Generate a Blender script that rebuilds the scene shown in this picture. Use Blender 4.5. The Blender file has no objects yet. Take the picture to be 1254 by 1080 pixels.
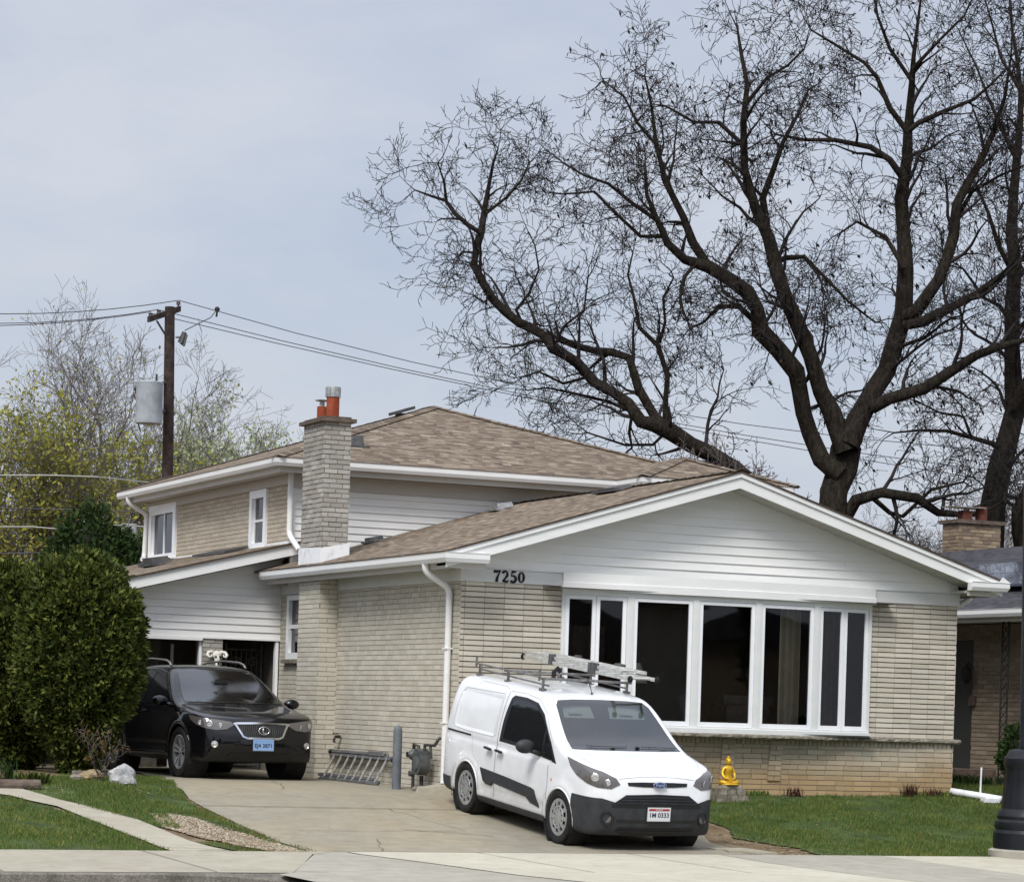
import bpy, bmesh, math, random
import numpy as np
from mathutils import Vector, Matrix
from mathutils.noise import noise as pnoise

rnd = random.Random(7)
SC = bpy.context.scene
COL = SC.collection

# ------------------------------------------------------------------ camera model
# World frame: X along the house front, Y back along the driveway wall, Z up; origin at the house corner.
FPX, CX, HC, ROLL, TH = 3300.0, 627.0, 869.0, 0.031, math.atan(3300 / 7473)
CAM = (-13.875, -33.227, 1.114)
RV = (math.cos(TH), -math.sin(TH)); FV = (math.sin(TH), math.cos(TH))

def at(px, py, d):
    """a point at distance d (metres along the view) seen at photo pixel px, py"""
    x = px - CX; y = HC - py
    a = x * math.cos(ROLL) - y * math.sin(ROLL); h = x * math.sin(ROLL) + y * math.cos(ROLL)
    return Vector((CAM[0] + d * (RV[0] * a / FPX + FV[0]), CAM[1] + d * (RV[1] * a / FPX + FV[1]), CAM[2] + d * h / FPX))

# ------------------------------------------------------------------ terrain
PR = [(-400, -.9), (-60, -.75), (-7.8, -.60), (-5.0, -.535), (-3.9, -.475), (-1.2, -.215), (0, -.06), (1.5, 0), (20, .05), (400, .4)]
def sm(t): t = max(0., min(1., t)); return t * t * (3 - 2 * t)
def hz(x, y):
    z = PR[-1][1]
    for (a, b), (c, d) in zip(PR, PR[1:]):
        if y <= c:
            z = b + (d - b) * (y - a) / (c - a); break
    if x > 2.2: z += .11 * sm((x - 2.2) / 2.5) * sm((y + 4.6) / 4.6) + .05 * sm((x - 5) / 4) * sm((y + 4.6) / 5)
    if x < -4.0: z += .05 * sm((-4.0 - x) / .6) * sm((y + 5.0) / 1.2)
    return z

def on_ground(px, py):
    """where the line of sight through a photo pixel meets the terrain"""
    t = 20.
    while t < 90:
        q = at(px, py, t)
        if q.z < hz(q.x, q.y): return Vector((q.x, q.y, hz(q.x, q.y)))
        t += .04
    return at(px, py, 40)
# ------------------------------------------------------------------ mesh builder
ORG = {}
class MB:
    def __init__(s): s.v = []; s.f = []; s.m = []; s.uv = {}
    def p(s, q): s.v.append((q[0], q[1], q[2])); return len(s.v) - 1
    def face(s, idx, m=0, uv=None):
        if uv: s.uv[len(s.f)] = uv
        s.f.append(tuple(idx)); s.m.append(m)
    def poly(s, pts, m=0, uv=None): s.face([s.p(q) for q in pts], m, uv)
    def box(s, x0, x1, y0, y1, z0, z1, m=0):
        s.hexa([(x0, y0, z0), (x1, y0, z0), (x1, y1, z0), (x0, y1, z0), (x0, y0, z1), (x1, y0, z1), (x1, y1, z1), (x0, y1, z1)], m)
    def hexa(s, q, m=0):
        i = [s.p(a) for a in q]
        for f in ((0, 3, 2, 1), (4, 5, 6, 7), (0, 1, 5, 4), (1, 2, 6, 5), (2, 3, 7, 6), (3, 0, 4, 7)): s.face([i[k] for k in f], m)
    def obox(s, o, u, n, w, l0, l1, n0, n1, z0, z1, m=0):
        """box in a frame: origin o, unit u along, n outward, w up"""
        o = Vector(o); u = Vector(u); n = Vector(n); w = Vector(w)
        s.hexa([o + u * a + n * b + w * c for c in (z0, z1) for (a, b) in ((l0, n0), (l1, n0), (l1, n1), (l0, n1))], m)
    def extr(s, pts, d, m=0, caps=True):
        n = len(pts); a = [s.p(q) for q in pts]; b = [s.p(Vector(q) + Vector(d)) for q in pts]
        for i in range(n): s.face((a[i], a[(i + 1) % n], b[(i + 1) % n], b[i]), m)
        if caps: s.face(a[::-1], m); s.face(b, m)
    def sweep(s, prof, path, m=0, closed=True, caps=True):
        """prof: list of (side, up) swept along a horizontal-ish path with mitred corners"""
        rows = []
        P = [Vector(q) for q in path]
        for i, q in enumerate(P):
            d0 = (P[i] - P[i - 1]).normalized() if i else (P[1] - P[0]).normalized()
            d1 = (P[i + 1] - P[i]).normalized() if i < len(P) - 1 else d0
            t = (d0 + d1).normalized(); c = max(.3, t.dot(d1))
            sd = Vector((t.y, -t.x, 0)).normalized() / c
            rows.append([s.p(q + sd * a + Vector((0, 0, b))) for a, b in prof])
        n = len(prof)
        for r0, r1 in zip(rows, rows[1:]):
            for k in range(n if closed else n - 1): s.face((r0[k], r0[(k + 1) % n], r1[(k + 1) % n], r1[k]), m)
        if caps and closed: s.face(rows[0][::-1], m); s.face(rows[-1], m)
    def tube(s, pts, rad, n=8, m=0, caps=True):
        P = [Vector(q) for q in pts]
        if not isinstance(rad, (list, tuple)): rad = [rad] * len(P)
        prev = None; up = None
        for i, q in enumerate(P):
            if i == 0: t = P[1] - P[0]
            elif i == len(P) - 1: t = P[-1] - P[-2]
            else: t = (P[i + 1] - P[i]).normalized() + (P[i] - P[i - 1]).normalized()
            if t.length < 1e-9: t = Vector((0, 0, 1))
            t.normalize()
            if up is None: up = Vector((0, 0, 1)) if abs(t.z) < .9 else Vector((1, 0, 0))
            a = t.cross(up)
            if a.length < 1e-6: a = t.orthogonal()
            a.normalize(); b = a.cross(t).normalized(); up = b
            ring = [s.p(q + (a * math.cos(2 * math.pi * k / n) + b * math.sin(2 * math.pi * k / n)) * rad[i]) for k in range(n)]
            if prev:
                for k in range(n): s.face((prev[k], prev[(k + 1) % n], ring[(k + 1) % n], ring[k]), m)
            elif caps: s.face(ring[::-1], m)
            prev = ring
        if caps: s.face(prev, m)
    def lathe(s, prof, o=(0, 0, 0), axis=(0, 0, 1), n=24, m=0, mseg=None):
        o = Vector(o); w = Vector(axis).normalized(); a = w.orthogonal().normalized(); b = w.cross(a)
        prev = None
        for j, (r, z) in enumerate(prof):
            ring = [s.p(o + w * z + (a * math.cos(2 * math.pi * k / n) + b * math.sin(2 * math.pi * k / n)) * max(r, 1e-4)) for k in range(n)]
            if prev:
                mm = mseg[j - 1] if mseg else m
                for k in range(n): s.face((prev[k], prev[(k + 1) % n], ring[(k + 1) % n], ring[k]), mm)
            prev = ring
    def ball(s, c, r, nu=14, nv=9, m=0, fn=None):
        c = Vector(c); r = r if hasattr(r, '__len__') else (r, r, r)
        rows = []
        for j in range(nv + 1):
            ph = math.pi * j / nv
            row = []
            for k in range(nu):
                th = 2 * math.pi * k / nu
                d = Vector((math.sin(ph) * math.cos(th), math.sin(ph) * math.sin(th), math.cos(ph)))
                g = fn(d) if fn else 1
                row.append(s.p(c + Vector((d.x * r[0], d.y * r[1], d.z * r[2])) * g))
            rows.append(row)
        for r0, r1 in zip(rows, rows[1:]):
            for k in range(nu): s.face((r0[k], r1[k], r1[(k + 1) % nu], r0[(k + 1) % nu]), m)
    def xf(s, M, start=0):
        for i in range(start, len(s.v)):
            q = M @ Vector(s.v[i]); s.v[i] = (q.x, q.y, q.z)
    def build(s, name, mats, parent=None, smooth=False, base=None, auto=None):
        org = ORG.get(parent.name, Vector()) if parent is not None else Vector(base or (0, 0, 0))
        me = bpy.data.meshes.new(name)
        V = np.array(s.v, dtype=np.float64).reshape(-1, 3) - np.array(org)
        me.from_pydata(V.tolist(), [], s.f)
        if not isinstance(mats, (list, tuple)): mats = [mats]
        for k in mats: me.materials.append(k)
        me.polygons.foreach_set('material_index', s.m)
        if smooth: me.polygons.foreach_set('use_smooth', [True] * len(s.f))
        if s.uv:
            lay = me.uv_layers.new(name='uv'); d = lay.data
            for fi, uv in s.uv.items():
                for li, q in zip(me.polygons[fi].loop_indices, uv): d[li].uv = q
        me.update()
        if auto:
            me.polygons.foreach_set('use_smooth', [True] * len(s.f)); me.set_sharp_from_angle(angle=math.radians(auto))
        o = bpy.data.objects.new(name, me); COL.objects.link(o)
        if parent is not None:
            o.parent = parent; ORG[o.name] = org
        else:
            o.location = org; ORG[o.name] = org
        return o

def npmesh(name, V, F, mats, parent=None, smooth=False, base=None, midx=None):
    """fast mesh from numpy arrays, F all the same corner count"""
    org = ORG.get(parent.name, Vector()) if parent is not None else Vector(base or (0, 0, 0))
    me = bpy.data.meshes.new(name); V = np.asarray(V, dtype=np.float32) - np.array(org, dtype=np.float32); F = np.asarray(F, dtype=np.int32)
    me.vertices.add(len(V)); me.vertices.foreach_set('co', V.ravel())
    k = F.shape[1]; me.loops.add(F.size); me.loops.foreach_set('vertex_index', F.ravel())
    me.polygons.add(len(F)); me.polygons.foreach_set('loop_start', np.arange(0, F.size, k, dtype=np.int32))
    if not isinstance(mats, (list, tuple)): mats = [mats]
    for q in mats: me.materials.append(q)
    if midx is not None: me.polygons.foreach_set('material_index', np.asarray(midx, dtype=np.int32))
    if smooth: me.polygons.foreach_set('use_smooth', np.ones(len(F), dtype=bool))
    me.update(calc_edges=True); me.validate()
    o = bpy.data.objects.new(name, me); COL.objects.link(o)
    if parent is not None: o.parent = parent
    else: o.location = org
    ORG[o.name] = org
    return o

def pieces(name, boxes, mat, parent):
    for b in boxes:
        w = MB(); w.box(*b); w.build(name, mat, parent)
def tag(o, label=None, cat=None, group=None, kind=None):
    if label: o['label'] = label
    if cat: o['category'] = cat
    if group: o['group'] = group
    if kind: o['kind'] = kind
    return o
def thing(name, loc, label, cat, group=None):
    o = bpy.data.objects.new(name, None); COL.objects.link(o); o.location = loc; o.empty_display_size = .2
    ORG[o.name] = Vector(loc); return tag(o, label, cat, group)

# ------------------------------------------------------------------ materials
def L(c):
    return tuple((v / 12.92 if v <= .04045 else ((v + .055) / 1.055) ** 2.4) for v in c)
class NT:
    def __init__(s, name):
        s.mat = bpy.data.materials.new(name); s.mat.use_nodes = True; s.t = s.mat.node_tree; s.n = s.t.nodes; s.l = s.t.links
        s.b = s.n['Principled BSDF']; s.out = s.n['Material Output']
    def N(s, t, **k):
        n = s.n.new(t)
        for a, v in k.items():
            if a.startswith('i_'):
                n.inputs[int(a[2:]) if a[2:].isdigit() else a[2:].replace('_', ' ')].default_value = v
            else: setattr(n, a, v)
        return n
    def K(s, a, b): s.l.new(a, b)
    def obj(s): return s.N('ShaderNodeTexCoord').outputs['Object']
    def noise(s, vec, scale, det=3, rough=.6):
        n = s.N('ShaderNodeTexNoise'); n.inputs['Scale'].default_value = scale; n.inputs['Detail'].default_value = det; n.inputs['Roughness'].default_value = rough
        if vec is not None: s.K(vec, n.inputs['Vector'])
        return n.outputs['Fac']
    def ramp(s, fac, stops):
        r = s.N('ShaderNodeValToRGB'); e = r.color_ramp.elements
        while len(e) < len(stops): e.new(.5)
        for q, (p, c) in zip(e, stops): q.position = p; q.color = (c[0], c[1], c[2], 1)
        s.K(fac, r.inputs['Fac']); return r.outputs['Color']
    def mix(s, fac, a, b, mode='MIX'):
        m = s.N('ShaderNodeMix', data_type='RGBA', blend_type=mode)
        for inp, v in ((m.inputs[0], fac), (m.inputs[6], a), (m.inputs[7], b)):
            if hasattr(v, 'is_linked') or isinstance(v, bpy.types.NodeSocket): s.K(v, inp)
            elif isinstance(v, (int, float)): inp.default_value = v
            else: inp.default_value = (v[0], v[1], v[2], 1)
        return m.outputs[2]
    def math(s, op, a, b=None):
        m = s.N('ShaderNodeMath', operation=op)
        for inp, v in ((m.inputs[0], a), (m.inputs[1], b)):
            if v is None: continue
            if isinstance(v, (int, float)): inp.default_value = v
            else: s.K(v, inp)
        return m.outputs[0]
    def bump(s, h, strength, dist):
        b = s.N('ShaderNodeBump'); b.inputs['Strength'].default_value = strength; b.inputs['Distance'].default_value = dist
        s.K(h, b.inputs['Height']); s.K(b.outputs['Normal'], s.b.inputs['Normal']); return b
    def set(s, col=None, rough=None, metal=None, spec=None, coat=None, coatr=None):
        b = s.b
        if col is not None:
            if isinstance(col, bpy.types.NodeSocket): s.K(col, b.inputs['Base Color'])
            else: b.inputs['Base Color'].default_value = (col[0], col[1], col[2], 1)
        for k, v in (('Roughness', rough), ('Metallic', metal), ('Specular IOR Level', spec), ('Coat Weight', coat), ('Coat Roughness', coatr)):
            if v is not None:
                if isinstance(v, bpy.types.NodeSocket): s.K(v, b.inputs[k])
                else: b.inputs[k].default_value = v
        return s.mat

def nmat(name, c1, c2, scale=3, rough=.7, metal=0, spec=.3, bump=0, bscale=40, det=4, lo=.35, hi=.65, fine=0):
    t = NT(name); o = t.obj()
    c = t.ramp(t.noise(o, scale, det), [(lo, c1), (hi, c2)])
    if fine: c = t.mix(fine, c, t.ramp(t.noise(o, scale * 17, 3), [(.3, (.25,) * 3), (.7, (1.3,) * 3)]), 'MULTIPLY')
    if bump: t.bump(t.noise(o, bscale, 4), 1, bump)
    return t.set(c, rough, metal, spec)
def plain(name, c, rough=.5, metal=0, spec=.5, coat=0):
    return nmat(name, tuple(v * .93 for v in c), tuple(v * 1.05 for v in c), 6, rough, metal, spec) if not coat else NT(name).set(c, rough, metal, spec, coat, .03)

M = {}
def brick_mat(name, tones, stain=None, grime=.22):
    tones = [tuple(min(.8, v * k) for v, k in zip(q, (1.25, 1.235, 1.25))) for q in tones]; t = NT(name); o = t.obj()
    g = t.N('ShaderNodeNewGeometry').outputs['Random Per Island']
    n = len(tones)
    c = t.ramp(g, [(i / (n - 1), q) for i, q in enumerate(tones)])
    c = t.mix(.5, c, t.ramp(t.noise(o, 45, 4), [(.25, (.74,) * 3), (.75, (1.16,) * 3)]), 'MULTIPLY')
    c = t.mix(grime, c, t.ramp(t.noise(o, 1.3, 5), [(.3, (.62, .6, .56)), (.65, (1.05,) * 3)]), 'MULTIPLY')
    if stain:
        sx = t.N('ShaderNodeSeparateXYZ'); t.K(o, sx.inputs[0])
        zz = t.math('ADD', sx.outputs['Z'], t.math('MULTIPLY', t.noise(o, 1.1, 3), -.55))
        f = t.ramp(zz, [(.0, (1,) * 3), (.42, (0,) * 3)])
        c = t.mix(f, c, t.mix(.8, c, stain, 'MULTIPLY'))
    t.bump(t.noise(o, 90, 4), .6, .004)
    return t.set(c, .88, 0, .15)
M['brick_cream'] = brick_mat('cream_brick', [L((.70, .68, .62)), L((.655, .635, .575)), L((.74, .72, .66)), L((.675, .65, .60)), L((.715, .70, .65))])
M['brick_base'] = brick_mat('cream_brick_stained', [L((.66, .64, .57)), L((.62, .59, .52)), L((.70, .67, .60)), L((.64, .60, .53))], stain=(.78, .60, .36))
M['brick_side'] = brick_mat('cream_side_brick', [L((.69, .675, .62)), L((.66, .64, .585)), L((.72, .705, .65)), L((.675, .66, .60)), L((.70, .69, .64))])
M['brick_up'] = brick_mat('upper_buff_brick', [L((.68, .65, .585)), L((.65, .615, .55)), L((.71, .68, .61)), L((.67, .64, .58))])
M['brick_chim'] = brick_mat('weathered_grey_brick', [L((.60, .595, .57)), L((.55, .54, .51)), L((.66, .655, .63)), L((.57, .55, .51)), L((.63, .62, .60))], grime=.6)
M['brick_tan'] = brick_mat('tan_brick', [L((.52, .46, .38)), L((.40, .34, .29)), L((.58, .52, .43)), L((.47, .39, .32))])
M['brick_nb'] = brick_mat('neighbour_brick', [L((.50, .46, .40)), L((.46, .42, .36)), L((.54, .50, .44))])  # tones lowered: the shade on this wall is put into the brick colour
M['mortar'] = nmat('mortar', L((.50, .46, .40)), L((.60, .56, .50)), 9, .95, bump=.003)
M['mortar_dark'] = nmat('raked_mortar', L((.42, .38, .33)), L((.54, .50, .44)), 9, .95, bump=.003)
M['mortar_chim'] = nmat('chimney_mortar', L((.44, .43, .40)), L((.56, .55, .52)), 9, .95, bump=.003)

def siding_mat(name, c, st=.25):
    t = NT(name); o = t.obj()
    mp = t.N('ShaderNodeMapping'); mp.inputs['Scale'].default_value = (.9, .9, 5); t.K(o, mp.inputs[0])
    k = t.mix(st, c, t.ramp(t.noise(mp.outputs[0], 1.6, 5), [(.3, (.70, .72, .66)), (.62, (1.0,) * 3)]), 'MULTIPLY')
    k = t.mix(.10, k, t.ramp(t.noise(o, 30, 3), [(.3, (.75,) * 3), (.7, (1.05,) * 3)]), 'MULTIPLY')
    t.bump(t.noise(mp.outputs[0], 14, 3), .5, .002)
    return t.set(k, .5, 0, .35)
M['siding'] = siding_mat('white_aluminium_siding', (.86, .865, .84), .2)
M['siding_up'] = siding_mat('upper_white_siding', (.84, .84, .825), .22)
M['trim'] = siding_mat('white_trim_paint', (.78, .785, .77), .25)
M['frieze'] = siding_mat('frieze_board_paint', (.66, .67, .655), .3)
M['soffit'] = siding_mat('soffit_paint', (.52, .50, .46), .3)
M['gutter'] = siding_mat('white_gutter_enamel', (.78, .78, .77), .3)
M['window_white'] = nmat('white_window_vinyl', (.80, .82, .84), (.86, .87, .88), 5, .3, spec=.5)
M['window_cream'] = nmat('cream_window_surround', (.66, .68, .66), (.72, .73, .71), 5, .45, spec=.4)
M['white_flash'] = nmat('white_painted_flashing', (.60, .62, .63), (.80, .81, .82), 7, .5, lo=.3, hi=.5)
M['stone'] = nmat('rough_grey_stone', L((.40, .37, .32)), L((.60, .58, .53)), 14, .9, bump=.012, bscale=22, fine=.6)
M['cap'] = nmat('chimney_cap_concrete', L((.30, .26, .23)), L((.42, .37, .33)), 9, .9, bump=.01, bscale=18)
M['clay_dark'] = nmat('sooty_flue', L((.34, .20, .16)), L((.44, .26, .20)), 8, .8)
M['clay'] = nmat('terracotta_flue', L((.50, .22, .13)), L((.60, .30, .18)), 8, .7)
M['galv'] = nmat('galvanised_metal', L((.60, .60, .60)), L((.78, .78, .77)), 20, .4, .7, fine=.5)
M['galv_dark'] = nmat('weathered_metal', L((.28, .28, .29)), L((.42, .42, .42)), 10, .5, .4)
M['dark_vent'] = nmat('dark_roof_vent', (.05, .05, .055), (.09, .085, .08), 8, .6)
M['black'] = nmat('flat_black', (.012, .012, .013), (.02, .02, .02), 8, .6)
M['number'] = nmat('black_number_paint', (.006, .006, .006), (.012, .012, .012), 8, .5)

def shingle_mat(name, tones, dark):
    t = NT(name); uv = t.N('ShaderNodeTexCoord').outputs['UV']
    s = t.N('ShaderNodeSeparateXYZ'); t.K(uv, s.inputs[0]); u, v = s.outputs[0], s.outputs[1]
    row = t.math('DIVIDE', v, .145); rf = t.math('FLOOR', t.math('DIVIDE', v, .0725))
    w1 = t.N('ShaderNodeTexWhiteNoise', noise_dimensions='1D'); t.K(rf, w1.inputs['W'])
    uu = t.math('ADD', t.math('DIVIDE', u, .15), t.math('MULTIPLY', w1.outputs['Value'], 7.3))
    cf = t.math('FLOOR', uu)
    cb = t.N('ShaderNodeCombineXYZ'); t.K(cf, cb.inputs[0]); t.K(rf, cb.inputs[1])
    w2 = t.N('ShaderNodeTexWhiteNoise', noise_dimensions='2D'); t.K(cb.outputs[0], w2.inputs['Vector'])
    n = len(tones)
    c = t.ramp(w2.outputs['Value'], [(i / (n - 1), q) for i, q in enumerate(tones)])
    c = t.mix(.5, c, t.ramp(t.noise(t.obj(), 1.5, 6, .7), [(.3, (.76, .75, .74)), (.7, (1.15,) * 3)]), 'MULTIPLY')
    c = t.mix(.5, c, t.ramp(t.noise(t.obj(), 60, 2), [(.3, (.7,) * 3), (.7, (1.25,) * 3)]), 'MULTIPLY')
    fr = t.math('FRACT', row)
    edge = t.ramp(fr, [(.0, (1,) * 3), (.14, (0,) * 3)])
    c = t.mix(edge, c, dark)  # shadow line of each course, painted into the shingle colour
    h = t.math('ADD', t.math('MULTIPLY', fr, -1.0), t.math('MULTIPLY', w2.outputs['Value'], .5))
    t.bump(h, .8, .02)
    return t.set(c, .92, 0, .12)
M['shingle'] = shingle_mat('brown_asphalt_shingles', [L((.475, .42, .36)), L((.38, .335, .295)), L((.52, .465, .40)), L((.43, .38, .33)), L((.60, .555, .49)), L((.33, .295, .265)), L((.48, .425, .365))], L((.24, .20, .18)))
M['shingle_grey'] = shingle_mat('charcoal_asphalt_shingles', [L((.24, .24, .26)), L((.30, .30, .32)), L((.20, .20, .21)), L((.34, .34, .35))], L((.13, .13, .14)))
M['shingle_edge'] = nmat('shingle_edge', L((.22, .18, .15)), L((.32, .27, .23)), 20, .9)

def glass_mat(name, tint=(.75, .8, .8), ior=1.45, amt=.85, rough=.015):
    t = NT(name); n = t.n
    g = t.N('ShaderNodeBsdfGlossy'); g.inputs['Roughness'].default_value = rough; g.inputs['Color'].default_value = (.95, .97, 1, 1)
    tr = t.N('ShaderNodeBsdfTransparent'); tr.inputs['Color'].default_value = (*tint, 1)
    fr = t.N('ShaderNodeFresnel'); fr.inputs['IOR'].default_value = ior
    wv = t.N('ShaderNodeBump'); wv.inputs['Strength'].default_value = .25; wv.inputs['Distance'].default_value = .003
    t.K(t.noise(t.obj(), 1.6, 1), wv.inputs['Height']); t.K(wv.outputs[0], g.inputs['Normal'])
    mx = t.N('ShaderNodeMixShader'); t.K(fr.outputs[0], mx.inputs[0]); t.K(tr.outputs[0], mx.inputs[1]); t.K(g.outputs[0], mx.inputs[2])
    t.K(mx.outputs[0], t.out.inputs['Surface']); return t.mat
M['glass'] = glass_mat('window_glass', (.75, .78, .77), 1.52)
M['car_glass'] = glass_mat('windshield_glass', (.55, .60, .61), 1.95, rough=.07)
M['dark_glass'] = NT('tinted_glass').set((.012, .013, .015), .04, 0, .6)
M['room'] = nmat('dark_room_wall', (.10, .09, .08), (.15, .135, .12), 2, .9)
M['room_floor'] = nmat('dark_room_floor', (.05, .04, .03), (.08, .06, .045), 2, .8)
M['curtain'] = nmat('beige_curtain', L((.80, .75, .66)), L((.88, .83, .75)), 6, .9)
M['curtain_dark'] = nmat('brown_curtain', L((.27, .22, .17)), L((.36, .30, .24)), 6, .9)
M['furn'] = nmat('dim_upholstery', L((.30, .29, .27)), L((.42, .40, .37)), 6, .9)
# ------------------------------------------------------------------ camera, sky, sun
cam = bpy.data.cameras.new('camera'); co = bpy.data.objects.new('camera', cam); COL.objects.link(co)
R3 = Vector((RV[0], RV[1], 0)); U3 = Vector((0, 0, 1)); F3 = Vector((FV[0], FV[1], 0))
Rr = R3 * math.cos(ROLL) + U3 * math.sin(ROLL); Ur = U3 * math.cos(ROLL) - R3 * math.sin(ROLL)
mt = Matrix((Rr, Ur, -F3)).transposed().to_4x4(); mt.translation = Vector(CAM)
co.matrix_world = mt
cam.sensor_fit = 'HORIZONTAL'; cam.sensor_width = 36.0; cam.lens = 36.0 * FPX / 1254.0
cam.shift_y = (HC - 540) / 1254.0; cam.shift_x = 0; cam.clip_end = 3000; cam.clip_start = .5
SC.camera = co
SC.render.resolution_x = 1024; SC.render.resolution_y = 881

W = bpy.data.worlds.new('World'); SC.world = W; W.use_nodes = True
wt = W.node_tree; wn = wt.nodes; bg = wn['Background']
SUN_EL, SUN_AZ = math.radians(48), math.radians(222)      # azimuth clockwise from +Y
sky = wn.new('ShaderNodeTexSky'); sky.sky_type = 'NISHITA'; sky.sun_disc = False
sky.sun_elevation = SUN_EL; sky.sun_rotation = SUN_AZ; sky.air_density = 1.2; sky.dust_density = 2.5; sky.ozone_density = 1.5
tc = wn.new('ShaderNodeTexCoord')
mp = wn.new('ShaderNodeMapping'); mp.inputs['Scale'].default_value = (1, 1, 2.6); wt.links.new(tc.outputs['Generated'], mp.inputs[0])
nz = wn.new('ShaderNodeTexNoise'); nz.inputs['Scale'].default_value = 4.6; nz.inputs['Detail'].default_value = 8; nz.inputs['Roughness'].default_value = .6
wt.links.new(mp.outputs[0], nz.inputs['Vector'])
cr = wn.new('ShaderNodeValToRGB'); e = cr.color_ramp.elements
e[0].position = .32; e[0].color = (3.9, 4.5, 5.65, 1); e[1].position = .68; e[1].color = (5.5, 5.7, 6.3, 1)   # cloud sheet, in the sky's own units
wt.links.new(nz.outputs['Fac'], cr.inputs['Fac'])
sep = wn.new('ShaderNodeSeparateXYZ'); wt.links.new(tc.outputs['Generated'], sep.inputs[0])
hr = wn.new('ShaderNodeValToRGB'); h = hr.color_ramp.elements
h[0].position = .0; h[0].color = (1.10, 1.08, 1.05, 1); h[1].position = .28; h[1].color = (.99, 1.0, 1.02, 1); q_ = hr.color_ramp.elements.new(.75); q_.color = (2.2, 2.15, 2.08, 1)
wt.links.new(sep.outputs['Z'], hr.inputs['Fac'])
mm = wn.new('ShaderNodeMix'); mm.data_type = 'RGBA'; mm.blend_type = 'MULTIPLY'; mm.inputs[0].default_value = 1
wt.links.new(cr.outputs[0], mm.inputs[6]); wt.links.new(hr.outputs[0], mm.inputs[7])
mx = wn.new('ShaderNodeMix'); mx.data_type = 'RGBA'; mx.inputs[0].default_value = .86
wt.links.new(sky.outputs[0], mx.inputs[6]); wt.links.new(mm.outputs[2], mx.inputs[7])
wt.links.new(mx.outputs[2], bg.inputs['Color']); bg.inputs['Strength'].default_value = .10

sl = bpy.data.lights.new('sun', 'SUN'); sl.energy = 2.5; sl.angle = math.radians(22); sl.color = (1, .965, .92)
so = bpy.data.objects.new('sun', sl); COL.objects.link(so)
sd = Vector((math.sin(SUN_AZ) * math.cos(SUN_EL), math.cos(SUN_AZ) * math.cos(SUN_EL), math.sin(SUN_EL)))
so.rotation_euler = sd.to_track_quat('Z', 'Y').to_euler()
vs = SC.view_settings; vs.view_transform = 'Standard'; vs.look = 'None'; vs.exposure = .27; vs.gamma = 1
SC.cycles.max_bounces = 8; SC.cycles.transparent_max_bounces = 16
SC.cycles.use_denoising = True
# ------------------------------------------------------------------ wall helpers
def subtract(rects, h):
    out = []
    for (a0, a1, b0, b1) in rects:
        c0, c1, d0, d1 = h
        if a1 <= c0 or a0 >= c1 or b1 <= d0 or b0 >= d1: out.append((a0, a1, b0, b1)); continue
        if a0 < c0: out.append((a0, c0, b0, b1))
        if a1 > c1: out.append((c1, a1, b0, b1))
        x0, x1 = max(a0, c0), min(a1, c1)
        if b0 < d0: out.append((x0, x1, b0, d0))
        if b1 > d1: out.append((x0, x1, d1, b1))
    return out
def bricks(mb, O, U, N, Ln, z0, z1, bw=.30, bh=.072, bond='run', gap=.010, depth=.010, holes=(), m=0, mm=1, u0=0., jit=.0025, vgap=None, mix=0.):
    """brick courses as real blocks over a mortar sheet; O corner, U along, N outward"""
    O = Vector(O); U = Vector(U); N = Vector(N); Z = Vector((0, 0, 1)); r = random.Random(int(abs(O.x * 31 + O.y * 17 + z0 * 7) * 10) + 3)
    vgap = gap if vgap is None else vgap
    for (a, b, c, d) in (lambda R: R)(__import__('functools').reduce(lambda acc, h: subtract(acc, h), holes, [(0, Ln, z0, z1)])):
        mb.poly([O + U * a + Z * c - N * depth, O + U * b + Z * c - N * depth, O + U * b + Z * d - N * depth, O + U * a + Z * d - N * depth], mm)
    k = 0; z = z0
    while z < z1 - .01:
        zt = min(z + bh - gap, z1)
        if bond == 'run': u = -bw + (bw / 2 if k % 2 else 0) + r.uniform(-.02, .02)
        else: u = u0 - bw * math.ceil(u0 / bw)
        while u < Ln:
            w = bw
            if mix and r.random() < mix: w = bw * .5
            rects = [(max(u + vgap / 2, 0), min(u + w - vgap / 2, Ln), z, zt)]
            if rects[0][1] - rects[0][0] > .012:
                for h in holes: rects = subtract(rects, h)
                for (a, b, c, d) in rects:
                    if b - a < .012 or d - c < .012: continue
                    p = r.uniform(-jit, jit); q = [r.uniform(-.0012, .0012) for _ in range(4)]
                    f = [O + U * a + Z * (c + q[0]) + N * p, O + U * b + Z * (c + q[1]) + N * p, O + U * b + Z * (d + q[2]) + N * p, O + U * a + Z * (d + q[3]) + N * p]
                    bk = [w_ - N * (depth + p) for w_ in f]
                    i = [mb.p(t) for t in f]; j = [mb.p(t) for t in bk]
                    mb.face(i, m)
                    for s_ in range(4): mb.face((i[s_], j[s_], j[(s_ + 1) % 4], i[(s_ + 1) % 4]), m)
            u += w
        z += bh; k += 1

def laps(mb, O, U, N, z0, z1, xl, xr, ex=.12, m=0, seams=()):
    """lapped siding boards, xl/xr give the wall's ends at a height"""
    O = Vector(O); U = Vector(U); N = Vector(N); Z = Vector((0, 0, 1)); z = z0
    while z < z1 - .005:
        zt = min(z + ex, z1)
        a0, b0, a1, b1 = xl(z), xr(z), xl(zt), xr(zt)
        if b0 - a0 > .02:
            if b1 < a1: a1 = b1 = (a1 + b1) / 2
            P = lambda u, zz, n: O + U * u + Z * zz + N * n
            mb.poly([P(a0, z, .024), P(b0, z, .024), P(b1, zt + .004, .002), P(a1, zt + .004, .002)], m)
            mb.poly([P(a0, z, -.002), P(b0, z, -.002), P(b0, z, .024), P(a0, z, .024)], m)
        z += ex

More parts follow.
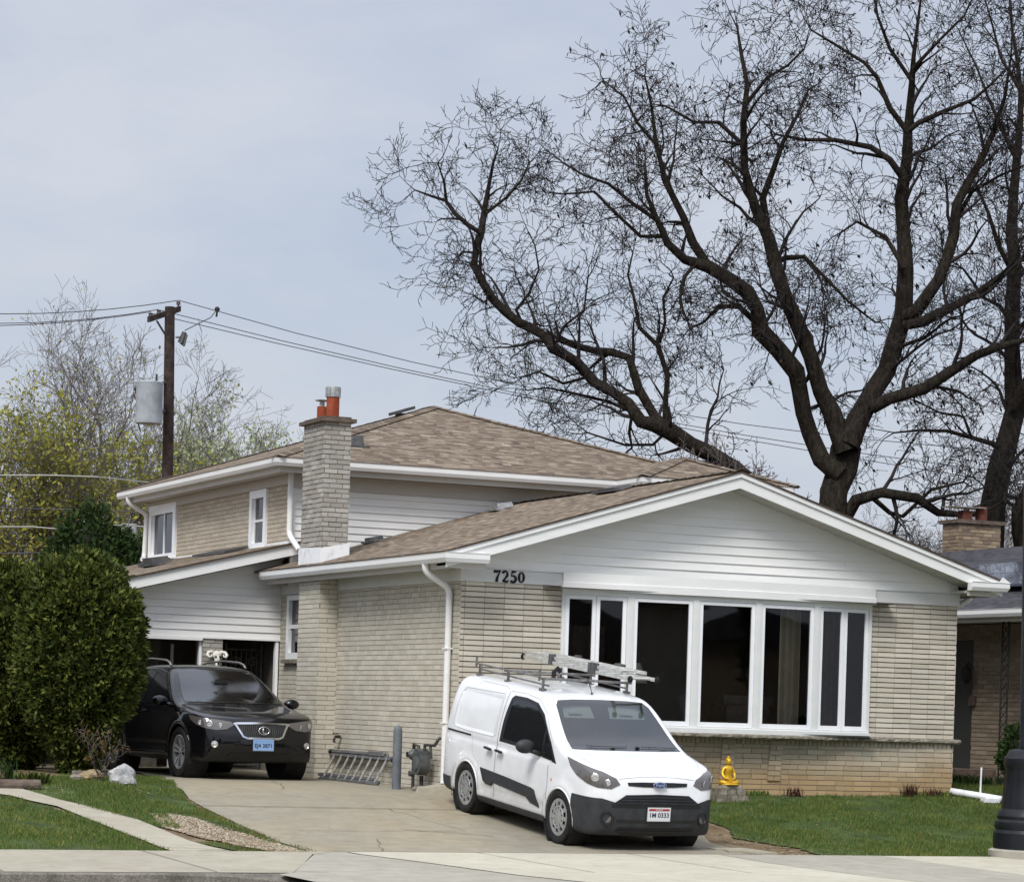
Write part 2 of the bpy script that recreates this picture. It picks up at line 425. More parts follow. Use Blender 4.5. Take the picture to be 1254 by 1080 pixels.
def roof_quad(mb, pts, eave_dir, m=0):
    """sloped sheet with slope-aligned uv in metres; eave_dir = horizontal unit along the courses"""
    P = [Vector(q) for q in pts]; e = Vector(eave_dir)
    n = (P[1] - P[0]).cross(P[2] - P[0]).normalized(); up = n.cross(e)
    if up.z < 0: up = -up
    uv = [(q.dot(e), q.dot(up)) for q in P]
    mb.poly(P, m, uv)

GUT = [(0, 0), (.10, 0), (.125, .05), (.125, .115), (.135, .125), (.115, .128), (.113, .118), (.02, .118), (0, .125)]   # outward, up
def gutter(mb, path, side=1, m=0):
    mb.sweep([(a * side, b) for a, b in GUT], path, m)

# ------------------------------------------------------------------ the house
W_, HW, EZ, SL = 7.82, 2.815, 3.18, .302
RX = W_ / 2; RZ = EZ + SL * (RX + .45)
def roofz(x): return EZ + SL * ((x if x < RX else W_ - x) + .45)
house = thing('brick_house', (0, 0, 0), 'cream brick split-level house with white gable, wide bow window and brown shingle roof', 'house')
BM = [M['brick_cream'], M['mortar_dark']]

# bow window geometry
AL = [math.radians(a) for a in (-8, -4, 0, 4, 8)]
fw = 4.89 / sum(math.cos(a) for a in AL)
bp = [Vector((1.48, -.03, 0))]
for a in AL: bp.append(bp[-1] + Vector((math.cos(a), math.sin(a), 0)) * fw)

# front wall, upper part stack bond, lower part running bond
w = MB()
bricks(w, (0, 0, 0), (1, 0, 0), (0, -1, 0), 1.49, .885, HW, .288, .0722, 'stack', .016, .016, u0=.06, vgap=.007)
w.build('brick_wall', BM, house)
w = MB()
bricks(w, (6.36, 0, 0), (1, 0, 0), (0, -1, 0), W_ - 6.36, .885, HW, .288, .0722, 'stack', .016, .016, u0=.14, vgap=.007)
bricks(w, (W_, 0, 0), (0, 1, 0), (1, 0, 0), 7.2, -.1, HW, .30, .0722)
w.build('brick_wall', BM, house)
w = MB()
bricks(w, (0, 0, 0), (1, 0, 0), (0, -1, 0), W_, -.25, .74, .30, .0722, 'run', .010, .008, mix=.08)
for k in range(int(W_ / .072)):
    w.box(k * .072 + .006, k * .072 + .066, -.001 - rnd.uniform(0, .004), .02, .745, .812, 0)
w.box(.02, W_ - .02, .010, .03, -.3, .9, 1)
for xx in (4.02, 4.78):                                            # projecting brick quoins under the sill
    for k in range(8):
        z = .235 + k * .0722; dx = .02 * (7 - k) * -.25
        if k % 2: w.box(xx + dx, xx + .20 + dx, -.028, .0, z, z + .062, 0)
        else: w.box(xx + dx, xx + .095 + dx, -.028, 0, z, z + .062, 0); w.box(xx + .105 + dx, xx + .20 + dx, -.028, 0, z, z + .062, 0)
w.build('brick_base', [M['brick_base'], M['mortar']], house)
w = MB()                                                            # rough stone sill course
path = [Vector((.30, -.05, .815))] + [q + Vector((0, -.06, .815)) for q in bp] + [Vector((W_ + .10, -.05, .815))]
fine = []
for a, b in zip(path, path[1:]):
    n = max(2, int((b - a).length / .06))
    for i in range(n): fine.append(a.lerp(b, i / n))
fine.append(path[-1]); rows = []
for q in fine:
    j = lambda s: rnd.uniform(-s, s)
    rows.append([w.p((q.x, .02, .815)), w.p((q.x, q.y + .012 + j(.006), .815 + j(.003))), w.p((q.x, q.y - .01 + j(.008), .835 + j(.005))), w.p((q.x, q.y - .004 + j(.008), .862 + j(.004))), w.p((q.x, q.y + .015, .876)), w.p((q.x, .02, .882))])
for a, b in zip(rows, rows[1:]):
    for k in range(5): w.face((a[k], a[k + 1], b[k + 1], b[k]))
w.face(rows[0]); w.face(rows[-1][::-1])
w.build('stone_ledge', M['stone'], house)

# driveway side wall
w = MB()
bricks(w, (0, 0, 0), (0, 1, 0), (-1, 0, 0), 7.4, -.25, HW, .21, .0722, 'run', .009, .006, holes=[(6.35, 7.02, 1.80, 2.80)], mix=.25)
w.build('brick_wall', [M['brick_side'], M['mortar']], house)
# side window, mostly behind the chimney breast
w = MB()
for (a, b, c, d) in ((6.35, 6.42, 1.8, 2.8), (6.92, 7.02, 1.8, 2.8), (6.42, 6.92, 1.8, 1.90), (6.42, 6.92, 2.72, 2.8)): w.box(-.03, .08, a, b, c, d)
w.box(0, .05, 6.42, 6.92, 2.28, 2.34)
sw = w.build('side_window', M['window_white'], house)
w = MB(); w.box(-.08, .05, 6.30, 7.10, 1.735, 1.797); w.build('sill', M['stone'], sw)
w = MB(); w.poly([(.03, 6.42, 1.9), (.03, 6.92, 1.9), (.03, 6.92, 2.72), (.03, 6.42, 2.72)]); w.build('pane', M['dark_glass'], sw)

# chimney breast and stack
CXa, CXb, CYa, CYb, CT = -.30, .12, 4.75, 5.68, 5.33
w = MB()
bricks(w, (CXa, CYa, 0), (1, 0, 0), (0, -1, 0), .33, -.2, 3.02, .30, .0722, 'run', .009, .006)
bricks(w, (CXa, CYa, 0), (0, 1, 0), (-1, 0, 0), CYb - CYa, -.2, 3.02, .30, .0722, 'run', .009, .006)
bricks(w, (.0, CYb, 0), (-1, 0, 0), (0, 1, 0), .3, -.2, 3.02, .3, .0722)
ch = w.build('chimney', [M['brick_side'], M['mortar']], house)
w = MB()
for O, U, N, Ln in (((CXa, CYa, 0), (1, 0, 0), (0, -1, 0), CXb - CXa), ((CXa, CYa, 0), (0, 1, 0), (-1, 0, 0), CYb - CYa), ((CXb, CYa, 0), (0, 1, 0), (1, 0, 0), CYb - CYa), ((CXa, CYb, 0), (1, 0, 0), (0, 1, 0), CXb - CXa)):
    bricks(w, O, U, N, Ln, 3.12, CT, .21, .0722, 'run', .013, .010, jit=.007)
w.build('chimney_stack', [M['brick_chim'], M['mortar_chim']], ch)
w = MB()
o_ = .065
w.extr([(CXa - o_, CYa - o_, CT + .002), (CXb + o_, CYa - o_, CT + .002), (CXb + o_, CYb + o_, CT + .002), (CXa - o_, CYb + o_, CT + .002)], (0, 0, .055))
w.extr([(CXa, CYa, CT + .057), (CXb, CYa, CT + .057), (CXb, CYb, CT + .057), (CXa, CYb, CT + .057)], (0, 0, .03))
w.build('chimney_cap', M['cap'], ch)
w = MB(); w.lathe([(.098, 0), (.098, .34), (.075, .34), (.075, .05)], (-.05, 5.12, CT + .085), n=20); w.build('flue', M['clay'], ch, auto=40)
w = MB(); w.lathe([(.075, 0), (.075, .26), (.055, .26), (.055, .05)], (-.115, 5.42, CT + .03), n=18); w.build('flue', M['clay'], ch, auto=40)
w = MB(); w.lathe([(.0, .16), (.11, .165), (.113, .15), (.112, .01), (.08, 0), (.08, -.03)], (-.05, 5.12, CT + .40), n=22)
for k in range(11):
    a = k / 11 * 6.283; w.box(-.05 + .108 * math.cos(a), -.05 + .118 * math.cos(a), 5.12 + .108 * math.sin(a), 5.12 + .118 * math.sin(a), CT + .41, CT + .55)
w.build('flue_cap', M['galv'], ch, auto=40)
w = MB(); w.lathe([(0, .10), (.11, .07), (.10, .06), (.04, .05), (.04, -.02), (.055, -.03)], (-.115, 5.42, CT + .315), n=16); w.build('flue_cap', M['galv'], ch, auto=40)
w = MB()                                                            # white painted base flashing
zf = lambda x: roofz(x) - .02
e_ = .022
w.hexa([(CXa - e_, CYa - e_, zf(CXa)), (CXb + e_, CYa - e_, zf(CXb)), (CXb + e_, CYb + e_, zf(CXb)), (CXa - e_, CYb + e_, zf(CXa)),
        (CXa - e_, CYa - e_, zf(CXa) + .23), (CXb + e_, CYa - e_, zf(CXb) + .20), (CXb + e_, CYb + e_, zf(CXb) + .22), (CXa - e_, CYb + e_, zf(CXa) + .27)])
w.build('flashing', M['white_flash'], ch)

# frieze boards and window header box
pieces('frieze_board', [(-.022, 1.47, -.028, 0, 2.817, 2.985), (6.40, W_ + .022, -.028, 0, 2.817, 2.985), (-.022, 0, 0, 4.735, 2.817, 2.99), (-.022, 0, 5.70, 7.38, 2.817, 2.99)], M['frieze'], house)
pieces('drip_trim', [(-.03, 1.475, -.042, 0, 2.987, 3.0), (6.395, W_ + .03, -.042, 0, 2.987, 3.0)], M['frieze'], house)
w = MB()
hp = [Vector((1.46, 0, 2.765))] + [q + Vector((0, -.055, 2.765)) for q in bp] + [Vector((6.41, 0, 2.765))]
hp[1].x -= .02; hp[-2].x += .03
w.sweep([(0, 0), (0, .10), (-.012, .105), (-.012, .235), (-.10, .238), (-.10, 0)], hp)
w.build('window_header', M['trim'], house)

# bow window
fr = MB(); sashes = []; Zv = Vector((0, 0, 1))
for i, a in enumerate(AL):
    o = bp[i]; u = Vector((math.cos(a), math.sin(a), 0)); n = Vector((math.sin(a), -math.cos(a), 0))
    B = lambda l0, l1, z0, z1, n0=-.10, n1=.0, mb=fr: mb.obox(o, u, n, Zv, l0, l1, n0, n1, z0, z1)
    B(.0, .052, .96, 2.70); B(fw - .052, fw, .96, 2.70); B(0, fw, 2.70, 2.77); B(0, fw, .94, .96); B(-.004, fw + .004, .878, .94, -.12, .035)
    if i in (0, 4): panes = [(.056, fw / 2 - .003), (fw / 2 + .003, fw - .056)]
    else: panes = [(.056, fw - .056)]
    for (a0, a1) in panes: sashes.append((o, u, n, a0, a1))
bw = fr.build('bow_window', M['window_cream'], house)
for (o, u, n, a0, a1) in sashes:
    s = MB(); t = .052; z0, z1 = .963, 2.697
    for (l0, l1, c0, c1) in ((a0, a0 + t, z0, z1), (a1 - t, a1, z0, z1), (a0 + t, a1 - t, z0, z0 + .065), (a0 + t, a1 - t, z1 - .05, z1)):
        s.obox(o, u, n, Zv, l0, l1, -.06, -.012, c0, c1)
    s.build('sash', M['window_white'], bw)
    g = MB(); q = lambda l, z: o + u * l - n * .035 + Zv * z
    g.poly([q(a0 + t, z0 + .065), q(a1 - t, z0 + .065), q(a1 - t, z1 - .05), q(a0 + t, z1 - .05)]); g.build('pane', M['glass'], bw)
# the room behind the glass
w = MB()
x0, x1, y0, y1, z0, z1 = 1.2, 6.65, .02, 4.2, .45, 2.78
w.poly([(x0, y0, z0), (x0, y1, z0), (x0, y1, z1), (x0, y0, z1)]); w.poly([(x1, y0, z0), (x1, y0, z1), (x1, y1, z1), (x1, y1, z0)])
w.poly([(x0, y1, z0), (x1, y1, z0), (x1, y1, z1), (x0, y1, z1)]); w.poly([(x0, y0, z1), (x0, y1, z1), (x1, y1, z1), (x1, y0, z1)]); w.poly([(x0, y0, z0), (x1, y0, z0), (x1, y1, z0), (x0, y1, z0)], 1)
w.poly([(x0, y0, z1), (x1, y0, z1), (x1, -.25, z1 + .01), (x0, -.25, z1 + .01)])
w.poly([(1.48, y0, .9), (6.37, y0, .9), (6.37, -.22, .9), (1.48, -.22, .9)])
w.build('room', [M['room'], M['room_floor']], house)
def curtain(x0, x1, y, z0, z1, mt, amp=.035, per=.11):
    w = MB(); n = int((x1 - x0) / .012); prev = None
    for i in range(n + 1):
        x = x0 + (x1 - x0) * i / n; yy = y + amp * math.sin(x / per * 6.283) + .3 * amp * math.sin(x / per * 2.9)
        r = (w.p((x, yy, z0)), w.p((x, yy, z1)))
        if prev: w.face((prev[0], r[0], r[1], prev[1]))
        prev = r
    return w.build('curtain', mt, house, smooth=True)
curtain(5.06, 5.40, .30, .50, 2.76, M['curtain']); curtain(1.62, 2.30, .34, .5, 2.3, M['curtain_dark']); curtain(5.75, 5.95, .3, .5, 2.74, M['curtain_dark'])
w = MB(); w.lathe([(.10, .28), (.20, 0)], (3.05, .9, 1.55), n=20); w.tube([(3.05, .9, .9), (3.05, .9, 1.6)], .02, 8); w.build('table_lamp', M['curtain'], house)
w = MB(); w.box(3.6, 4.3, 4.15, 4.18, 1.7, 2.2); w.build('picture_frame', M['furn'], house)
w = MB(); w.box(4.45, 5.15, .7, 1.3, .5, 1.30); w.box(4.4, 5.2, .7, .95, 1.28, 1.42); w.build('armchair', M['furn'], house)

# gable siding (laps follow the rake)
w = MB()
sf = lambda z: (z - 3.0 + .06) / SL
xl = lambda z: max(-.0, (z - (EZ - .17)) / SL - .45)
laps(w, (0, 0, 0), (1, 0, 0), (0, -1, 0), 3.0, RZ - .15, xl, lambda z: W_ - xl(z), .1235)
for (sx, sz) in ((3.86, 4.08), (3.55, 3.37), (5.9, 3.25)):
    w.box(sx, sx + .006, -.019, -.006, sz, sz + .12)
w.build('gable_siding', M['siding'], house)
# rake boards
for s in (-1, 1):
    w = MB()
    def RP(d, y, dz):      # d horizontal distance from the ridge
        return (RX + s * d, y, RZ - SL * d + dz)
    dE = RX + .45
    w.hexa([RP(0, -.50, -.235), RP(dE - .02, -.50, -.225), RP(dE - .02, -.475, -.225), RP(0, -.475, -.235), RP(0, -.50, -.035), RP(dE - .02, -.50, -.035), RP(dE - .02, -.475, -.035), RP(0, -.475, -.035)])
    w.hexa([RP(0, -.525, -.085), RP(dE, -.525, -.085), RP(dE, -.501, -.085), RP(0, -.501, -.085), RP(0, -.525, -.022), RP(dE, -.525, -.022), RP(dE, -.501, -.022), RP(0, -.501, -.022)])
    w.build('rake_board', M['trim'], house)
    w = MB()
    w.poly([RP(0, -.475, -.21), RP(dE - .1, -.475, -.21), RP(dE - .1, .0, -.21), RP(0, 0, -.21)])
    for k in range(22):
        d = .1 + k * .19; w.obox(RP(d, -.475, -.212), (0, 1, 0), (1, 0, 0), (0, 0, 1), 0, .47, 0, .006, -.004, 0)
    # boxed eave return
    xa, xb = (-.36, .14) if s < 0 else (W_ - .14, W_ + .36)
    w.box(xa, xb, -.47, .0, 2.995, 3.03); 
    w.poly([(xa, -.46, 3.03), (xb, -.46, 3.03), (xb, -.46, 3.10 + (.15 if s < 0 else 0)), (xa, -.46, 3.10 + (0 if s < 0 else .15))])
    w.build('soffit', M['soffit'], house)
# main roof
w = MB()
for s in (-1, 1):
    xe = -.47 if s < 0 else W_ + .47
    ze = RZ - SL * abs(RX - xe)
    pts = [(xe, -.54, ze), (RX, -.54, RZ), (RX, 7.4, RZ), (xe, 7.4, ze)]
    roof_quad(w, pts if s > 0 else pts[::-1], (0, 1, 0))
    w.extr([(xe, -.54, ze - .024), (xe, -.54, ze - .001), (RX, -.54, RZ - .001), (RX, -.54, RZ - .024)], (0, .02, 0), 1)
    w.extr([(xe, -.54, ze - .024), (xe + .01 * -s, -.54, ze - .001), (xe + .01 * -s, 7.4, ze - .001), (xe, 7.4, ze - .024)], (0, 0, .001), 1)
for k in range(28):                                                # ridge cap shingles
    y = -.54 + k * .28
    for s in (-1, 1): roof_quad(w, [(RX, y, RZ + .022), (RX + s * .15, y, RZ - .045 + .022), (RX + s * .15, y + .30, RZ - .045 + .008), (RX, y + .30, RZ + .008)], (0, 1, 0))
w.build('roof', [M['shingle'], M['shingle_edge']], house)
# fascia, side soffit, gutters
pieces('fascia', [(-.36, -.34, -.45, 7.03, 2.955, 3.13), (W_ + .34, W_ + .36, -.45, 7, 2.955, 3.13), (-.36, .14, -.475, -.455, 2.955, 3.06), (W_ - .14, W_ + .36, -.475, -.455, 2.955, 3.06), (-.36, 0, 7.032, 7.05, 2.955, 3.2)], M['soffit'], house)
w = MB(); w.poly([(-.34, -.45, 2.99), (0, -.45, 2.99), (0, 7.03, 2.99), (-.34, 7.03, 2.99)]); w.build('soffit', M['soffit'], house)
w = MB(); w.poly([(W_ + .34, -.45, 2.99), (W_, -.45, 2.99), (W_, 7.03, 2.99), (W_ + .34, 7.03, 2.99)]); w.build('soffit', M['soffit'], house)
w = MB(); gutter(w, [(-.362, 7.08, 3.03), (-.362, -.478, 3.03), (.15, -.478, 3.03)], 1); w.build('gutter', M['gutter'], house)
w = MB(); gutter(w, [(W_ + .362, 7.0, 3.03), (W_ + .362, -.478, 3.03), (W_ - .15, -.478, 3.03)], -1)
w.poly([(W_ + .30, -.60, 3.16), (W_ + .36, -.60, 3.24), (W_ + .50, -.60, 3.155)]); w.build('gutter', M['gutter'], house)
def pipe_rect(mb, path, a=.05, b=.035):
    mb.tube(path, [a] * len(path), 4)
def downspout(path, name='downspout', r=.046, mt='gutter'):
    w = MB(); P = [Vector(q) for q in path]; out = [P[0]]
    for i in range(1, len(P) - 1):
        a = (P[i - 1] - P[i]).normalized(); b = (P[i + 1] - P[i]).normalized(); k = .09
        for t in (0, .25, .5, .75, 1):
            p0 = P[i] + a * k; p1 = P[i] + b * k
            out.append(p0 * (1 - t) ** 2 + P[i] * 2 * t * (1 - t) + p1 * t * t)
    out.append(P[-1]); w.tube(out, r, 10)
    return w.build(name, M[mt], house, auto=50)
downspout([(-.42, .27, 3.03), (-.42, .27, 2.93), (-.055, .27, 2.72), (-.055, .27, .10)])
pieces('downspout_strap', [(-.11, -.0, .22, .34, 1.9, 1.92), (-.11, 0, .22, .34, .9, .92)], M['gutter'], house)
downspout([(W_ + .42, .3, 3.03), (W_ + .42, .3, 2.95), (W_ + .055, .3, 2.75), (W_ + .055, .3, .15)])

# house number 7250, brush-like serif strokes
def stroke(mb, pts, wd, O, S, y=-.031):
    P = [Vector((a, b)) for a, b in pts]; Lf = []; Rt = []
    for i, q in enumerate(P):
        d = (P[min(i + 1, len(P) - 1)] - P[max(i - 1, 0)]).normalized(); n = Vector((-d.y, d.x)); ww = (wd[i] if isinstance(wd, (list, tuple)) else wd) * 1.18
        Lf.append(q + n * ww / 2); Rt.append(q - n * ww / 2)
    for i in range(len(P) - 1):
        mb.extr([(O[0] + a.x * S, y, O[1] + a.y * S) for a in (Lf[i], Lf[i + 1], Rt[i + 1], Rt[i])], (0, -.012, 0))
def arc(cx, cy, rx, ry, a0, a1, n=14): return [(cx + rx * math.cos(math.radians(a0 + (a1 - a0) * i / n)), cy + ry * math.sin(math.radians(a0 + (a1 - a0) * i / n))) for i in range(n + 1)]
def tw(n, a, b, c): return [a + (b - a) * min(1, 2 * i / n) if i < n / 2 else b + (c - b) * (2 * i / n - 1) for i in range(n + 1)]
S = .158; zb = 2.822
def dg(ch, x):
    O = (x, zb); w = MB()
    if ch == '7':
        stroke(w, [(.02, .76), (.04, .92), (.12, .97)], [.05, .10, .16], O, S); stroke(w, [(.06, .90), (.25, .88), (.42, .93), (.60, .98)], [.18, .17, .14, .05], O, S)
        stroke(w, [(.60, .97), (.42, .62), (.30, .3), (.27, .02)], [.06, .10, .19, .21], O, S)
    if ch == '2':
        stroke(w, arc(.28, .70, .22, .25, 165, -40), tw(14, .20, .10, .19), O, S); stroke(w, [(.45, .54), (.28, .32), (.08, .08)], [.17, .11, .10], O, S)
        stroke(w, [(.05, .09), (.2, .13), (.38, .05), (.52, .08), (.60, .24)], [.10, .17, .17, .12, .03], O, S)
    if ch == '5':
        stroke(w, [(.14, .95), (.3, .93), (.45, .94), (.56, 1.02)], [.14, .16, .13, .03], O, S); stroke(w, [(.16, .95), (.12, .55)], [.07, .06], O, S)
        stroke(w, arc(.27, .32, .25, .27, 130, -150), tw(14, .08, .20, .17), O, S)
    if ch == '0':
        stroke(w, arc(.30, .49, .22, .42, 90, 270), tw(14, .06, .20, .06), O, S); stroke(w, arc(.30, .49, .22, .42, -90, 90), tw(14, .06, .20, .06), O, S)
    w.build('house_digit', M['number'], house)
for ch_, x in zip('7250', (.455, .575, .695, .812)): dg(ch_, x)

# ------------------------------------------------------------------ upper level
UY, UB, UE = 7.05, 3.55, 4.93; UD = 15.2; US = .337
w = MB()
bricks(w, (0, UY, 0), (0, 1, 0), (-1, 0, 0), UD - UY, 3.4, 4.60, .30, .0722, 'run', .010, .006, holes=[(13.25 - UY, 14.95 - UY, 3.66, 4.64), (8.2 - UY, 9.05 - UY, 3.62, 4.56)])
w.box(.01, 8.0, UD - .02, UD, 0, 4.6, 1); w.box(W_ - .02, W_, UY, UD, 0, 4.6, 1)
w.build('upper_brick_wall', [M['brick_up'], M['mortar']], house)
w = MB(); laps(w, (0, UY, 0), (1, 0, 0), (0, -1, 0), 3.15, 4.62, lambda z: 0.0, lambda z: W_, .1145)
w.box(.0, .06, UY - .03, UY + .02, 3.2, 4.6); w.box(4.9, 5.0, UY - .02, UY, 3.2, 4.7)
w.build('upper_siding', M['siding_up'], house)
w = MB(); w.box(-.02, 5.85, UY - .045, UY - .028, 4.50, 4.722); w.box(-.025, -.0, UY - .02, UD, 4.57, 4.72)
for k in range(22): w.box(-.04, -.0, 6.98 + 0 * k, 7.02, 4.57, 4.6)
w.build('frieze_board', M['soffit'], house)
w = MB()                                                            # hip roof with the small projecting hip at the right
x0, x1, y0, y1 = -.47, W_ + .47, 6.48, UD + .5
hx = (x1 - x0) / 2; pk = UE + US * hx; ya, yb = y0 + hx, y1 - hx
A, B_, C_, D_ = (x0, y0, UE), (x1, y0, UE), (x1, y1, UE), (x0, y1, UE); P1, P2 = ((x0 + x1) / 2, ya, pk), ((x0 + x1) / 2, max(yb, ya + .3), pk)
roof_quad(w, [A, B_, P1], (1, 0, 0)); roof_quad(w, [B_, C_, P2, P1], (0, 1, 0)); roof_quad(w, [C_, D_, P2], (1, 0, 0)); roof_quad(w, [D_, A, P1, P2], (0, 1, 0))
bx0, bx1, by = 5.40, x1 + .002, 5.55; bh = (bx1 - bx0) / 2; bz = UE + US * bh + .002
q0, q1, q2 = (bx0, by, UE + .002), (bx1, by, UE + .002), ((bx0 + bx1) / 2, by + bh, bz); q3 = ((bx0 + bx1) / 2, y0 + bh + .1, bz)
roof_quad(w, [q0, q1, q2], (1, 0, 0)); roof_quad(w, [(bx0, y0, UE + .002), q0, q2, q3], (0, 1, 0)); roof_quad(w, [q1, (bx1, y0, UE + .002), q3, q2], (0, 1, 0))
def hipcap(a, b, wd=.13, up=.018):
    a = Vector(a); b = Vector(b); d = (b - a); Ln = d.length; d.normalize(); sd = Vector((d.y, -d.x, 0)).normalized(); n = int(Ln / .16)
    for k in range(n):
        c0 = a + d * (Ln * k / n); c1 = a + d * (Ln * (k + 1.1) / n)
        for s in (-1, 1):
            dn = Vector((0, 0, -wd * US * .72))
            w.poly([c0 + Vector((0, 0, up + .006)), c0 + sd * wd * s + dn + Vector((0, 0, up + .006)), c1 + sd * wd * s + dn + Vector((0, 0, up)), c1 + Vector((0, 0, up))], 0, [(k * .21 + s * .05, k * .15), (k * .21 + .1, k * .15), (k * .21 + .1, k * .15 + .08), (k * .21, k * .15 + .08)])
hipcap(A, P1); hipcap(B_, P1); hipcap(P1, P2); hipcap(D_, P2); hipcap(q0, q2); hipcap(q1, q2)
for (a, b) in ((A, (bx0, y0, UE)), ((bx0, y0, UE), q0), (q0, q1), (A, D_)):
    a = Vector(a); b = Vector(b); w.extr([a, b, b - Vector((0, 0, .03)), a - Vector((0, 0, .03))], (.001, .001, 0), 1)
w.build('upper_roof', [M['shingle'], M['shingle_edge']], house)
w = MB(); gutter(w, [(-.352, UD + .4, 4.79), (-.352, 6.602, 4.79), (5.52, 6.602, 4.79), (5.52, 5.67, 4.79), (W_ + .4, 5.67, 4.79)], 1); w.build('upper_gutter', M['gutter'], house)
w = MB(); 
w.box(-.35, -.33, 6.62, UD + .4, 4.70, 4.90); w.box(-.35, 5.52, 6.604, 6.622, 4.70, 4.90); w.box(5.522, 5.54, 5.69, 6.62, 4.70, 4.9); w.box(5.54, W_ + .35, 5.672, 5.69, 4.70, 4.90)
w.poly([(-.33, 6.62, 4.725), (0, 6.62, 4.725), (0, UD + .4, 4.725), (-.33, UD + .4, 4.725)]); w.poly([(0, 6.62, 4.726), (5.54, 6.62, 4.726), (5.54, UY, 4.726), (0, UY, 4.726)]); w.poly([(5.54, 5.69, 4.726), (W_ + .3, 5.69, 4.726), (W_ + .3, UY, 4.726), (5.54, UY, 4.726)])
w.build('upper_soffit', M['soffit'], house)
w = MB(); w.box(5.9, W_, 6.1, UY, 3.6, 4.7); w.build('upper_bay_wall', M['siding_up'], house)
def win_side(y0, y1, z0, z1, split, casew=.09):
    w = MB()
    for (a, b, c, d) in ((y0, y0 + casew, z0, z1), (y1 - casew, y1, z0, z1), (y0 + casew, y1 - casew, z0, z0 + .08), (y0 + casew, y1 - casew, z1 - casew, z1)): w.box(-.035, .04, a, b, c, d)
    w.box(-.06, .0, y0 - .02, y1 + .02, z0 - .03, z0 - .001)
    a, b, c, d = y0 + casew, y1 - casew, z0 + .08, z1 - casew
    if split == 'h': w.box(.01, .04, a, b, (c + d) / 2 - .02, (c + d) / 2 + .02)
    else: w.box(.01, .04, (a + b) / 2 - .025, (a + b) / 2 + .025, c, d)
    for e in ((a, a + .035, c, d), (b - .035, b, c, d)): w.box(.012, .038, *e)
    f = w.build('upper_window', M['window_white'], house)
    g = MB(); g.poly([(.03, a, c), (.03, a, d), (.03, b, d), (.03, b, c)]); g.build('pane', M['dark_glass'], f)
win_side(13.25, 14.95, 3.66, 4.64, 'v', .17); win_side(8.2, 9.05, 3.62, 4.56, 'h', .13)
w = MB()
for (a, b, c, d) in ((7.05, 8.1, 3.55, 3.66), (9.0, 9.9, 3.54, 3.60), (10.2, 13.1, 3.53, 3.645), (13.2, 15.1, 3.55, 3.66), (8.1, 9.0, 3.5, 3.62)):
    pieces('flashing', [(-.035, -.02, a, b - .004, c, d)], M['white_flash'], house)
downspout([(-.42, 15.0, 4.80), (-.42, 15.0, 4.70), (-.055, 15.0, 4.50), (-.055, 15.1, 3.72), (-.2, 14.7, 3.66)])
downspout([(-.05, 6.95, 4.76), (-.05, 6.95, 3.75), (.0, 6.6, 3.5)])

# ------------------------------------------------------------------ garage wing with open bays
GY = 7.4; gx0 = -4.3; gs = .252
gz = lambda x: 3.63 + gs * x          # top of the rake
w = MB()
laps(w, (gx0, GY, 0), (1, 0, 0), (0, -1, 0), 2.10, 3.45, lambda z: max(.3, (z - 3.40 + .0) / gs - gx0), lambda z: -gx0 + .0, .1145)
w.box(gx0, -1.28, GY - .03, GY + .1, 2.05, 2.10); w.box(-1.28, 0, GY - .03, GY + .1, 2.085, 2.115)
w.build('garage_siding', M['siding_up'], house)
w = MB()
def GP(x, y, dz): return (x, y, gz(x) + dz)
w.hexa([GP(gx0 - .4, 6.90, -.20), GP(.24, 6.90, -.20), GP(.24, 6.93, -.20), GP(gx0 - .4, 6.93, -.20), GP(gx0 - .4, 6.90, -.012), GP(.24, 6.90, -.012), GP(.24, 6.93, -.012), GP(gx0 - .4, 6.93, -.012)])
w.poly([GP(gx0 - .4, 6.93, -.15), GP(.24, 6.93, -.15), GP(.24, GY, -.15), GP(gx0 - .4, GY, -.15)])
w.box(.22, .245, 6.93, 7.05, 3.45, 3.68)
w.build('rake_board', M['trim'], house)
w = MB(); roof_quad(w, [GP(gx0 - .5, 6.86, 0), GP(.26, 6.86, 0), GP(.26, UY - .02, 0), GP(gx0 - .5, UY - .02, 0)], (0, 1, 0)); roof_quad(w, [GP(gx0 - .5, UY - .02, 0), GP(.0, UY - .02, 0), GP(.0, UD, 0), GP(gx0 - .5, UD, 0)], (0, 1, 0))
w.extr([GP(gx0 - .5, 6.86, -.025), GP(gx0 - .5, 6.86, -.001), GP(.26, 6.86, -.001), GP(.26, 6.86, -.025)], (0, .02, 0), 1)
w.build('garage_roof', [M['shingle'], M['shingle_edge']], house)
w = MB()
bricks(w, (-1.27, GY + .0, 0), (1, 0, 0), (0, -1, 0), .33, 0, 2.09, .21, .0722, 'run', .012, .01, jit=.004); w.box(-1.268, -.942, GY + .012, GY + .35, 0, 2.09, 0)
w.build('garage_pillar', [M['brick_chim'], M['mortar_chim']], house)
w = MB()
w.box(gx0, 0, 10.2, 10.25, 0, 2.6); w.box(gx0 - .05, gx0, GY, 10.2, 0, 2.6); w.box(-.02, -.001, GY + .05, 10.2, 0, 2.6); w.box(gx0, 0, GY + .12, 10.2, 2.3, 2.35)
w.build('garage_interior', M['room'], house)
pieces('door_jamb', [(-.07, -.021, GY - .015, GY + .08, 0, 2.07), (-1.31, -1.271, GY + .04, GY + .12, 0, 2.05), (-1.45, -1.41, 8.5, 8.55, 0, 2.0)], M['window_white'], house)
w = MB(); w.box(-2.15, -1.62, 8.55, 8.6, .0, 2.05); w.build('garage_panel', M['furn'], house)
w = MB()                                                            # scrolled iron security door inside the right bay
xa, xb, yy = -.66, -.06, 8.1
for x in (xa, xb): w.tube([(x, yy, 0), (x, yy, 2.05)], .022, 6)
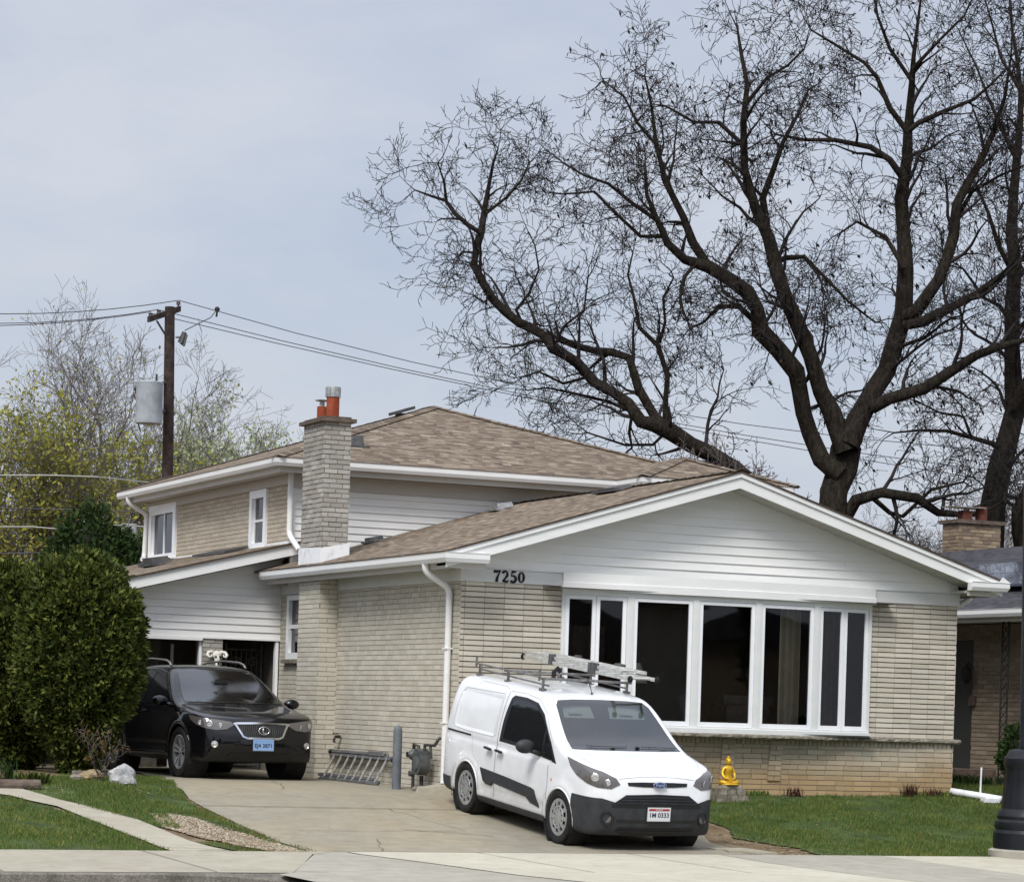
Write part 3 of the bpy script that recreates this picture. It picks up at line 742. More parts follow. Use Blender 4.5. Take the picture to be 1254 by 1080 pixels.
for z in (.1, .9, 1.95): w.tube([(xa, yy, z), (xb, yy, z)], .016, 6)
for k in range(1, 7): w.tube([(xa + (xb - xa) * k / 7, yy, .1), (xa + (xb - xa) * k / 7, yy, 1.95)], .008, 5)
for cx_ in (-.50, -.22):
    for cz in (1.15, 1.45, 1.75):
        w.tube([(cx_ + .09 * (1 - t / 18) * math.cos(t * .62), yy - .01, cz + .09 * (1 - t / 18) * math.sin(t * .62)) for t in range(17)], .009, 5)
w.build('security_door', M['galv_dark'], house)
# roof fittings
def vent_box(x, y, z, sx, sy, sz, name='roof_vent', mt='dark_vent', slope=SL, tilt=.04):
    w = MB(); 
    w.hexa([(x - sx, y - sy, z - sx * slope), (x + sx, y - sy, z + sx * slope), (x + sx, y + sy, z + sx * slope), (x - sx, y + sy, z - sx * slope),
            (x - sx * 1.15, y - sy * .9, z - sx * slope + sz), (x + sx * .8, y - sy * .9, z + sx * slope + sz * .7), (x + sx * .8, y + sy * .9, z + sx * slope + sz * .7), (x - sx * 1.15, y + sy * .9, z - sx * slope + sz)])
    w.box(x - sx * 1.5, x + sx * 1.4, y - sy * 1.3, y + sy * 1.3, z - .05, z - .02)
    return w.build(name, M[mt], house)
vent_box(3.25, 6.2, roofz(3.25) + .02, .13, .16, .10, mt='galv'); vent_box(1.25, 6.6, roofz(1.25) + .02, .11, .13, .07, mt='galv_dark')
vent_box(3.60, 2.8, roofz(3.6) + .02, .14, .30, .05); vent_box(4.9, .6, roofz(4.9) + .03, .12, .2, .06, mt='galv', slope=-SL); vent_box(5.6, .3, roofz(5.6) + .03, .12, .2, .05, mt='galv', slope=-SL)
w = MB(); xx, yy = 1.28, 7.6; zz = UE + US * (yy - 6.48)
w.hexa([(xx - .09, yy - .10, zz - .04), (xx + .09, yy - .10, zz - .04), (xx + .10, yy + .08, zz + .02), (xx - .10, yy + .08, zz + .02), (xx - .075, yy - .07, zz + .14), (xx + .075, yy - .07, zz + .14), (xx + .07, yy + .08, zz + .13), (xx - .07, yy + .08, zz + .13)])
w.box(xx - .16, xx + .16, yy - .17, yy - .10, zz - .055, zz - .03); w.build('roof_vent', M['galv_dark'], house)
w = MB(); w.extr([(3.02, 10.3, 6.17), (3.02, 10.75, 6.17), (3.34, 10.75, 6.28), (3.34, 10.3, 6.28)], (-.01, 0, .05)); w.box(3.1, 3.26, 10.4, 10.65, 6.0, 6.2); w.build('ridge_vent', M['dark_vent'], house)
for (x, y) in ((-.55, 12.6), (-1.1, 10.6)):
    vent_box(x, y, gz(x) + .02, .16, .28, .10, slope=gs)
w = MB()
for (x, y) in ((-.25, 10.2),): w.hexa([GP(x - .2, y - 1.2, .01), GP(x + .2, y - 1.2, .01), GP(x + .2, y + .6, .01), GP(x - .2, y + .6, .01), GP(x - .2, y - 1.2, .05), GP(x + .2, y - 1.2, .05), GP(x + .2, y + .6, .05), GP(x - .2, y + .6, .05)])
w.build('roof_patch', M['dark_vent'], house)
# ------------------------------------------------------------------ ground, paving, lawns
def dirt_mat():
    t = NT('bare_soil'); o = t.obj()
    c = t.ramp(t.noise(o, 2.5, 6), [(.3, L((.33, .28, .22))), (.5, L((.45, .39, .31))), (.7, L((.54, .49, .41)))])
    c = t.mix(.7, c, t.ramp(t.noise(o, 40, 4), [(.3, (.55,) * 3), (.7, (1.35,) * 3)]), 'MULTIPLY')
    t.bump(t.noise(o, 25, 5), .8, .02); return t.set(c, .95, 0, .1)
def concrete_mat(name, c1, c2, st=.4, warm=None):
    t = NT(name); o = t.obj()
    c = t.ramp(t.noise(o, .55, 6, .65), [(.3, c1), (.7, c2)])
    if warm: c = t.mix(t.ramp(t.noise(o, .35, 4), [(.4, (0,) * 3), (.62, (.8,) * 3)]), c, warm)
    c = t.mix(st, c, t.ramp(t.noise(o, 4, 7, .7), [(.28, (.62, .60, .57)), (.6, (1.06,) * 3)]), 'MULTIPLY')
    c = t.mix(.5, c, t.ramp(t.noise(o, 140, 3), [(.25, (.7,) * 3), (.75, (1.25,) * 3)]), 'MULTIPLY')
    v = t.N('ShaderNodeTexVoronoi'); v.feature = 'DISTANCE_TO_EDGE'; v.inputs['Scale'].default_value = .22
    dn = t.N('ShaderNodeVectorMath', operation='ADD'); ns = t.N('ShaderNodeTexNoise'); ns.inputs['Scale'].default_value = 1.5; t.K(o, ns.inputs['Vector'])
    t.K(o, dn.inputs[0]); t.K(ns.outputs['Color'], dn.inputs[1]); t.K(dn.outputs[0], v.inputs['Vector'])
    c = t.mix(t.ramp(v.outputs['Distance'], [(.0, (.18,) * 3), (.004, (0,) * 3)]), c, (.10, .09, .08))
    t.bump(t.noise(o, 160, 3), .5, .003); return t.set(c, .93, 0, .18)
M['dirt'] = dirt_mat()
M['drive'] = concrete_mat('driveway_concrete', L((.535, .515, .46)), L((.59, .57, .51)), .5, L((.59, .55, .465)))
M['walk'] = concrete_mat('sidewalk_concrete', L((.61, .585, .525)), L((.66, .64, .575)), .45)
M['apron'] = concrete_mat('pale_new_concrete', L((.69, .67, .60)), L((.735, .72, .655)), .4)
M['apron_grey'] = concrete_mat('grey_old_concrete', L((.60, .585, .54)), L((.65, .635, .585)), .5)
M['kerb'] = nmat('weathered_kerb', L((.40, .38, .35)), L((.54, .52, .48)), 3, .95, bump=.01, fine=.6)
M['asphalt'] = nmat('asphalt', (.045, .045, .047), (.07, .07, .07), 1.5, .95, bump=.004, bscale=150, fine=.6)
M['joint'] = nmat('dark_joint', (.05, .045, .04), (.11, .10, .085), 12, .95)

def drape(name, poly, mat, dz, kind='structure', step=.35, extra=None, jag=0, parent=None, mats=None):
    """polygon laid on the terrain, cut every step so that it follows the ground"""
    pts = []
    if jag:
        r = random.Random(len(poly) + int(abs(poly[0][0]) * 10))
        for (a, b) in zip(poly, poly[1:] + poly[:1]):
            a = Vector(a); b = Vector(b); n = max(1, int((b - a).length / .09))
            for i in range(n):
                q = a.lerp(b, i / n); pts.append((q.x + r.uniform(-jag, jag), q.y + r.uniform(-jag, jag) * 1.5))
    else: pts = poly
    bm = bmesh.new(); f = bm.faces.new([bm.verts.new((x, y, 0)) for x, y in pts])
    bmesh.ops.triangulate(bm, faces=[f])
    xs = [p[0] for p in pts]; ys = [p[1] for p in pts]
    cuts = [((x, 0, 0), (1, 0, 0)) for x in np.arange(min(xs) + step, max(xs), step)] + [((0, y, 0), (0, 1, 0)) for y in list(np.arange(min(ys) + step, max(ys), step)) + [p[0] for p in PR if min(ys) < p[0] < max(ys)]]
    for c, n in cuts: bmesh.ops.bisect_plane(bm, geom=bm.verts[:] + bm.edges[:] + bm.faces[:], plane_co=c, plane_no=n)
    for v in bm.verts: v.co.z = hz(v.co.x, v.co.y) + dz
    bmesh.ops.recalc_face_normals(bm, faces=bm.faces)
    me = bpy.data.meshes.new(name); bm.to_mesh(me); bm.free()
    if me.polygons and me.polygons[0].normal.z < 0: me.flip_normals()
    for q in (mats or [mat]): me.materials.append(q)
    o = bpy.data.objects.new(name, me); COL.objects.link(o); ORG[o.name] = Vector()
    if parent is not None: o.parent = parent
    elif kind: o['kind'] = kind
    return o

# terrain sheet, fine near the house and coarse to the horizon
def axis(lo, hi, fine_lo, fine_hi, st):
    a = list(np.arange(fine_lo, fine_hi + 1e-6, st)); s = st; x = fine_hi
    while x < hi: s *= 1.35; x += s; a.append(min(x, hi))
    s = st; x = fine_lo; b = []
    while x > lo: s *= 1.35; x -= s; b.append(max(x, lo))
    return sorted(set(b + a))
xs = axis(-900, 900, -12, 14, .4); ys = sorted(set(axis(-300, 1400, -9, 18, .3) + [-7.63, -7.61]))
w = MB(); idx = {}
for i, x in enumerate(xs):
    for j, y in enumerate(ys):
        z = hz(x, y) if y > -7.62 else hz(x, -7.8) - .16 - .3 * min(1, (-7.8 - y) / 60)
        idx[i, j] = w.p((x, y, z - .012))
for i in range(len(xs) - 1):
    for j in range(len(ys) - 1): w.face((idx[i, j], idx[i + 1, j], idx[i + 1, j + 1], idx[i, j + 1]))
tag(w.build('ground', M['dirt'], smooth=True), kind='structure')

GM = nmat('turf_base', L((.20, .26, .12)), L((.31, .38, .18)), 3, .95, bump=.02, bscale=40, fine=.6)
lawnL = [(-14, -5.02), (-5.42, -5.02), (-5.62, -4.0), (-5.80, -2.6), (-5.9, -1.65), (-6.3, -.82), (-6.9, -.3), (-14, -.2)]
lawnM = [(-6.1, .25), (-5.86, -.55), (-5.55, -1.5), (-5.22, -2.6), (-5.05, -3.2), (-4.8, -3.4), (-4.6, -2.0), (-4.2, -2.0), (-3.98, -3.2), (-3.9, -.6), (-3.2, 2.6), (-2.8, 4.6), (-4.3, 2.2)]
lawnM2 = [(-4.95, -4.35), (-4.7, -4.25), (-4.35, -4.9), (-3.95, -5.0), (-4.5, -5.02)]
lawnE = [(-4.35, -2.1), (-3.90, -1.2), (-3.82, -3.4), (-3.70, -5.0), (-3.86, -4.9), (-4.02, -3.6)]
lawnR = [(2.75, -5.0), (12, -5.0), (12, -.25), (7.9, -.18), (3.0, -.18), (2.8, -2.6), (2.45, -3.3), (2.9, -4.1)]
lawnN = [(8.5, .0), (10.6, .2), (10.6, 2), (8.3, 3)]
for k, q in enumerate((lawnL, lawnM, lawnM2, lawnE, lawnR, lawnN)): drape('lawn', q, GM, .001 + .0006 * k, jag=.03)

drape('driveway', [(-3.78, -5.0), (-3.85, -3.0), (-3.86, -.6), (-3.3, 2.6), (-2.75, 5.6), (-4.3, 7.4), (-4.3, 10), (0, 10), (0, 0), (2.4, 0), (2.3, -2.6), (1.9, -3.7), (1.95, -5.0)], M['drive'], .006)
sw = drape('sidewalk', [(-30, -5.0), (-30, -7.62), (-4.9, -7.62), (-3.9, -5.35), (-3.55, -5.0)], M['walk'], .010)
drape('sidewalk', [(-3.53, -5.0), (-3.88, -5.35), (-4.90, -7.58), (-5.12, -7.80), (-5.1, -8.9), (-2.2, -8.9), (-3.0, -6.3), (-3.35, -5.35), (-3.4, -5.0)], M['apron_grey'], .010)
drape('apron', [(-3.38, -5.0), (-3.33, -5.35), (-2.98, -6.3), (-2.18, -8.9), (1.9, -8.9), (1.35, -6.2), (1.30, -5.0)], M['apron'], .014)
drape('sidewalk', [(1.32, -5.0), (1.37, -6.2), (1.92, -8.9), (3.0, -8.9), (3.9, -7.62), (3.55, -5.0)], M['apron_grey'], .014)
drape('sidewalk', [(3.57, -5.0), (3.92, -7.62), (30, -7.62), (30, -5.0)], M['apron'], .012)
drape('path', [(-5.10, -5.0), (-5.40, -5.0), (-5.55, -4.0), (-5.72, -2.6), (-5.82, -1.65), (-6.2, -.85), (-6.9, -.30), (-14, -.1), (-14, .5), (-6.9, .3), (-6.05, -.05), (-5.78, -.75), (-5.44, -1.6), (-5.12, -2.7), (-4.98, -4.3), (-4.72, -5.0)], M['walk'], .011)
w = MB()                                                            # joints and cracks in the paving
def joint(a, b, wd=.012, wob=0., dz=.0175, seg=.2):
    a = Vector(a); b = Vector(b); n = max(1, int((b - a).length / seg)); d = (b - a).normalized(); s = Vector((-d.y, d.x)); pr = None
    for i in range(n + 1):
        q = a.lerp(b, i / n) + s * rnd.uniform(-wob, wob); ww = wd * (rnd.uniform(.5, 1.4) if wob else 1)
        r = [w.p((p.x, p.y, hz(p.x, p.y) + dz)) for p in (q - s * ww / 2, q + s * ww / 2)]
        if pr: w.face((pr[0], r[0], r[1], pr[1]))
        pr = r
for x in (-14.4, -12.2, -10.0, -7.9, -5.75): joint((x, -5.02), (x + .05, -7.6))
for x in (5.7, 7.9, 10.1): joint((x, -5.02), (x + .05, -7.6))
joint((-3.86, -1.1), (-.6, -1.15), .018); joint((-.6, -1.15), (2.3, -1.2), .018); joint((-2.8, 4.4), (0, 4.4), .012)
joint((-3.55, -5.01), (1.9, -5.01), .018); joint((-5.1, -5.01), (-4.7, -5.01), .02, .01)
joint((-1.9, -2.9), (-.9, -3.4), .014, .025); joint((-5.42, -4.75), (-4.75, -4.95), .014, .02); joint((-5.38, -1.75), (-5.85, -1.8), .01, .01)
joint((-4.5, -7.58), (-5.6, -7.4), .014, .02)
joint((-3.3, -3.1), (-1.2, -3.02), .009, .03); joint((-2.2, .6), (-1.6, 2.9), .008, .03); joint((-1.4, -1.15), (-1.1, -3.0), .008, .04); joint((-2.9, -4.9), (-2.5, -3.7), .008, .03); joint((-1.8, -5.01), (-1.5, -7.5), .012); joint((.1, -5.01), (.4, -7.5), .012); joint((.1, -6.2), (1.1, -6.9), .008, .04)
tag(w.build('paving_joints', M['joint']), kind='structure')
# kerb, stepping down at the apron
w = MB(); pr = None
pts = [(-60, -7.62, 0), (-9, -7.62, 0), (-6.4, -7.62, 0), (-5.6, -7.64, -.015), (-5.1, -7.75, -.06), (-4.9, -8.0, -.10)]
for (x, y, d) in pts:
    z = hz(x, -7.6) + .012 + d; zs = hz(x, -7.8) - .15
    r = [w.p((x, -7.60, hz(x, -7.6) + .006)), w.p((x, y - .13, z - .003)), w.p((x, y - .155, z - .02)), w.p((x, y - .17, min(z - .03, zs + .02))), w.p((x, y - .17, zs - .1))]
    if pr:
        for k in range(4): w.face((pr[k], pr[k + 1], r[k + 1], r[k]))
    pr = r
pr = None
for (x, y, d) in ((3.95, -7.9, -.09), (4.5, -7.70, -.04), (5.4, -7.62, 0), (60, -7.62, 0)):
    z = hz(x, -7.6) + .012 + d; zs = hz(x, -7.8) - .15
    r = [w.p((x, -7.60, hz(x, -7.6) + .006)), w.p((x, y - .13, z - .003)), w.p((x, y - .155, z - .02)), w.p((x, y - .17, min(z - .03, zs + .02))), w.p((x, y - .17, zs - .1))]
    if pr:
        for k in range(4): w.face((pr[k], pr[k + 1], r[k + 1], r[k]))
    pr = r
tag(w.build('kerb', M['kerb']), kind='structure')
w = MB()
zs = hz(0, -7.8) - .15
w.poly([(-400, -30, zs + .005), (400, -30, zs + .005), (400, -7.63, zs + .004), (-400, -7.63, zs + .004)])
tag(w.build('street', M['asphalt']), kind='structure')

# ---- grass blades
def inpoly(x, y, poly):
    c = np.zeros(len(x), dtype=bool); n = len(poly)
    for i in range(n):
        x1, y1 = poly[i]; x2, y2 = poly[(i + 1) % n]
        cond = ((y1 > y) != (y2 > y)); xi = (x2 - x1) * (y - y1) / ((y2 - y1) if y2 != y1 else 1e-9) + x1
        c ^= cond & (x < xi)
    return c
def grass(name, polys, dens, hgt, mat, seed, bare=None):
    g = np.random.default_rng(seed); X = []; Y = []
    for poly in polys:
        a = np.array(poly); lo = a.min(0); hi = a.max(0); lo = np.maximum(lo, [-9.5, -6]); hi = np.minimum(hi, [11.5, 6])
        n = int((hi - lo).prod() * dens); x = g.uniform(lo[0], hi[0], n); y = g.uniform(lo[1], hi[1], n); k = inpoly(x, y, poly); X.append(x[k]); Y.append(y[k])
    x = np.concatenate(X); y = np.concatenate(Y)
    dn = np.array([pnoise(Vector((a * 1.1, b * 1.1, seed))) + .5 * pnoise(Vector((a * 4, b * 4, seed))) for a, b in zip(x, y)])
    keep = g.uniform(-.55, .16, len(x)) < dn
    if bare is not None: keep &= g.uniform(0, 1, len(x)) < np.array([bare(a, b) for a, b in zip(x, y)])
    x, y, dn = x[keep], y[keep], dn[keep]; n = len(x)
    z = np.array([hz(a, b) for a, b in zip(x, y)])
    h = hgt * g.uniform(.45, 1.25, n) * (1 + .5 * np.clip(dn, -.5, .6)); an = g.uniform(0, 6.283, n); ln = g.uniform(.1, .8, n) * h; wd = g.uniform(.002, .0045, n); fa = g.uniform(0, 6.283, n)
    base = np.stack([x, y, z - .004], 1); side = np.stack([np.cos(fa), np.sin(fa), 0 * fa], 1) * wd[:, None]; lean = np.stack([np.cos(an) * ln, np.sin(an) * ln, 0 * ln], 1)
    up = np.stack([0 * h, 0 * h, h], 1)
    V = np.stack([base - side, base + side, base + lean * .4 + up * .62 + side * .7, base + lean * .4 + up * .62 - side * .7, base + lean + up], 1).reshape(-1, 3)
    i = np.arange(n)[:, None] * 5
    F = np.concatenate([i + np.array([[0, 1, 2]]), i + np.array([[0, 2, 3]]), i + np.array([[3, 2, 4]])])
    return tag(npmesh(name, V, F, mat), kind='stuff')
def blade_mat(name, tones):
    t = NT(name); g = t.N('ShaderNodeNewGeometry').outputs['Random Per Island']; n = len(tones)
    c = t.ramp(g, [(i / (n - 1), q) for i, q in enumerate(tones)])
    c = t.mix(.8, c, t.ramp(t.noise(t.obj(), 1.1, 5, .7), [(.32, (.68, .76, .58)), (.52, (1.0, 1.0, .95)), (.68, (1.55, 1.28, 1.1))]), 'MULTIPLY')
    tr = t.N('ShaderNodeBsdfTranslucent'); t.K(c, tr.inputs[0]); mx = t.N('ShaderNodeMixShader'); mx.inputs[0].default_value = .25
    t.set(c, .75, 0, .15); t.K(t.b.outputs[0], mx.inputs[1]); t.K(tr.outputs[0], mx.inputs[2]); t.K(mx.outputs[0], t.out.inputs['Surface']); return t.mat
M['blade'] = blade_mat('grass_blades', [L((.30, .40, .18)), L((.26, .36, .15)), L((.37, .46, .22)), L((.25, .34, .15)), L((.41, .48, .25)), L((.55, .52, .33)), L((.33, .42, .2))])
M['blade_dry'] = blade_mat('dry_grass_blades', [L((.40, .40, .22)), L((.33, .39, .18)), L((.52, .47, .30)), L((.30, .36, .16))])
lawnLg = [(x + (.05 if x > -6.5 else 0), max(y, -5.05) if y > -5.01 else -5.05) for x, y in lawnL]
tag(grass('lawn_grass', [lawnLg, lawnM], 3000, .045, M['blade'], 3), 'short green lawn grass beside the path and hedge', 'grass')
tag(grass('front_lawn_grass', [[(x, y - .05 if y < -4.9 else y + .05 if y > -.3 else y) for x, y in lawnR], lawnN], 2300, .05, M['blade'], 5, bare=lambda x, y: min(1, max(0, (x - 2.5 + (y + 5.2) * .25) / 1.3))), 'green lawn grass in front of the bow window', 'grass')
tag(grass('verge_grass', [lawnM2, lawnE], 1900, .04, M['blade_dry'], 8), 'thin dry grass along the driveway edge', 'grass')

# gravel patch, scattered leaves and litter
def pebbles(name, pts, rr, mat, seed, flat=.5):
    g = np.random.default_rng(seed); V = []; F = []; b = np.array([[1, 0, 0], [-1, 0, 0], [0, 1, 0], [0, -1, 0], [0, 0, 1], [0, 0, -1.]]); fc = np.array([[0, 2, 4], [2, 1, 4], [1, 3, 4], [3, 0, 4], [2, 0, 5], [1, 2, 5], [3, 1, 5], [0, 3, 5]])
    for k, (x, y) in enumerate(pts):
        s = g.uniform(*rr); sc = np.array([s * g.uniform(.7, 1.3), s * g.uniform(.7, 1.3), s * flat]); a = g.uniform(0, 6.3); R = np.array([[math.cos(a), -math.sin(a), 0], [math.sin(a), math.cos(a), 0], [0, 0, 1]])
        v = (b * g.uniform(.7, 1.2, (6, 1)) * sc) @ R.T + np.array([x, y, hz(x, y) + s * flat * .4]); V.append(v); F.append(fc + 6 * k)
    return tag(npmesh(name, np.concatenate(V), np.concatenate(F), mat), kind='stuff')
def island_mat(name, tones, rough=.85):
    t = NT(name); g = t.N('ShaderNodeNewGeometry').outputs['Random Per Island']; n = len(tones)
    return t.set(t.ramp(g, [(i / (n - 1), q) for i, q in enumerate(tones)]), rough, 0, .2)
M['pebble'] = island_mat('pale_gravel', [L((.62, .57, .48)), L((.50, .44, .36)), L((.74, .71, .64)), L((.56, .50, .42)), L((.40, .35, .28))])
gravel = [(-4.80, -2.1), (-4.30, -2.3), (-4.0, -3.4), (-3.86, -4.5), (-3.76, -4.98), (-4.2, -4.95), (-4.75, -4.1), (-4.98, -3.2)]
drape('gravel_bed', gravel, nmat('gravel_sand', L((.44, .38, .30)), L((.60, .54, .45)), 5, .95, bump=.01, fine=.7), .005, jag=.05)
r = np.random.default_rng(5); px_ = r.uniform(-5.05, -3.6, 9000); py_ = r.uniform(-5.0, -1.9, 9000); k = inpoly(px_, py_, gravel)
tag(pebbles('gravel', list(zip(px_[k], py_[k])), (.006, .022), M['pebble'], 4), 'pale gravel and pebbles on the bare patch by the driveway', 'gravel')
M['litter'] = island_mat('dead_leaves', [L((.45, .36, .24)), L((.60, .52, .38)), L((.36, .28, .19)), L((.72, .70, .58)), L((.52, .42, .28))])
lit = [(rnd.uniform(2.2, 4.2), rnd.uniform(-4.9, -2.9)) for _ in range(500)] + [(rnd.uniform(-6.4, -4.0), rnd.uniform(-.6, 2.6)) for _ in range(700)] + [(rnd.uniform(.1, 8), rnd.uniform(-.35, -.05)) for _ in range(350)] + [(rnd.uniform(-9, 9), rnd.uniform(-5.2, -4.9)) for _ in range(200)] + [(-3.86 + rnd.uniform(-.08, .05), rnd.uniform(-5, -.5)) for _ in range(260)] + [(rnd.uniform(-9, 11), rnd.uniform(-4.9, -.3)) for _ in range(420)] + [(rnd.uniform(-3.8, 2), rnd.uniform(-5, 3)) for _ in range(60)] + [(rnd.uniform(8, 10.8), rnd.uniform(0, 3)) for _ in range(160)]
for i, (px, py, a, b, l) in enumerate(((893, 1040, .30, .16, 'broken pale concrete piece nearest the van front wheel'), (912, 1043, .26, .13, 'middle broken concrete piece beside the bare soil'), (930, 1046, .2, .11, 'small broken concrete piece furthest from the van'))):
    q = on_ground(px, py); w = MB(); z = q.z; r_ = random.Random(i)
    w.extr([(q.x - a + r_.uniform(-.04, .04), q.y - b, z - .02), (q.x + a, q.y - b * .8, z - .02), (q.x + a * .8, q.y + b, z - .02), (q.x - a * .9, q.y + b * .7 + r_.uniform(-.04, .04), z - .02)], (0, 0, .035 + .008 * i)); tag(w.build('concrete_piece', M['walk'], base=(q.x, q.y, z)), l, 'slab', 'broken concrete pieces')
tag(pebbles('leaf_litter', [q for q in lit], (.008, .026), M['litter'], 9, .22), 'dead leaves and bits scattered along lawn edges', 'leaf litter')
# ------------------------------------------------------------------ vehicle bodies: smooth solids from silhouettes
def poly_sdf_table(poly, lo, hi, st=.012):
    xs = np.arange(lo[0], hi[0] + st, st); ys = np.arange(lo[1], hi[1] + st, st)
    X, Y = np.meshgrid(xs, ys, indexing='ij'); d2 = np.full(X.shape, 1e9); ins = np.zeros(X.shape, bool); n = len(poly)
    for i in range(n):
        x1, y1 = poly[i]; x2, y2 = poly[(i + 1) % n]; ex, ey = x2 - x1, y2 - y1; L2 = ex * ex + ey * ey + 1e-12
        t = np.clip(((X - x1) * ex + (Y - y1) * ey) / L2, 0, 1); d2 = np.minimum(d2, (X - x1 - t * ex) ** 2 + (Y - y1 - t * ey) ** 2)
        if y1 != y2: ins ^= ((y1 > Y) != (y2 > Y)) & (X < (x2 - x1) * (Y - y1) / (y2 - y1) + x1)
    T = np.where(ins, -1, 1) * np.sqrt(d2)
    def f(x, y):
        u = np.clip((x - lo[0]) / st, 0, len(xs) - 1.001); v = np.clip((y - lo[1]) / st, 0, len(ys) - 1.001)
        i = u.astype(int); j = v.astype(int); a = u - i; b = v - j
        return T[i, j] * (1 - a) * (1 - b) + T[i + 1, j] * a * (1 - b) + T[i, j + 1] * (1 - a) * b + T[i + 1, j + 1] * a * b
    return f
def smooth_poly(pts, it=2, keep=()):
    """corner cutting"""
    for _ in range(it):
        o = []; n = len(pts)
        for i in range(n):
            a = pts[i]; b = pts[(i + 1) % n]
            o += [(a[0] * .8 + b[0] * .2, a[1] * .8 + b[1] * .2), (a[0] * .2 + b[0] * .8, a[1] * .2 + b[1] * .8)]
        pts = o
    return pts
def smax(a, b, k):
    h = np.clip(.5 - .5 * (b - a) / k, 0, 1); return b * (1 - h) + a * h + k * h * (1 - h)

class Car:
    def __init__(s, side, plan, sect, wheels, arch_r, bow=.10, kk=(.05, .09), wz=.32, wy=.62, bulge=.018, crease=None):
        s.fs = poly_sdf_table(smooth_poly(side), (-.5, -.4), (5.4, 2.4)); s.fp = poly_sdf_table(smooth_poly([(a, b) for a, b in plan] + [(a, -b) for a, b in plan[::-1]]), (-.5, -1.4), (5.4, 1.4))
        s.fc = poly_sdf_table(smooth_poly([(a, b) for a, b in sect] + [(-a, b) for a, b in sect[::-1]]), (-1.4, -.4), (1.4, 2.4))
        s.wheels = wheels; s.ar = arch_r; s.bow = bow; s.kk = kk; s.wz = wz; s.wy = wy; s.bulge = bulge; s.crease = crease
    def f(s, P, arches=True):
        x, y, z = P[:, 0], P[:, 1], P[:, 2]; ay = np.abs(y)
        b = np.zeros(len(x))
        for wx in s.wheels:
            r = np.sqrt((x - wx) ** 2 + (z - s.wz) ** 2); b += s.bulge * np.exp(-((r - s.ar - .03) / .07) ** 2)
        if s.crease: b += s.crease(x, z)
        yy = np.maximum(ay - b, 0)
        d = smax(s.fs(x - s.bow * (ay / .9) ** 2 * np.clip(1.6 - x, -.6, 1), z), s.fp(x, yy), s.kk[0]); d = smax(d, s.fc(yy, z), s.kk[1])
        if arches:
            for wx in s.wheels:
                r = np.sqrt((x - wx) ** 2 + (z - s.wz) ** 2); d = np.maximum(d, -np.maximum(r - s.ar, s.wy - ay))
        return d
    def hull(s, h=.028):
        lo = np.array([-.12, -1.1, .05]); N = np.array([int(5.1 / h), int(2.2 / h), int(1.95 / h)])
        g = [lo[k] + h * np.arange(N[k]) for k in range(3)]
        G = np.stack(np.meshgrid(*g, indexing='ij'), -1).reshape(-1, 3); F = s.f(G).reshape(N)
        acc = np.zeros((*(N - 1), 3)); cnt = np.zeros(N - 1); Fq = []
        for ax in range(3):
            sl0 = [slice(None)] * 3; sl1 = [slice(None)] * 3; sl0[ax] = slice(0, -1); sl1[ax] = slice(1, None)
            a, b = F[tuple(sl0)], F[tuple(sl1)]; cr = (a < 0) != (b < 0); I = np.argwhere(cr); t = a[cr] / (a[cr] - b[cr]); p = I.astype(float); p[:, ax] += t
            o = [k for k in range(3) if k != ax]; quad = []
            ok = (I[:, o[0]] > 0) & (I[:, o[1]] > 0) & (I[:, o[0]] < N[o[0]] - 1) & (I[:, o[1]] < N[o[1]] - 1); I = I[ok]; p = p[ok]; sg = (a[cr] < 0)[ok]
            for (da, db) in ((-1, -1), (0, -1), (0, 0), (-1, 0)):
                J = I.copy(); J[:, o[0]] += da; J[:, o[1]] += db; J = J
                np.add.at(acc, (J[:, 0], J[:, 1], J[:, 2]), p); np.add.at(cnt, (J[:, 0], J[:, 1], J[:, 2]), 1); quad.append(J)
            quad = np.stack(quad, 1); flip = sg if ax != 1 else ~sg
            quad[~flip] = quad[~flip][:, ::-1]; Fq.append(quad)
        ids = -np.ones(N - 1, int); m = cnt > 0; ids[m] = np.arange(m.sum()); V = acc[m] / cnt[m][:, None] * h + lo
        Fq = np.concatenate(Fq); Fi = ids[Fq[..., 0], Fq[..., 1], Fq[..., 2]]
        for _ in range(3):
            e = .004; f0 = s.f(V); gr = np.stack([(s.f(V + np.eye(3)[k] * e) - s.f(V - np.eye(3)[k] * e)) / (2 * e) for k in range(3)], 1)
            V = V - np.clip(f0[:, None] * gr / np.maximum((gr ** 2).sum(1), .3)[:, None], -.02, .02)
        return V, Fi
    def shoot(s, P, D, off=.004, far=3.2):
        """move points P along D onto the body surface (offset outwards by off)"""
        P = np.asarray(P, float); D = np.asarray(D, float); D = D / np.linalg.norm(D, axis=-1, keepdims=True)
        if D.ndim == 1: D = np.repeat(D[None], len(P), 0)
        t = np.full(len(P), np.nan); prev = s.f(P, False) - off
        for tt in np.arange(.02, far, .02):
            c = s.f(P + D * tt, False) - off; hit = np.isnan(t) & (c < 0) & (prev >= 0); t[hit] = tt; prev = c
        t = np.where(np.isnan(t), np.nanmedian(t) if np.any(~np.isnan(t)) else 1., t); a = t - .02; b = t.copy()
        for _ in range(14):
            m_ = (a + b) / 2; c = s.f(P + D * m_[:, None], False) - off; a = np.where(c < 0, a, m_); b = np.where(c < 0, m_, b)
        return P + D * b[:, None]
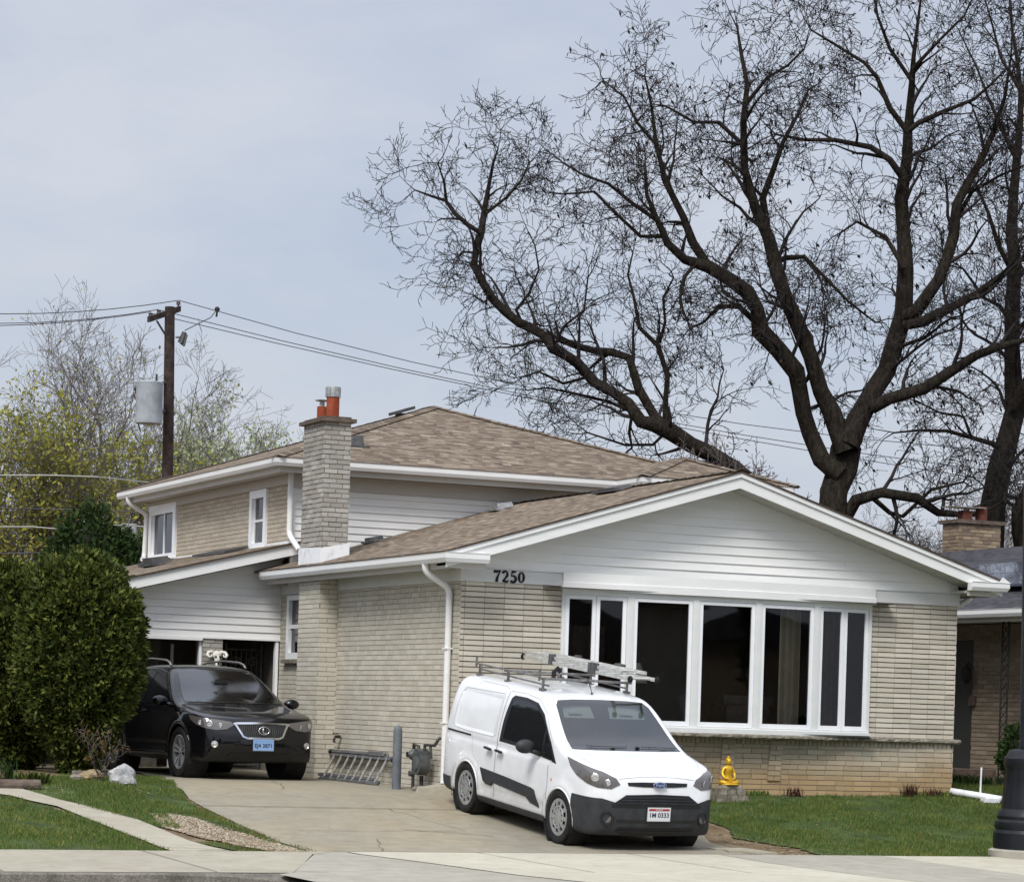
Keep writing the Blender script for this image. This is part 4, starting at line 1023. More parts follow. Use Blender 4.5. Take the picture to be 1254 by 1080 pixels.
    def patch(s, name, pts, D, mat, parent, off=.004, st=.05, back=1.5, thick=0):
        """outline pts (3D, roughly on the surface) projected along D onto the body"""
        D = Vector(D).normalized(); e1 = D.cross(Vector((0, 0, 1))).normalized(); e2 = e1.cross(D)
        q = [(Vector(p).dot(e1), Vector(p).dot(e2)) for p in pts]; c = sum((Vector(p).dot(D) for p in pts)) / len(pts) - back
        bm = bmesh.new(); f = bm.faces.new([bm.verts.new((a, b, 0)) for a, b in q]); bmesh.ops.triangulate(bm, faces=[f])
        for k in (0, 1):
            lo = min(a[k] for a in q); hi = max(a[k] for a in q)
            for v in np.arange(lo + st, hi, st): bmesh.ops.bisect_plane(bm, geom=bm.verts[:] + bm.edges[:] + bm.faces[:], plane_co=(v, 0, 0) if k == 0 else (0, v, 0), plane_no=(1, 0, 0) if k == 0 else (0, 1, 0))
        V = np.array([tuple(e1 * v.co.x + e2 * v.co.y + D * c) for v in bm.verts]); bm.verts.index_update()
        V = s.shoot(V, np.repeat(np.array([tuple(D)]), len(V), 0), off)
        F = [[v.index for v in f.verts] for f in bm.faces]
        w = MB(); w.v = [tuple(v) for v in V]
        for f in F:
            n = (Vector(V[f[1]]) - Vector(V[f[0]])).cross(Vector(V[f[2]]) - Vector(V[f[0]])); w.face(f if n.dot(D) < 0 else f[::-1])
        if thick:
            eb = [e for e in bm.edges if len(e.link_faces) == 1]
            k0 = len(w.v); mp = {}
            for e in eb:
                for v in e.verts:
                    if v.index not in mp: mp[v.index] = len(w.v); w.v.append(tuple(Vector(V[v.index]) + D * thick))
            for e in eb:
                a, b = e.verts[0].index, e.verts[1].index; w.face((a, b, mp[b], mp[a]))
        bm.free()
        return w.build(name, mat, parent, auto=40)
    def ring(s, name, outer, k, D, mat, parent, off=.004, kz=None):
        """band between an outline and the same outline shrunk about its centre"""
        c = sum((Vector(p) for p in outer), Vector()) / len(outer); kz = kz or k
        inn = [Vector((p[0], c.y + (p[1] - c.y) * k, c.z + (p[2] - c.z) * kz)) for p in outer]; A = []; Bq = []; n = len(outer); Dv = Vector(D).normalized()
        for i in range(n):
            for t in range(5): A.append(Vector(outer[i]).lerp(Vector(outer[(i + 1) % n]), t / 5)); Bq.append(inn[i].lerp(inn[(i + 1) % n], t / 5))
        m = len(A); P = np.array([tuple(a.lerp(b, u) - Dv * 1.5) for u in (0, .5, 1) for a, b in zip(A, Bq)]); P = s.shoot(P, np.repeat(np.array([tuple(Dv)]), len(P), 0), off)
        w = MB(); w.v = [tuple(p) for p in P]
        for j in range(2):
            for i in range(m): w.face((j * m + i, j * m + (i + 1) % m, (j + 1) * m + (i + 1) % m, (j + 1) * m + i))
        return w.build(name, mat, parent, auto=50)
    def hole(s, V, F, outer, k, D, test):
        c = sum((Vector(p) for p in outer), Vector()) / len(outer); Dv = Vector(D).normalized(); e1 = Dv.cross(Vector((0, 0, 1))).normalized(); e2 = e1.cross(Dv)
        P2 = [((c + (Vector(p) - c) * k).dot(e1), (c + (Vector(p) - c) * k).dot(e2)) for p in outer]
        ce = V[F].mean(1); x = ce @ np.array(e1); y = ce @ np.array(e2); m = np.zeros(len(F), bool); n = len(P2)
        for i in range(n):
            x1, y1 = P2[i]; x2, y2 = P2[(i + 1) % n]
            if y1 != y2: m ^= ((y1 > y) != (y2 > y)) & (x < (x2 - x1) * (y - y1) / (y2 - y1) + x1)
        return F[~(m & test(ce))]
    def line(s, w, pts, D, wd=.008, off=.002, st=.04, m=0):
        """thin strip following a polyline on the body"""
        P = [Vector(p) for p in pts]; Dv = Vector(D).normalized(); out = []
        for a, b in zip(P, P[1:]):
            n = max(1, int((b - a).length / st)); out += [a.lerp(b, i / n) for i in range(n)]
        out.append(P[-1]); Lf = []; Rt = []
        for i, q in enumerate(out):
            d = (out[min(i + 1, len(out) - 1)] - out[max(i - 1, 0)]).normalized(); n = d.cross(Dv).normalized() * wd / 2; Lf.append(q + n - Dv * 1.5); Rt.append(q - n - Dv * 1.5)
        A = s.shoot(np.array([tuple(v) for v in Lf + Rt]), np.repeat(np.array([tuple(Dv)]), 2 * len(Lf), 0), off); n = len(Lf); i0 = [w.p(v) for v in A]
        for i in range(n - 1):
            f = (i0[i], i0[i + 1], i0[n + i + 1], i0[n + i]); w.face(f, m)

def paint(name, col, coat=1., spec=.4):
    t = NT(name); o = t.obj()
    c = t.mix(.5, col, t.ramp(t.noise(o, 2.2, 7, .7), [(.3, (.80, .79, .76)), (.62, (1, 1, 1))]), 'MULTIPLY')
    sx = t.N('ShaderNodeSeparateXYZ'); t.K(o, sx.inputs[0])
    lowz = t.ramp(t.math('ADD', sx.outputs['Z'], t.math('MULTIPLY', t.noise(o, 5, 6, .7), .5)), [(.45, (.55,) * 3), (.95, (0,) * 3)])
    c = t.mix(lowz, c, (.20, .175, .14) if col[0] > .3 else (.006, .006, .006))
    return t.set(c, .35, 0, spec, coat, .04)
M['van_paint'] = paint('white_van_paint', (.80, .82, .84))
M['suv_paint'] = paint('black_suv_paint', (.003, .003, .0045), 1., .05)
M['plastic'] = nmat('charcoal_bumper_plastic', (.022, .024, .027), (.034, .036, .040), 8, .55, spec=.35)
M['plastic_dk'] = nmat('black_trim_plastic', (.008, .008, .009), (.014, .014, .015), 8, .45, spec=.4)
M['rubber'] = nmat('tyre_rubber', (.012, .012, .012), (.022, .021, .020), 12, .85, spec=.2)
M['chrome'] = NT('chrome').set((.72, .73, .75), .12, 1)
M['silver'] = nmat('silver_wheel_paint', (.42, .43, .44), (.52, .53, .54), 6, .3, .75)
M['rack'] = nmat('rack_steel', L((.40, .40, .40)), L((.56, .55, .54)), 12, .45, .5, fine=.4)
M['seam'] = NT('panel_gap').set((.05, .05, .055), .9, 0, .1)
M['seam_soft'] = NT('shallow_panel_gap').set((.42, .43, .45), .8, 0, .1)
M['lens'] = NT('headlight_lens').set((.115, .105, .10), .15, .2, .6, 1, .03)
M['lens_in'] = NT('headlight_reflector').set((.75, .75, .74), .2, .85)
M['blue'] = NT('blue_enamel').set((.01, .03, .14), .25, 0, .5, .6, .05)
M['plate_white'] = NT('plate_white').set((.62, .64, .68), .45)
M['plate_sky'] = NT('plate_sky').set((.24, .40, .68), .45)
M['plate_blue'] = NT('plate_blue').set((.20, .36, .62), .45)
M['plate_red'] = NT('plate_red').set((.35, .03, .03), .45)
M['ink'] = NT('plate_ink').set((.02, .02, .035), .5)
M['seat'] = nmat('dark_seat_cloth', (.03, .03, .033), (.05, .05, .052), 8, .9)
M['dash'] = nmat('grey_dashboard', (.05, .052, .055), (.08, .082, .085), 8, .8)
M['visor'] = nmat('pale_sun_visor', L((.74, .76, .72)), L((.80, .82, .78)), 5, .8)
M['amber'] = NT('amber_lens').set((.5, .13, .01), .2)
M['gold'] = nmat('gold_paint', L((.78, .60, .14)), L((.88, .72, .24)), 8, .38, .35, fine=.3)

def textmesh(w, s, size, O, U, Up, m=0, depth=.0015, bold=0, align='CENTER'):
    cu = bpy.data.curves.new('t', 'FONT'); cu.body = s; cu.size = size; cu.align_x = align; cu.align_y = 'CENTER'; cu.offset = bold; cu.resolution_u = 3
    ob = bpy.data.objects.new('t', cu); me = ob.to_mesh(); O = Vector(O); U = Vector(U); Up = Vector(Up)
    i0 = len(w.v)
    for v in me.vertices: w.p(O + U * v.co.x + Up * v.co.y)
    for f in me.polygons: w.face([i0 + k for k in f.vertices], m)
    ob.to_mesh_clear(); bpy.data.objects.remove(ob); bpy.data.curves.remove(cu)

def make_wheel(car_root, x, sy, z, R, wd, style, yc):
    """tyre with rim as a sub-part; axle along y, outer face towards sy"""
    w = MB(); o = (x, yc * sy, z); ax = (0, sy, 0); h = wd / 2; rr = R * .69
    w.lathe([(rr, -h * .9), (R * .9, -h), (R * .985, -h * .78), (R, -h * .55), (R, h * .55), (R * .985, h * .80), (R * .93, h * .98), (R * .80, h * 1.03), (rr + .012, h * .92), (rr - .004, h * .80), (rr - .02, h * .3)], o, ax, 48)
    t = w.build('wheel', M['rubber'], car_root, auto=35)
    w = MB(); O = Vector(o); A = Vector(ax)
    w.lathe([(rr - .004, h * .84), (rr - .012, h * .88), (rr - .03, h * .80), (rr - .036, h * .35), (.0, h * .30)], o, ax, 40, mseg=[0, 0, 0, 1])
    e1 = Vector((1, 0, 0)); e2 = Vector((0, 0, 1)); P = lambda r, a, q: O + (e1 * math.cos(a) + e2 * math.sin(a)) * r + A * q
    if style == 'cover':
        n = 10
        w.lathe([(0, h * .98), (.05, h * .98), (.075, h * .93)], o, ax, 24)
        for k in range(n):
            a = k / n * 6.2832
            for (r0, r1, w0, w1, q0, q1) in ((.06, rr * .62, .028, .020, h * .92, h * .94), (rr * .60, rr - .012, .020, .033, h * .94, h * .86)):
                a0, a1 = w0 / r0, w1 / r1; f = [P(r0, a - a0, q0), P(r1, a - a1, q1), P(r1, a + a1, q1), P(r0, a + a0, q0)]; w.extr(f, -A * .02)
        w.lathe([(rr * .52, h * .90), (rr * .54, h * .95), (rr * .60, h * .95), (rr * .62, h * .90)], o, ax, 32); w.lathe([(rr - .045, h * .82), (rr - .03, h * .90), (rr - .004, h * .88)], o, ax, 40)
    else:
        n = 5; w.lathe([(0, h * .74), (.045, h * .74), (.06, h * .66)], o, ax, 24); w.lathe([(rr - .04, h * .76), (rr - .018, h * .9), (rr - .004, h * .88)], o, ax, 40)
        for k in range(n):
            a = k / n * 6.2832 + .3
            for da in (-.13, .13):
                f = [P(.05, a + da * 2.2 - .16, h * .68), P(rr - .02, a + da * 1.5 - .085, h * .84), P(rr - .02, a + da * 1.5 + .085, h * .84), P(.05, a + da * 2.2 + .16, h * .68)]; w.extr(f, -A * .03)
    w.build('rim', [M['silver'], M['black']], t, auto=35)

def cut_hull(V, F, planes, off, name, mat, parent, carobj, keep=None):
    """part of the body shell cut off by planes, lifted by off"""
    bm = bmesh.new(); vs_ = [bm.verts.new(v) for v in V]
    for f in F:
        try: bm.faces.new([vs_[i] for i in f])
        except ValueError: pass
    for co, no in planes: bmesh.ops.bisect_plane(bm, geom=bm.verts[:] + bm.edges[:] + bm.faces[:], plane_co=co, plane_no=no, clear_outer=True)
    bm.normal_update()
    N = np.array([tuple(v.normal) for v in bm.verts]); P = np.array([tuple(v.co) for v in bm.verts]) + N * off
    bm.verts.index_update(); F2 = [[v.index for v in f.verts] for f in bm.faces]; bm.free()
    return P, F2
def merge_build(parts, name, mat, parent, smooth=True):
    w = MB()
    for P, F in parts:
        k = len(w.v); w.v += [tuple(p) for p in P]
        for f in F: w.face([i + k for i in f])
    return w.build(name, mat, parent, auto=40 if smooth else None)

def drop_faces(V, F, test):
    c = V[F].mean(1); k = ~test(c); return F[k]
def place(root, P):
    X, Y, a, z, p = P
    bx, by = math.cos(a), math.sin(a)
    ex = Vector((bx * math.cos(p), by * math.cos(p), math.sin(p))); ey = Vector((-by, bx, 0)); ez = ex.cross(ey)
    m_ = Matrix((ex, ey, ez)).transposed().to_4x4(); m_.translation = Vector((X, Y, z)); root.matrix_world = m_
def oval(mbw, c, rx, rz, tilt, m=0, n=28, x=0, th=.006):
    f = [(c[0] + x + math.sin(tilt) * rz * math.sin(t * 6.2832 / n), c[1] + rx * math.cos(t * 6.2832 / n), c[2] + rz * math.cos(tilt) * math.sin(t * 6.2832 / n)) for t in range(n)]
    mbw.extr(f, (-th, 0, 0), m)

# =============================== white cargo van with a roof rack
VS = [(.10, .20), (.03, .30), (.0, .42), (.0, .62), (.02, .74), (.04, .86), (.07, .94), (.14, 1.0), (.34, 1.065), (.95, 1.18), (1.68, 1.69), (1.86, 1.755), (2.3, 1.80), (3.0, 1.825), (3.7, 1.82), (4.18, 1.785), (4.30, 1.70), (4.385, 1.15), (4.42, .95), (4.42, .50), (4.38, .27), (4.2, .20), (2.2, .17)]
VP = [(-.01, .35), (-.0, .55), (.06, .70), (.14, .80), (.28, .865), (.55, .905), (1.0, .917), (1.6, .917), (3.4, .917), (4.1, .905), (4.34, .87), (4.43, .75), (4.44, .3)]
VC = [(.0, .16), (.82, .17), (.885, .27), (.905, .42), (.917, .60), (.917, .85), (.90, 1.00), (.865, 1.20), (.815, 1.45), (.76, 1.64), (.69, 1.75), (.56, 1.81), (.3, 1.835), (.0, 1.84)]
def vcrease(x, z): return -.012 * np.exp(-((z - .98) / .03) ** 2) * (x > 1.2) - .012 * np.exp(-((z - .40) / .05) ** 2) * (x > 1.3) * (x < 3.1) - .010 * ((x > 2.85) & (x < 4.03) & (z > 1.1) & (z < 1.6))
van_b = Car(VS, VP, VC, (.87, 3.53), .365, bow=.11, kk=(.05, .10), wz=.32, wy=.60, bulge=.016, crease=vcrease)
van = bpy.data.objects.new('cargo_van', None); COL.objects.link(van); ORG[van.name] = Vector()
tag(van, 'white cargo van with black bumper and roof rack parked on the driveway', 'van')
V, F = van_b.hull()
ws_lo, ws_hi = 1.175, 1.66
ws_test = lambda c: (c[:, 0] < 1.9) & (c[:, 2] > ws_lo + .05) & (c[:, 2] < ws_hi - .02) & (np.abs(c[:, 1]) < .70 - .16 * (c[:, 2] - ws_lo)) & (c[:, 0] > .9)
sw_test = lambda c: (np.abs(c[:, 1]) > .6) & (c[:, 0] > 1.50) & (c[:, 0] < 2.0) & (c[:, 2] > 1.12) & (c[:, 2] < 1.50) & (c[:, 2] < 1.12 + (c[:, 0] - 1.42) * .9)
DW = (1, 0, -.25)
fx = lambda L_: [(.95 + (z - 1.155) / .545 * .75, y, z) for x, y, z in L_]
wsp = [(1, -.755, 1.155), (1, -.45, 1.145), (1, 0, 1.142), (1, .45, 1.145), (1, .755, 1.155), (1, .74, 1.26), (1, .70, 1.45), (1, .655, 1.63), (1, .60, 1.685), (1, .4, 1.70), (1, 0, 1.706), (1, -.4, 1.70), (1, -.60, 1.685), (1, -.655, 1.63), (1, -.70, 1.45), (1, -.74, 1.26)]
wsp = fx(wsp)
F2 = van_b.hole(V, F, wsp, .95, DW, lambda c: (c[:, 0] < 1.95) & (c[:, 2] > 1.1))
mid = ((V[F2].mean(1)[:, 2] < .24)).astype(int)
vb = npmesh('body', V, F2, [M['van_paint'], M['plastic_dk']], van, smooth=True, midx=mid)
# bumper
pl = []
for s in (1, -1):
    pl.append(cut_hull(V, F, [((.56, 0, 0), (1, 0, 0)), ((0, -s * .0, 0), (0, -s, 0)), ((0, s * .90, .72), Vector((0, -s * .26, 1)).normalized()), ((0, 0, .675), (0, 0, 1))], .007, '', None, None, van_b))
pl.append(cut_hull(V, F, [((.3, 0, 0), (1, 0, 0)), ((0, .62, 0), (0, 1, 0)), ((0, -.62, 0), (0, -1, 0)), ((0, 0, .60), (0, 0, 1))], .0062, '', None, None, van_b))
merge_build(pl, 'front_bumper', M['plastic'], van)
pl = [cut_hull(V, F, [((4.02, 0, 0), (-1, 0, 0)), ((0, 0, .42), (0, 0, 1))], .008, '', None, None, van_b)]
merge_build(pl, 'rear_bumper', M['plastic'], van)
pl = [cut_hull(V, F, [((3.16, 0, 0), (1, 0, 0)), ((1.24, 0, 0), (-1, 0, 0)), ((0, 0, .295), (0, 0, 1))], .012, '', None, None, van_b)]
merge_build(pl, 'rocker_panel', M['plastic'], van)
FR = (1, 0, 0)
fx = lambda L_: [(.95 + (z - 1.155) / .545 * .75, y, z) for x, y, z in L_]
DW = (1, 0, -.25)
g = van_b.patch('windshield', wsp, DW, M['car_glass'], van, off=.006)
w = MB()
van_b.ring('windshield_border', wsp, .91, DW, M['plastic_dk'], g, off=.0045, kz=.88)
w = MB(); 
van_b.line(w, [(1, -.7, 1.18), (1, -.2, 1.185)], DW, wd=.012, off=.02); van_b.line(w, [(1, .0, 1.18), (1, .55, 1.185)], DW, wd=.012, off=.02); w.build('wiper', M['black'], van)
# side glass
for s in (1, -1):
    D = (0, -s, 0)
    black = [(2.66, s, 1.05), (2.65, s, 1.30), (2.60, s, 1.61), (2.54, s, 1.65), (2.2, s, 1.655), (1.86, s, 1.625), (1.60, s, 1.51), (1.24, s, 1.19), (1.03, s, .965), (1.20, s, .98), (1.45, s, 1.0), (1.70, s, 1.03), (2.0, s, 1.045)]
    gl = [(2.56, s, 1.10), (2.55, s, 1.32), (2.51, s, 1.60), (2.2, s, 1.62), (1.88, s, 1.59), (1.62, s, 1.47), (1.48, s, 1.36), (1.48, s, 1.05), (1.70, s, 1.08), (2.0, s, 1.095)]
    sf_ = van_b.patch('window_frame', black, D, M['plastic_dk'], van, off=.004)
    van_b.patch('side_window', gl, D, M['dark_glass'], van, off=.008)
    van_b.patch('side_window', [(1.42, s, 1.02), (1.42, s, 1.30), (1.25, s, 1.15), (1.12, s, .99)], D, M['dark_glass'], van, off=.008)
    # cladding, handles, seams
    van_b.patch('side_cladding', [(3.13, s, .655), (2.4, s, .63), (1.65, s, .59), (1.56, s, .57), (1.42, s, .37), (1.68, s, .40), (1.78, s, .455), (2.72, s, .505), (2.78, s, .455), (2.95, s, .462), (3.03, s, .50)], D, M['plastic'], van, off=.010, thick=.012)
    w = MB()
    van_b.line(w, [(2.71, s, 1.68), (2.72, s, .33)], D, .009); van_b.line(w, [(1.24, s, .93), (1.21, s, .45)], D, .008)
    van_b.line(w, [(2.71, s, 1.69), (2.3, s, 1.70), (1.85, s, 1.67), (1.55, s, 1.53), (1.15, s, 1.14)], D, .008, m=1)
    van_b.line(w, [(2.80, s, 1.60), (2.84, s, 1.64), (3.95, s, 1.61), (4.03, s, 1.55), (4.10, s, 1.14), (4.04, s, 1.085), (3.6, s, 1.07), (2.85, s, 1.08), (2.79, s, 1.12), (2.80, s, 1.60)], D, .010, m=1)
    van_b.line(w, [(3.46, s, 1.04), (3.40, s, .80), (3.20, s, .70), (3.15, s, .36)], D, .007, m=1)
    van_b.line(w, [(2.75, s, 1.70), (2.9, s, 1.73), (3.6, s, 1.73), (3.66, s, 1.69)], D, .008, m=1)
    w.build('panel_gap', [M['seam'], M['seam_soft']], van)
    van_b.patch('door_rail', [(3.50, s, 1.018), (4.25, s, 1.018), (4.25, s, 1.040), (3.50, s, 1.040)], D, M['plastic_dk'], van, off=.004)
    for hx in (2.54, 2.86):
        w = MB(); yy = s * .928
        w.ball((hx, yy - s * .012, .935), (.075, .012, .034), 12, 6, 1); w.extr([(hx - .085, yy, .912), (hx + .085, yy + s * .002, .922), (hx + .085, yy + s * .002, .948), (hx - .085, yy, .940)], (0, s * .028, 0))
        w.build('door_handle', [M['plastic_dk'], M['van_paint']], van, auto=40)
    w = MB(); w.ball((1.56, s * 1.06, 1.11), (.075, .13, .088), 18, 10); w.tube([(1.50, s * .86, 1.02), (1.53, s * .95, 1.05), (1.56, s * 1.02, 1.07)], [.03, .028, .03], 8)
    w.build('side_mirror', M['plastic'], van, smooth=True)
    # head lamp
    D2 = Vector((1, -s * .85, 0))
    hl = [(.12, s * .46, .845), (.13, s * .52, .915), (.22, s * .66, .985), (.38, s * .80, 1.035), (.74, s * .905, 1.09), (.64, s * .905, .99), (.48, s * .90, .905), (.30, s * .83, .835), (.20, s * .72, .80), (.13, s * .57, .79)]
    lens = van_b.patch('headlight', hl, D2, M['lens'], van, off=.008, st=.04, thick=.012)
    w = MB()
    for (c, rr_) in (((.175, s * .60, .862), .042), ((.26, s * .72, .915), .05)):
        q = van_b.shoot(np.array([tuple(Vector(c) - D2.normalized() * 1.2)]), np.array([tuple(D2.normalized())]), .010)[0]
        w.lathe([(rr_, 0), (rr_ * .8, .006), (rr_ * .45, .002), (.0, .008)], tuple(q), tuple(-D2), 18); w.build('lamp_reflector', M['lens_in'], lens, auto=40); w = MB()
    w = MB(); q = van_b.shoot(np.array([[-1, s * .66, .44]]), np.array([[1., 0, 0]]), .010)[0]
    w.lathe([(.085, -.012), (.085, .004), (.06, .006), (.052, -.006), (0, -.004)], tuple(q), (-1, s * .35, 0), 20, mseg=[0, 0, 0, 1]); w.build('fog_light', [M['plastic_dk'], M['lens']], van, auto=40)
    w = MB(); q = van_b.shoot(np.array([[.45 * 0 + 1.12, s * 2, .76]]), np.array([[0, -s * 1., 0]]), .002)[0]; w.ball(tuple(q), (.012, .006, .022), 8, 5); w.build('side_marker', M['amber'], van)
    # arch lips
    for wx in (.87, 3.53):
        a0, a1 = (-8, 188)
        pts = [(wx + .368 * math.cos(math.radians(a0 + (a1 - a0) * k / 30)), s * 2.0, .32 + .368 * math.sin(math.radians(a0 + (a1 - a0) * k / 30))) for k in range(31)]
        A = van_b.shoot(np.array(pts), np.repeat(np.array([[0, -s * 1., 0]]), 31, 0), -.004, 2)
        w = MB(); w.tube([tuple(q) for q in A], .014, 6); w.build('arch_lip', M['van_paint'], van, smooth=True)
        w = MB(); w.lathe([(.372, -.0), (.372, -.30), (.0, -.30)], (wx, s * .90, .32), (0, s, 0), 30); w.build('wheel_well', M['black'], van)
        make_wheel(van, wx, s, .335, .335, .205, 'cover', .80)
# hood seam
w = MB(); van_b.line(w, [(0, -.52, .965), (0, -.25, .985), (0, 0, .99), (0, .25, .985), (0, .52, .965)], (1, 0, -.6), .009, m=1)
for s in (1, -1): van_b.line(w, [(.22, s * .66, 1.02), (.5, s * .77, 1.09), (.92, s * .82, 1.2)], (.12, 0, -1), .008, m=1)
w.build('hood_seam', [M['seam'], M['seam_soft']], van)
w = MB()
for s in (-.3, .3): w.ball((.74, s, 1.118), (.018, .02, .012), 8, 5)
w.build('washer_nozzle', M['black'], van)
# grille openings
van_b.patch('grille_strip', [(0, -.41, .872), (0, -.20, .880), (0, .2, .880), (0, .41, .872), (0, .40, .834), (0, .2, .824), (0, -.2, .824), (0, -.40, .834)], FR, M['plastic_dk'], van, off=.008, thick=.01)
van_b.patch('grille', [(0, -.43, .725), (0, 0, .74), (0, .43, .725), (0, .62, .60), (0, .60, .575), (0, 0, .58), (0, -.60, .575), (0, -.62, .60)], FR, M['plastic_dk'], van, off=.012, thick=.01)
w = MB()
for (z, y) in ((.705, .44), (.67, .50), (.635, .55)): van_b.line(w, [(0, -y, z - .008), (0, 0, z), (0, y, z - .008)], FR, .012, .022)
w.build('grille_bar', M['plastic'], van)
van_b.patch('lower_grille', [(0, -.50, .335), (0, .50, .335), (0, .55, .295), (0, .42, .235), (0, -.42, .235), (0, -.55, .295)], FR, M['plastic_dk'], van, off=.010)
van_b.patch('lower_grille', [(0, -.56, .43), (0, .56, .43), (0, .52, .395), (0, -.52, .395)], FR, M['plastic_dk'], van, off=.010)
w = MB(); van_b.line(w, [(0, -.5, .285), (0, .5, .285)], FR, .012, .016); van_b.line(w, [(0, -.62, .52), (0, -.56, .46), (0, -.56, .40)], FR, .02, .012);  van_b.line(w, [(0, .62, .52), (0, .56, .46), (0, .56, .40)], FR, .02, .012); w.build('bumper_rib', M['plastic'], van)
# badge and plate
w = MB(); oval(w, (.005, 0, .852), .092, .040, .2, 0); oval(w, (-.002, 0, .852), .084, .033, .2, 1)
textmesh(w, 'Ford', .062, (-.0098, 0, .8535), (0, -1, 0), (.2, 0, 1), 0, bold=.0006); w.build('oval_badge', [M['chrome'], M['blue']], van)
def plate(root, x, z, mats, text, top, sz=(.305, .155)):
    w = MB(); a, b = sz[0] / 2, sz[1] / 2
    w.box(x - .004, x + .02, -a - .008, a + .008, z - b - .008, z + b + .008, 3); w.box(x - .007, x - .003, -a, a, z - b, z + b, 0)
    w.box(x - .0085, x - .006, -a + .012, a - .012, z + b - .036, z + b - .010, 1)
    textmesh(w, text, .078, (x - .0095, 0, z - .012), (0, -1, 0), (0, 0, 1), 2, bold=.0015)
    if top: textmesh(w, top, .026, (x - .0095, 0, z + b - .023), (0, -1, 0), (0, 0, 1), 0)
    return w.build('licence_plate', mats, root)
plate(van, -.024, .505, [M['plate_white'], M['plate_red'], M['ink'], M['chrome']], '1M 0333', 'ILLINOIS')
# interior
w = MB(); w.extr([(1.0, -.78, 1.10), (1.0, .78, 1.10), (1.55, .78, 1.09), (1.55, -.78, 1.09)], (0, 0, -.2)); w.box(1.35, 1.62, -.2, .2, .6, 1.12); w.build('dashboard', M['dash'], van)
for s in (-.4, .4):
    w = MB(); w.ball((2.15, s, 1.0), (.13, .24, .42), 14, 10); w.ball((2.2, s, 1.42), (.06, .13, .10), 12, 8); w.box(1.75, 2.2, s - .25, s + .25, .55, .72); w.build('seat', M['seat'], van, smooth=False)
w = MB(); w.extr([(2.75, -.84, .3), (2.75, .84, .3), (2.75, .82, 1.1), (2.75, .66, 1.7), (2.75, -.66, 1.7), (2.75, -.82, 1.1)], (.02, 0, 0)); w.box(1.0, 2.75, -.80, .80, .3, .32); w.build('bulkhead', M['seat'], van)
w = MB(); w.box(1.9, 2.7, -.55, .55, 1.70, 1.72); w.build('headliner', M['dash'], van)
for s in (-.36, .36):
    w = MB(); w.extr([(1.60, s - .26, 1.48), (1.60, s + .24, 1.48), (1.72, s + .22, 1.62), (1.72, s - .24, 1.62)], (.012, 0, 0)); w.extr([(1.60, s - .08, 1.53), (1.60, s + .10, 1.53), (1.63, s + .10, 1.565), (1.63, s - .08, 1.565)], (.01, 0, 0)); w.build('sun_visor', M['visor'], van)
w = MB(); w.box(1.60, 1.62, -.10, .10, 1.50, 1.56); w.tube([(1.61, 0, 1.56), (1.66, 0, 1.62)], .012, 6); w.build('rear_view_mirror', M['black'], van)
w = MB(); w.tube([(1.25 + .17 * math.sin(.45) * math.sin(t / 20 * 6.283), -.38 + .17 * math.cos(t / 20 * 6.283), 1.10 + .17 * math.cos(.45) * math.sin(t / 20 * 6.283)) for t in range(21)], .014, 6); w.build('steering_wheel', M['black'], van)
w = MB(); w.tube([(1.86, .02, 1.76), (1.98, .02, 1.90), (2.10, .02, 2.02)], [.006, .004, .003], 6); w.ball((1.87, .02, 1.765), (.022, .016, .01), 8, 5); w.build('antenna', M['black'], van)
# roof rack
w = MB()
for s in (.56, -.56): w.tube([(2.02, s, 1.83), (4.05, s, 1.85)], .012, 6)
for x in (2.10, 3.10): w.tube([(x, -.66, 1.895), (x, .66, 1.915)], .018, 6)
for x in (2.10, 3.10, 3.95):
    for s in (.60, -.60): w.tube([(x, s, 1.76), (x, s, 1.915)], .020, 6); w.box(x - .05, x + .05, s - .03, s + .03, 1.755, 1.79)
for (x) in (2.10, 3.95): w.tube([(x, .66, 1.88), (x, .66, 2.02)], .016, 6)
w.tube([(3.95, .66, 1.93), (2.1, .66, 1.93)], .012, 5)
w.build('roof_rack', M['rack'], van, auto=40)
w = MB(); w.tube([(2.12, .45, 1.9), (2.12, .45, 2.0), (2.12, .40, 2.05), (2.12, .36, 2.0)], .03, 8); w.build('rack_clamp', M['black'], van, auto=40)
VPOSE = (.9157 + .60 * -.31, -4.1965 - .60 * .95, 1.6146, -.567, .0955)
VPOSE = (.615, -4.725, 1.6146, -.560, .0962)
place(van, VPOSE); van.scale = (.985, .985, .985)

# aluminium extension ladder on the rack: its own thing, same frame as the van
def ladder_mesh(w, Ln, wd, sec=.085, th=.028, pitch=.305, rung=.016, m=0, double=True):
    for s in (-1, 1):
        for (a, b, c) in ((0, Ln, 0),) + (((.25, Ln + .0, .055),) if double else ()):
            y = s * wd / 2 - s * c * .4; w.extr([(a, y - th / 2, c * 1.1 - sec / 2 * .5), (a, y + th / 2, c * 1.1 - sec / 2 * .5), (a, y + th / 2, c * 1.1 + sec / 2 * .5), (a, y - th / 2, c * 1.1 + sec / 2 * .5)], (b - a, 0, 0), m)
    n = int(Ln / pitch)
    for k in range(n):
        x = .15 + k * pitch; w.tube([(x, -wd / 2, 0), (x, wd / 2, 0)], rung, 8, m)
        if double and x > .3: w.tube([(x + .1, -wd / 2 + .03, .06), (x + .1, wd / 2 - .03, .06)], rung, 8, m)
M['alu'] = nmat('ladder_aluminium', L((.74, .74, .72)), L((.86, .86, .84)), 12, .38, .45, fine=.35)
lad = bpy.data.objects.new('extension_ladder', None); COL.objects.link(lad); ORG[lad.name] = Vector()
tag(lad, 'silver aluminium extension ladder strapped along the white van roof rack', 'ladder')
w = MB(); ladder_mesh(w, 3.1, .38); w.build('rails', M['alu'], lad, auto=40)
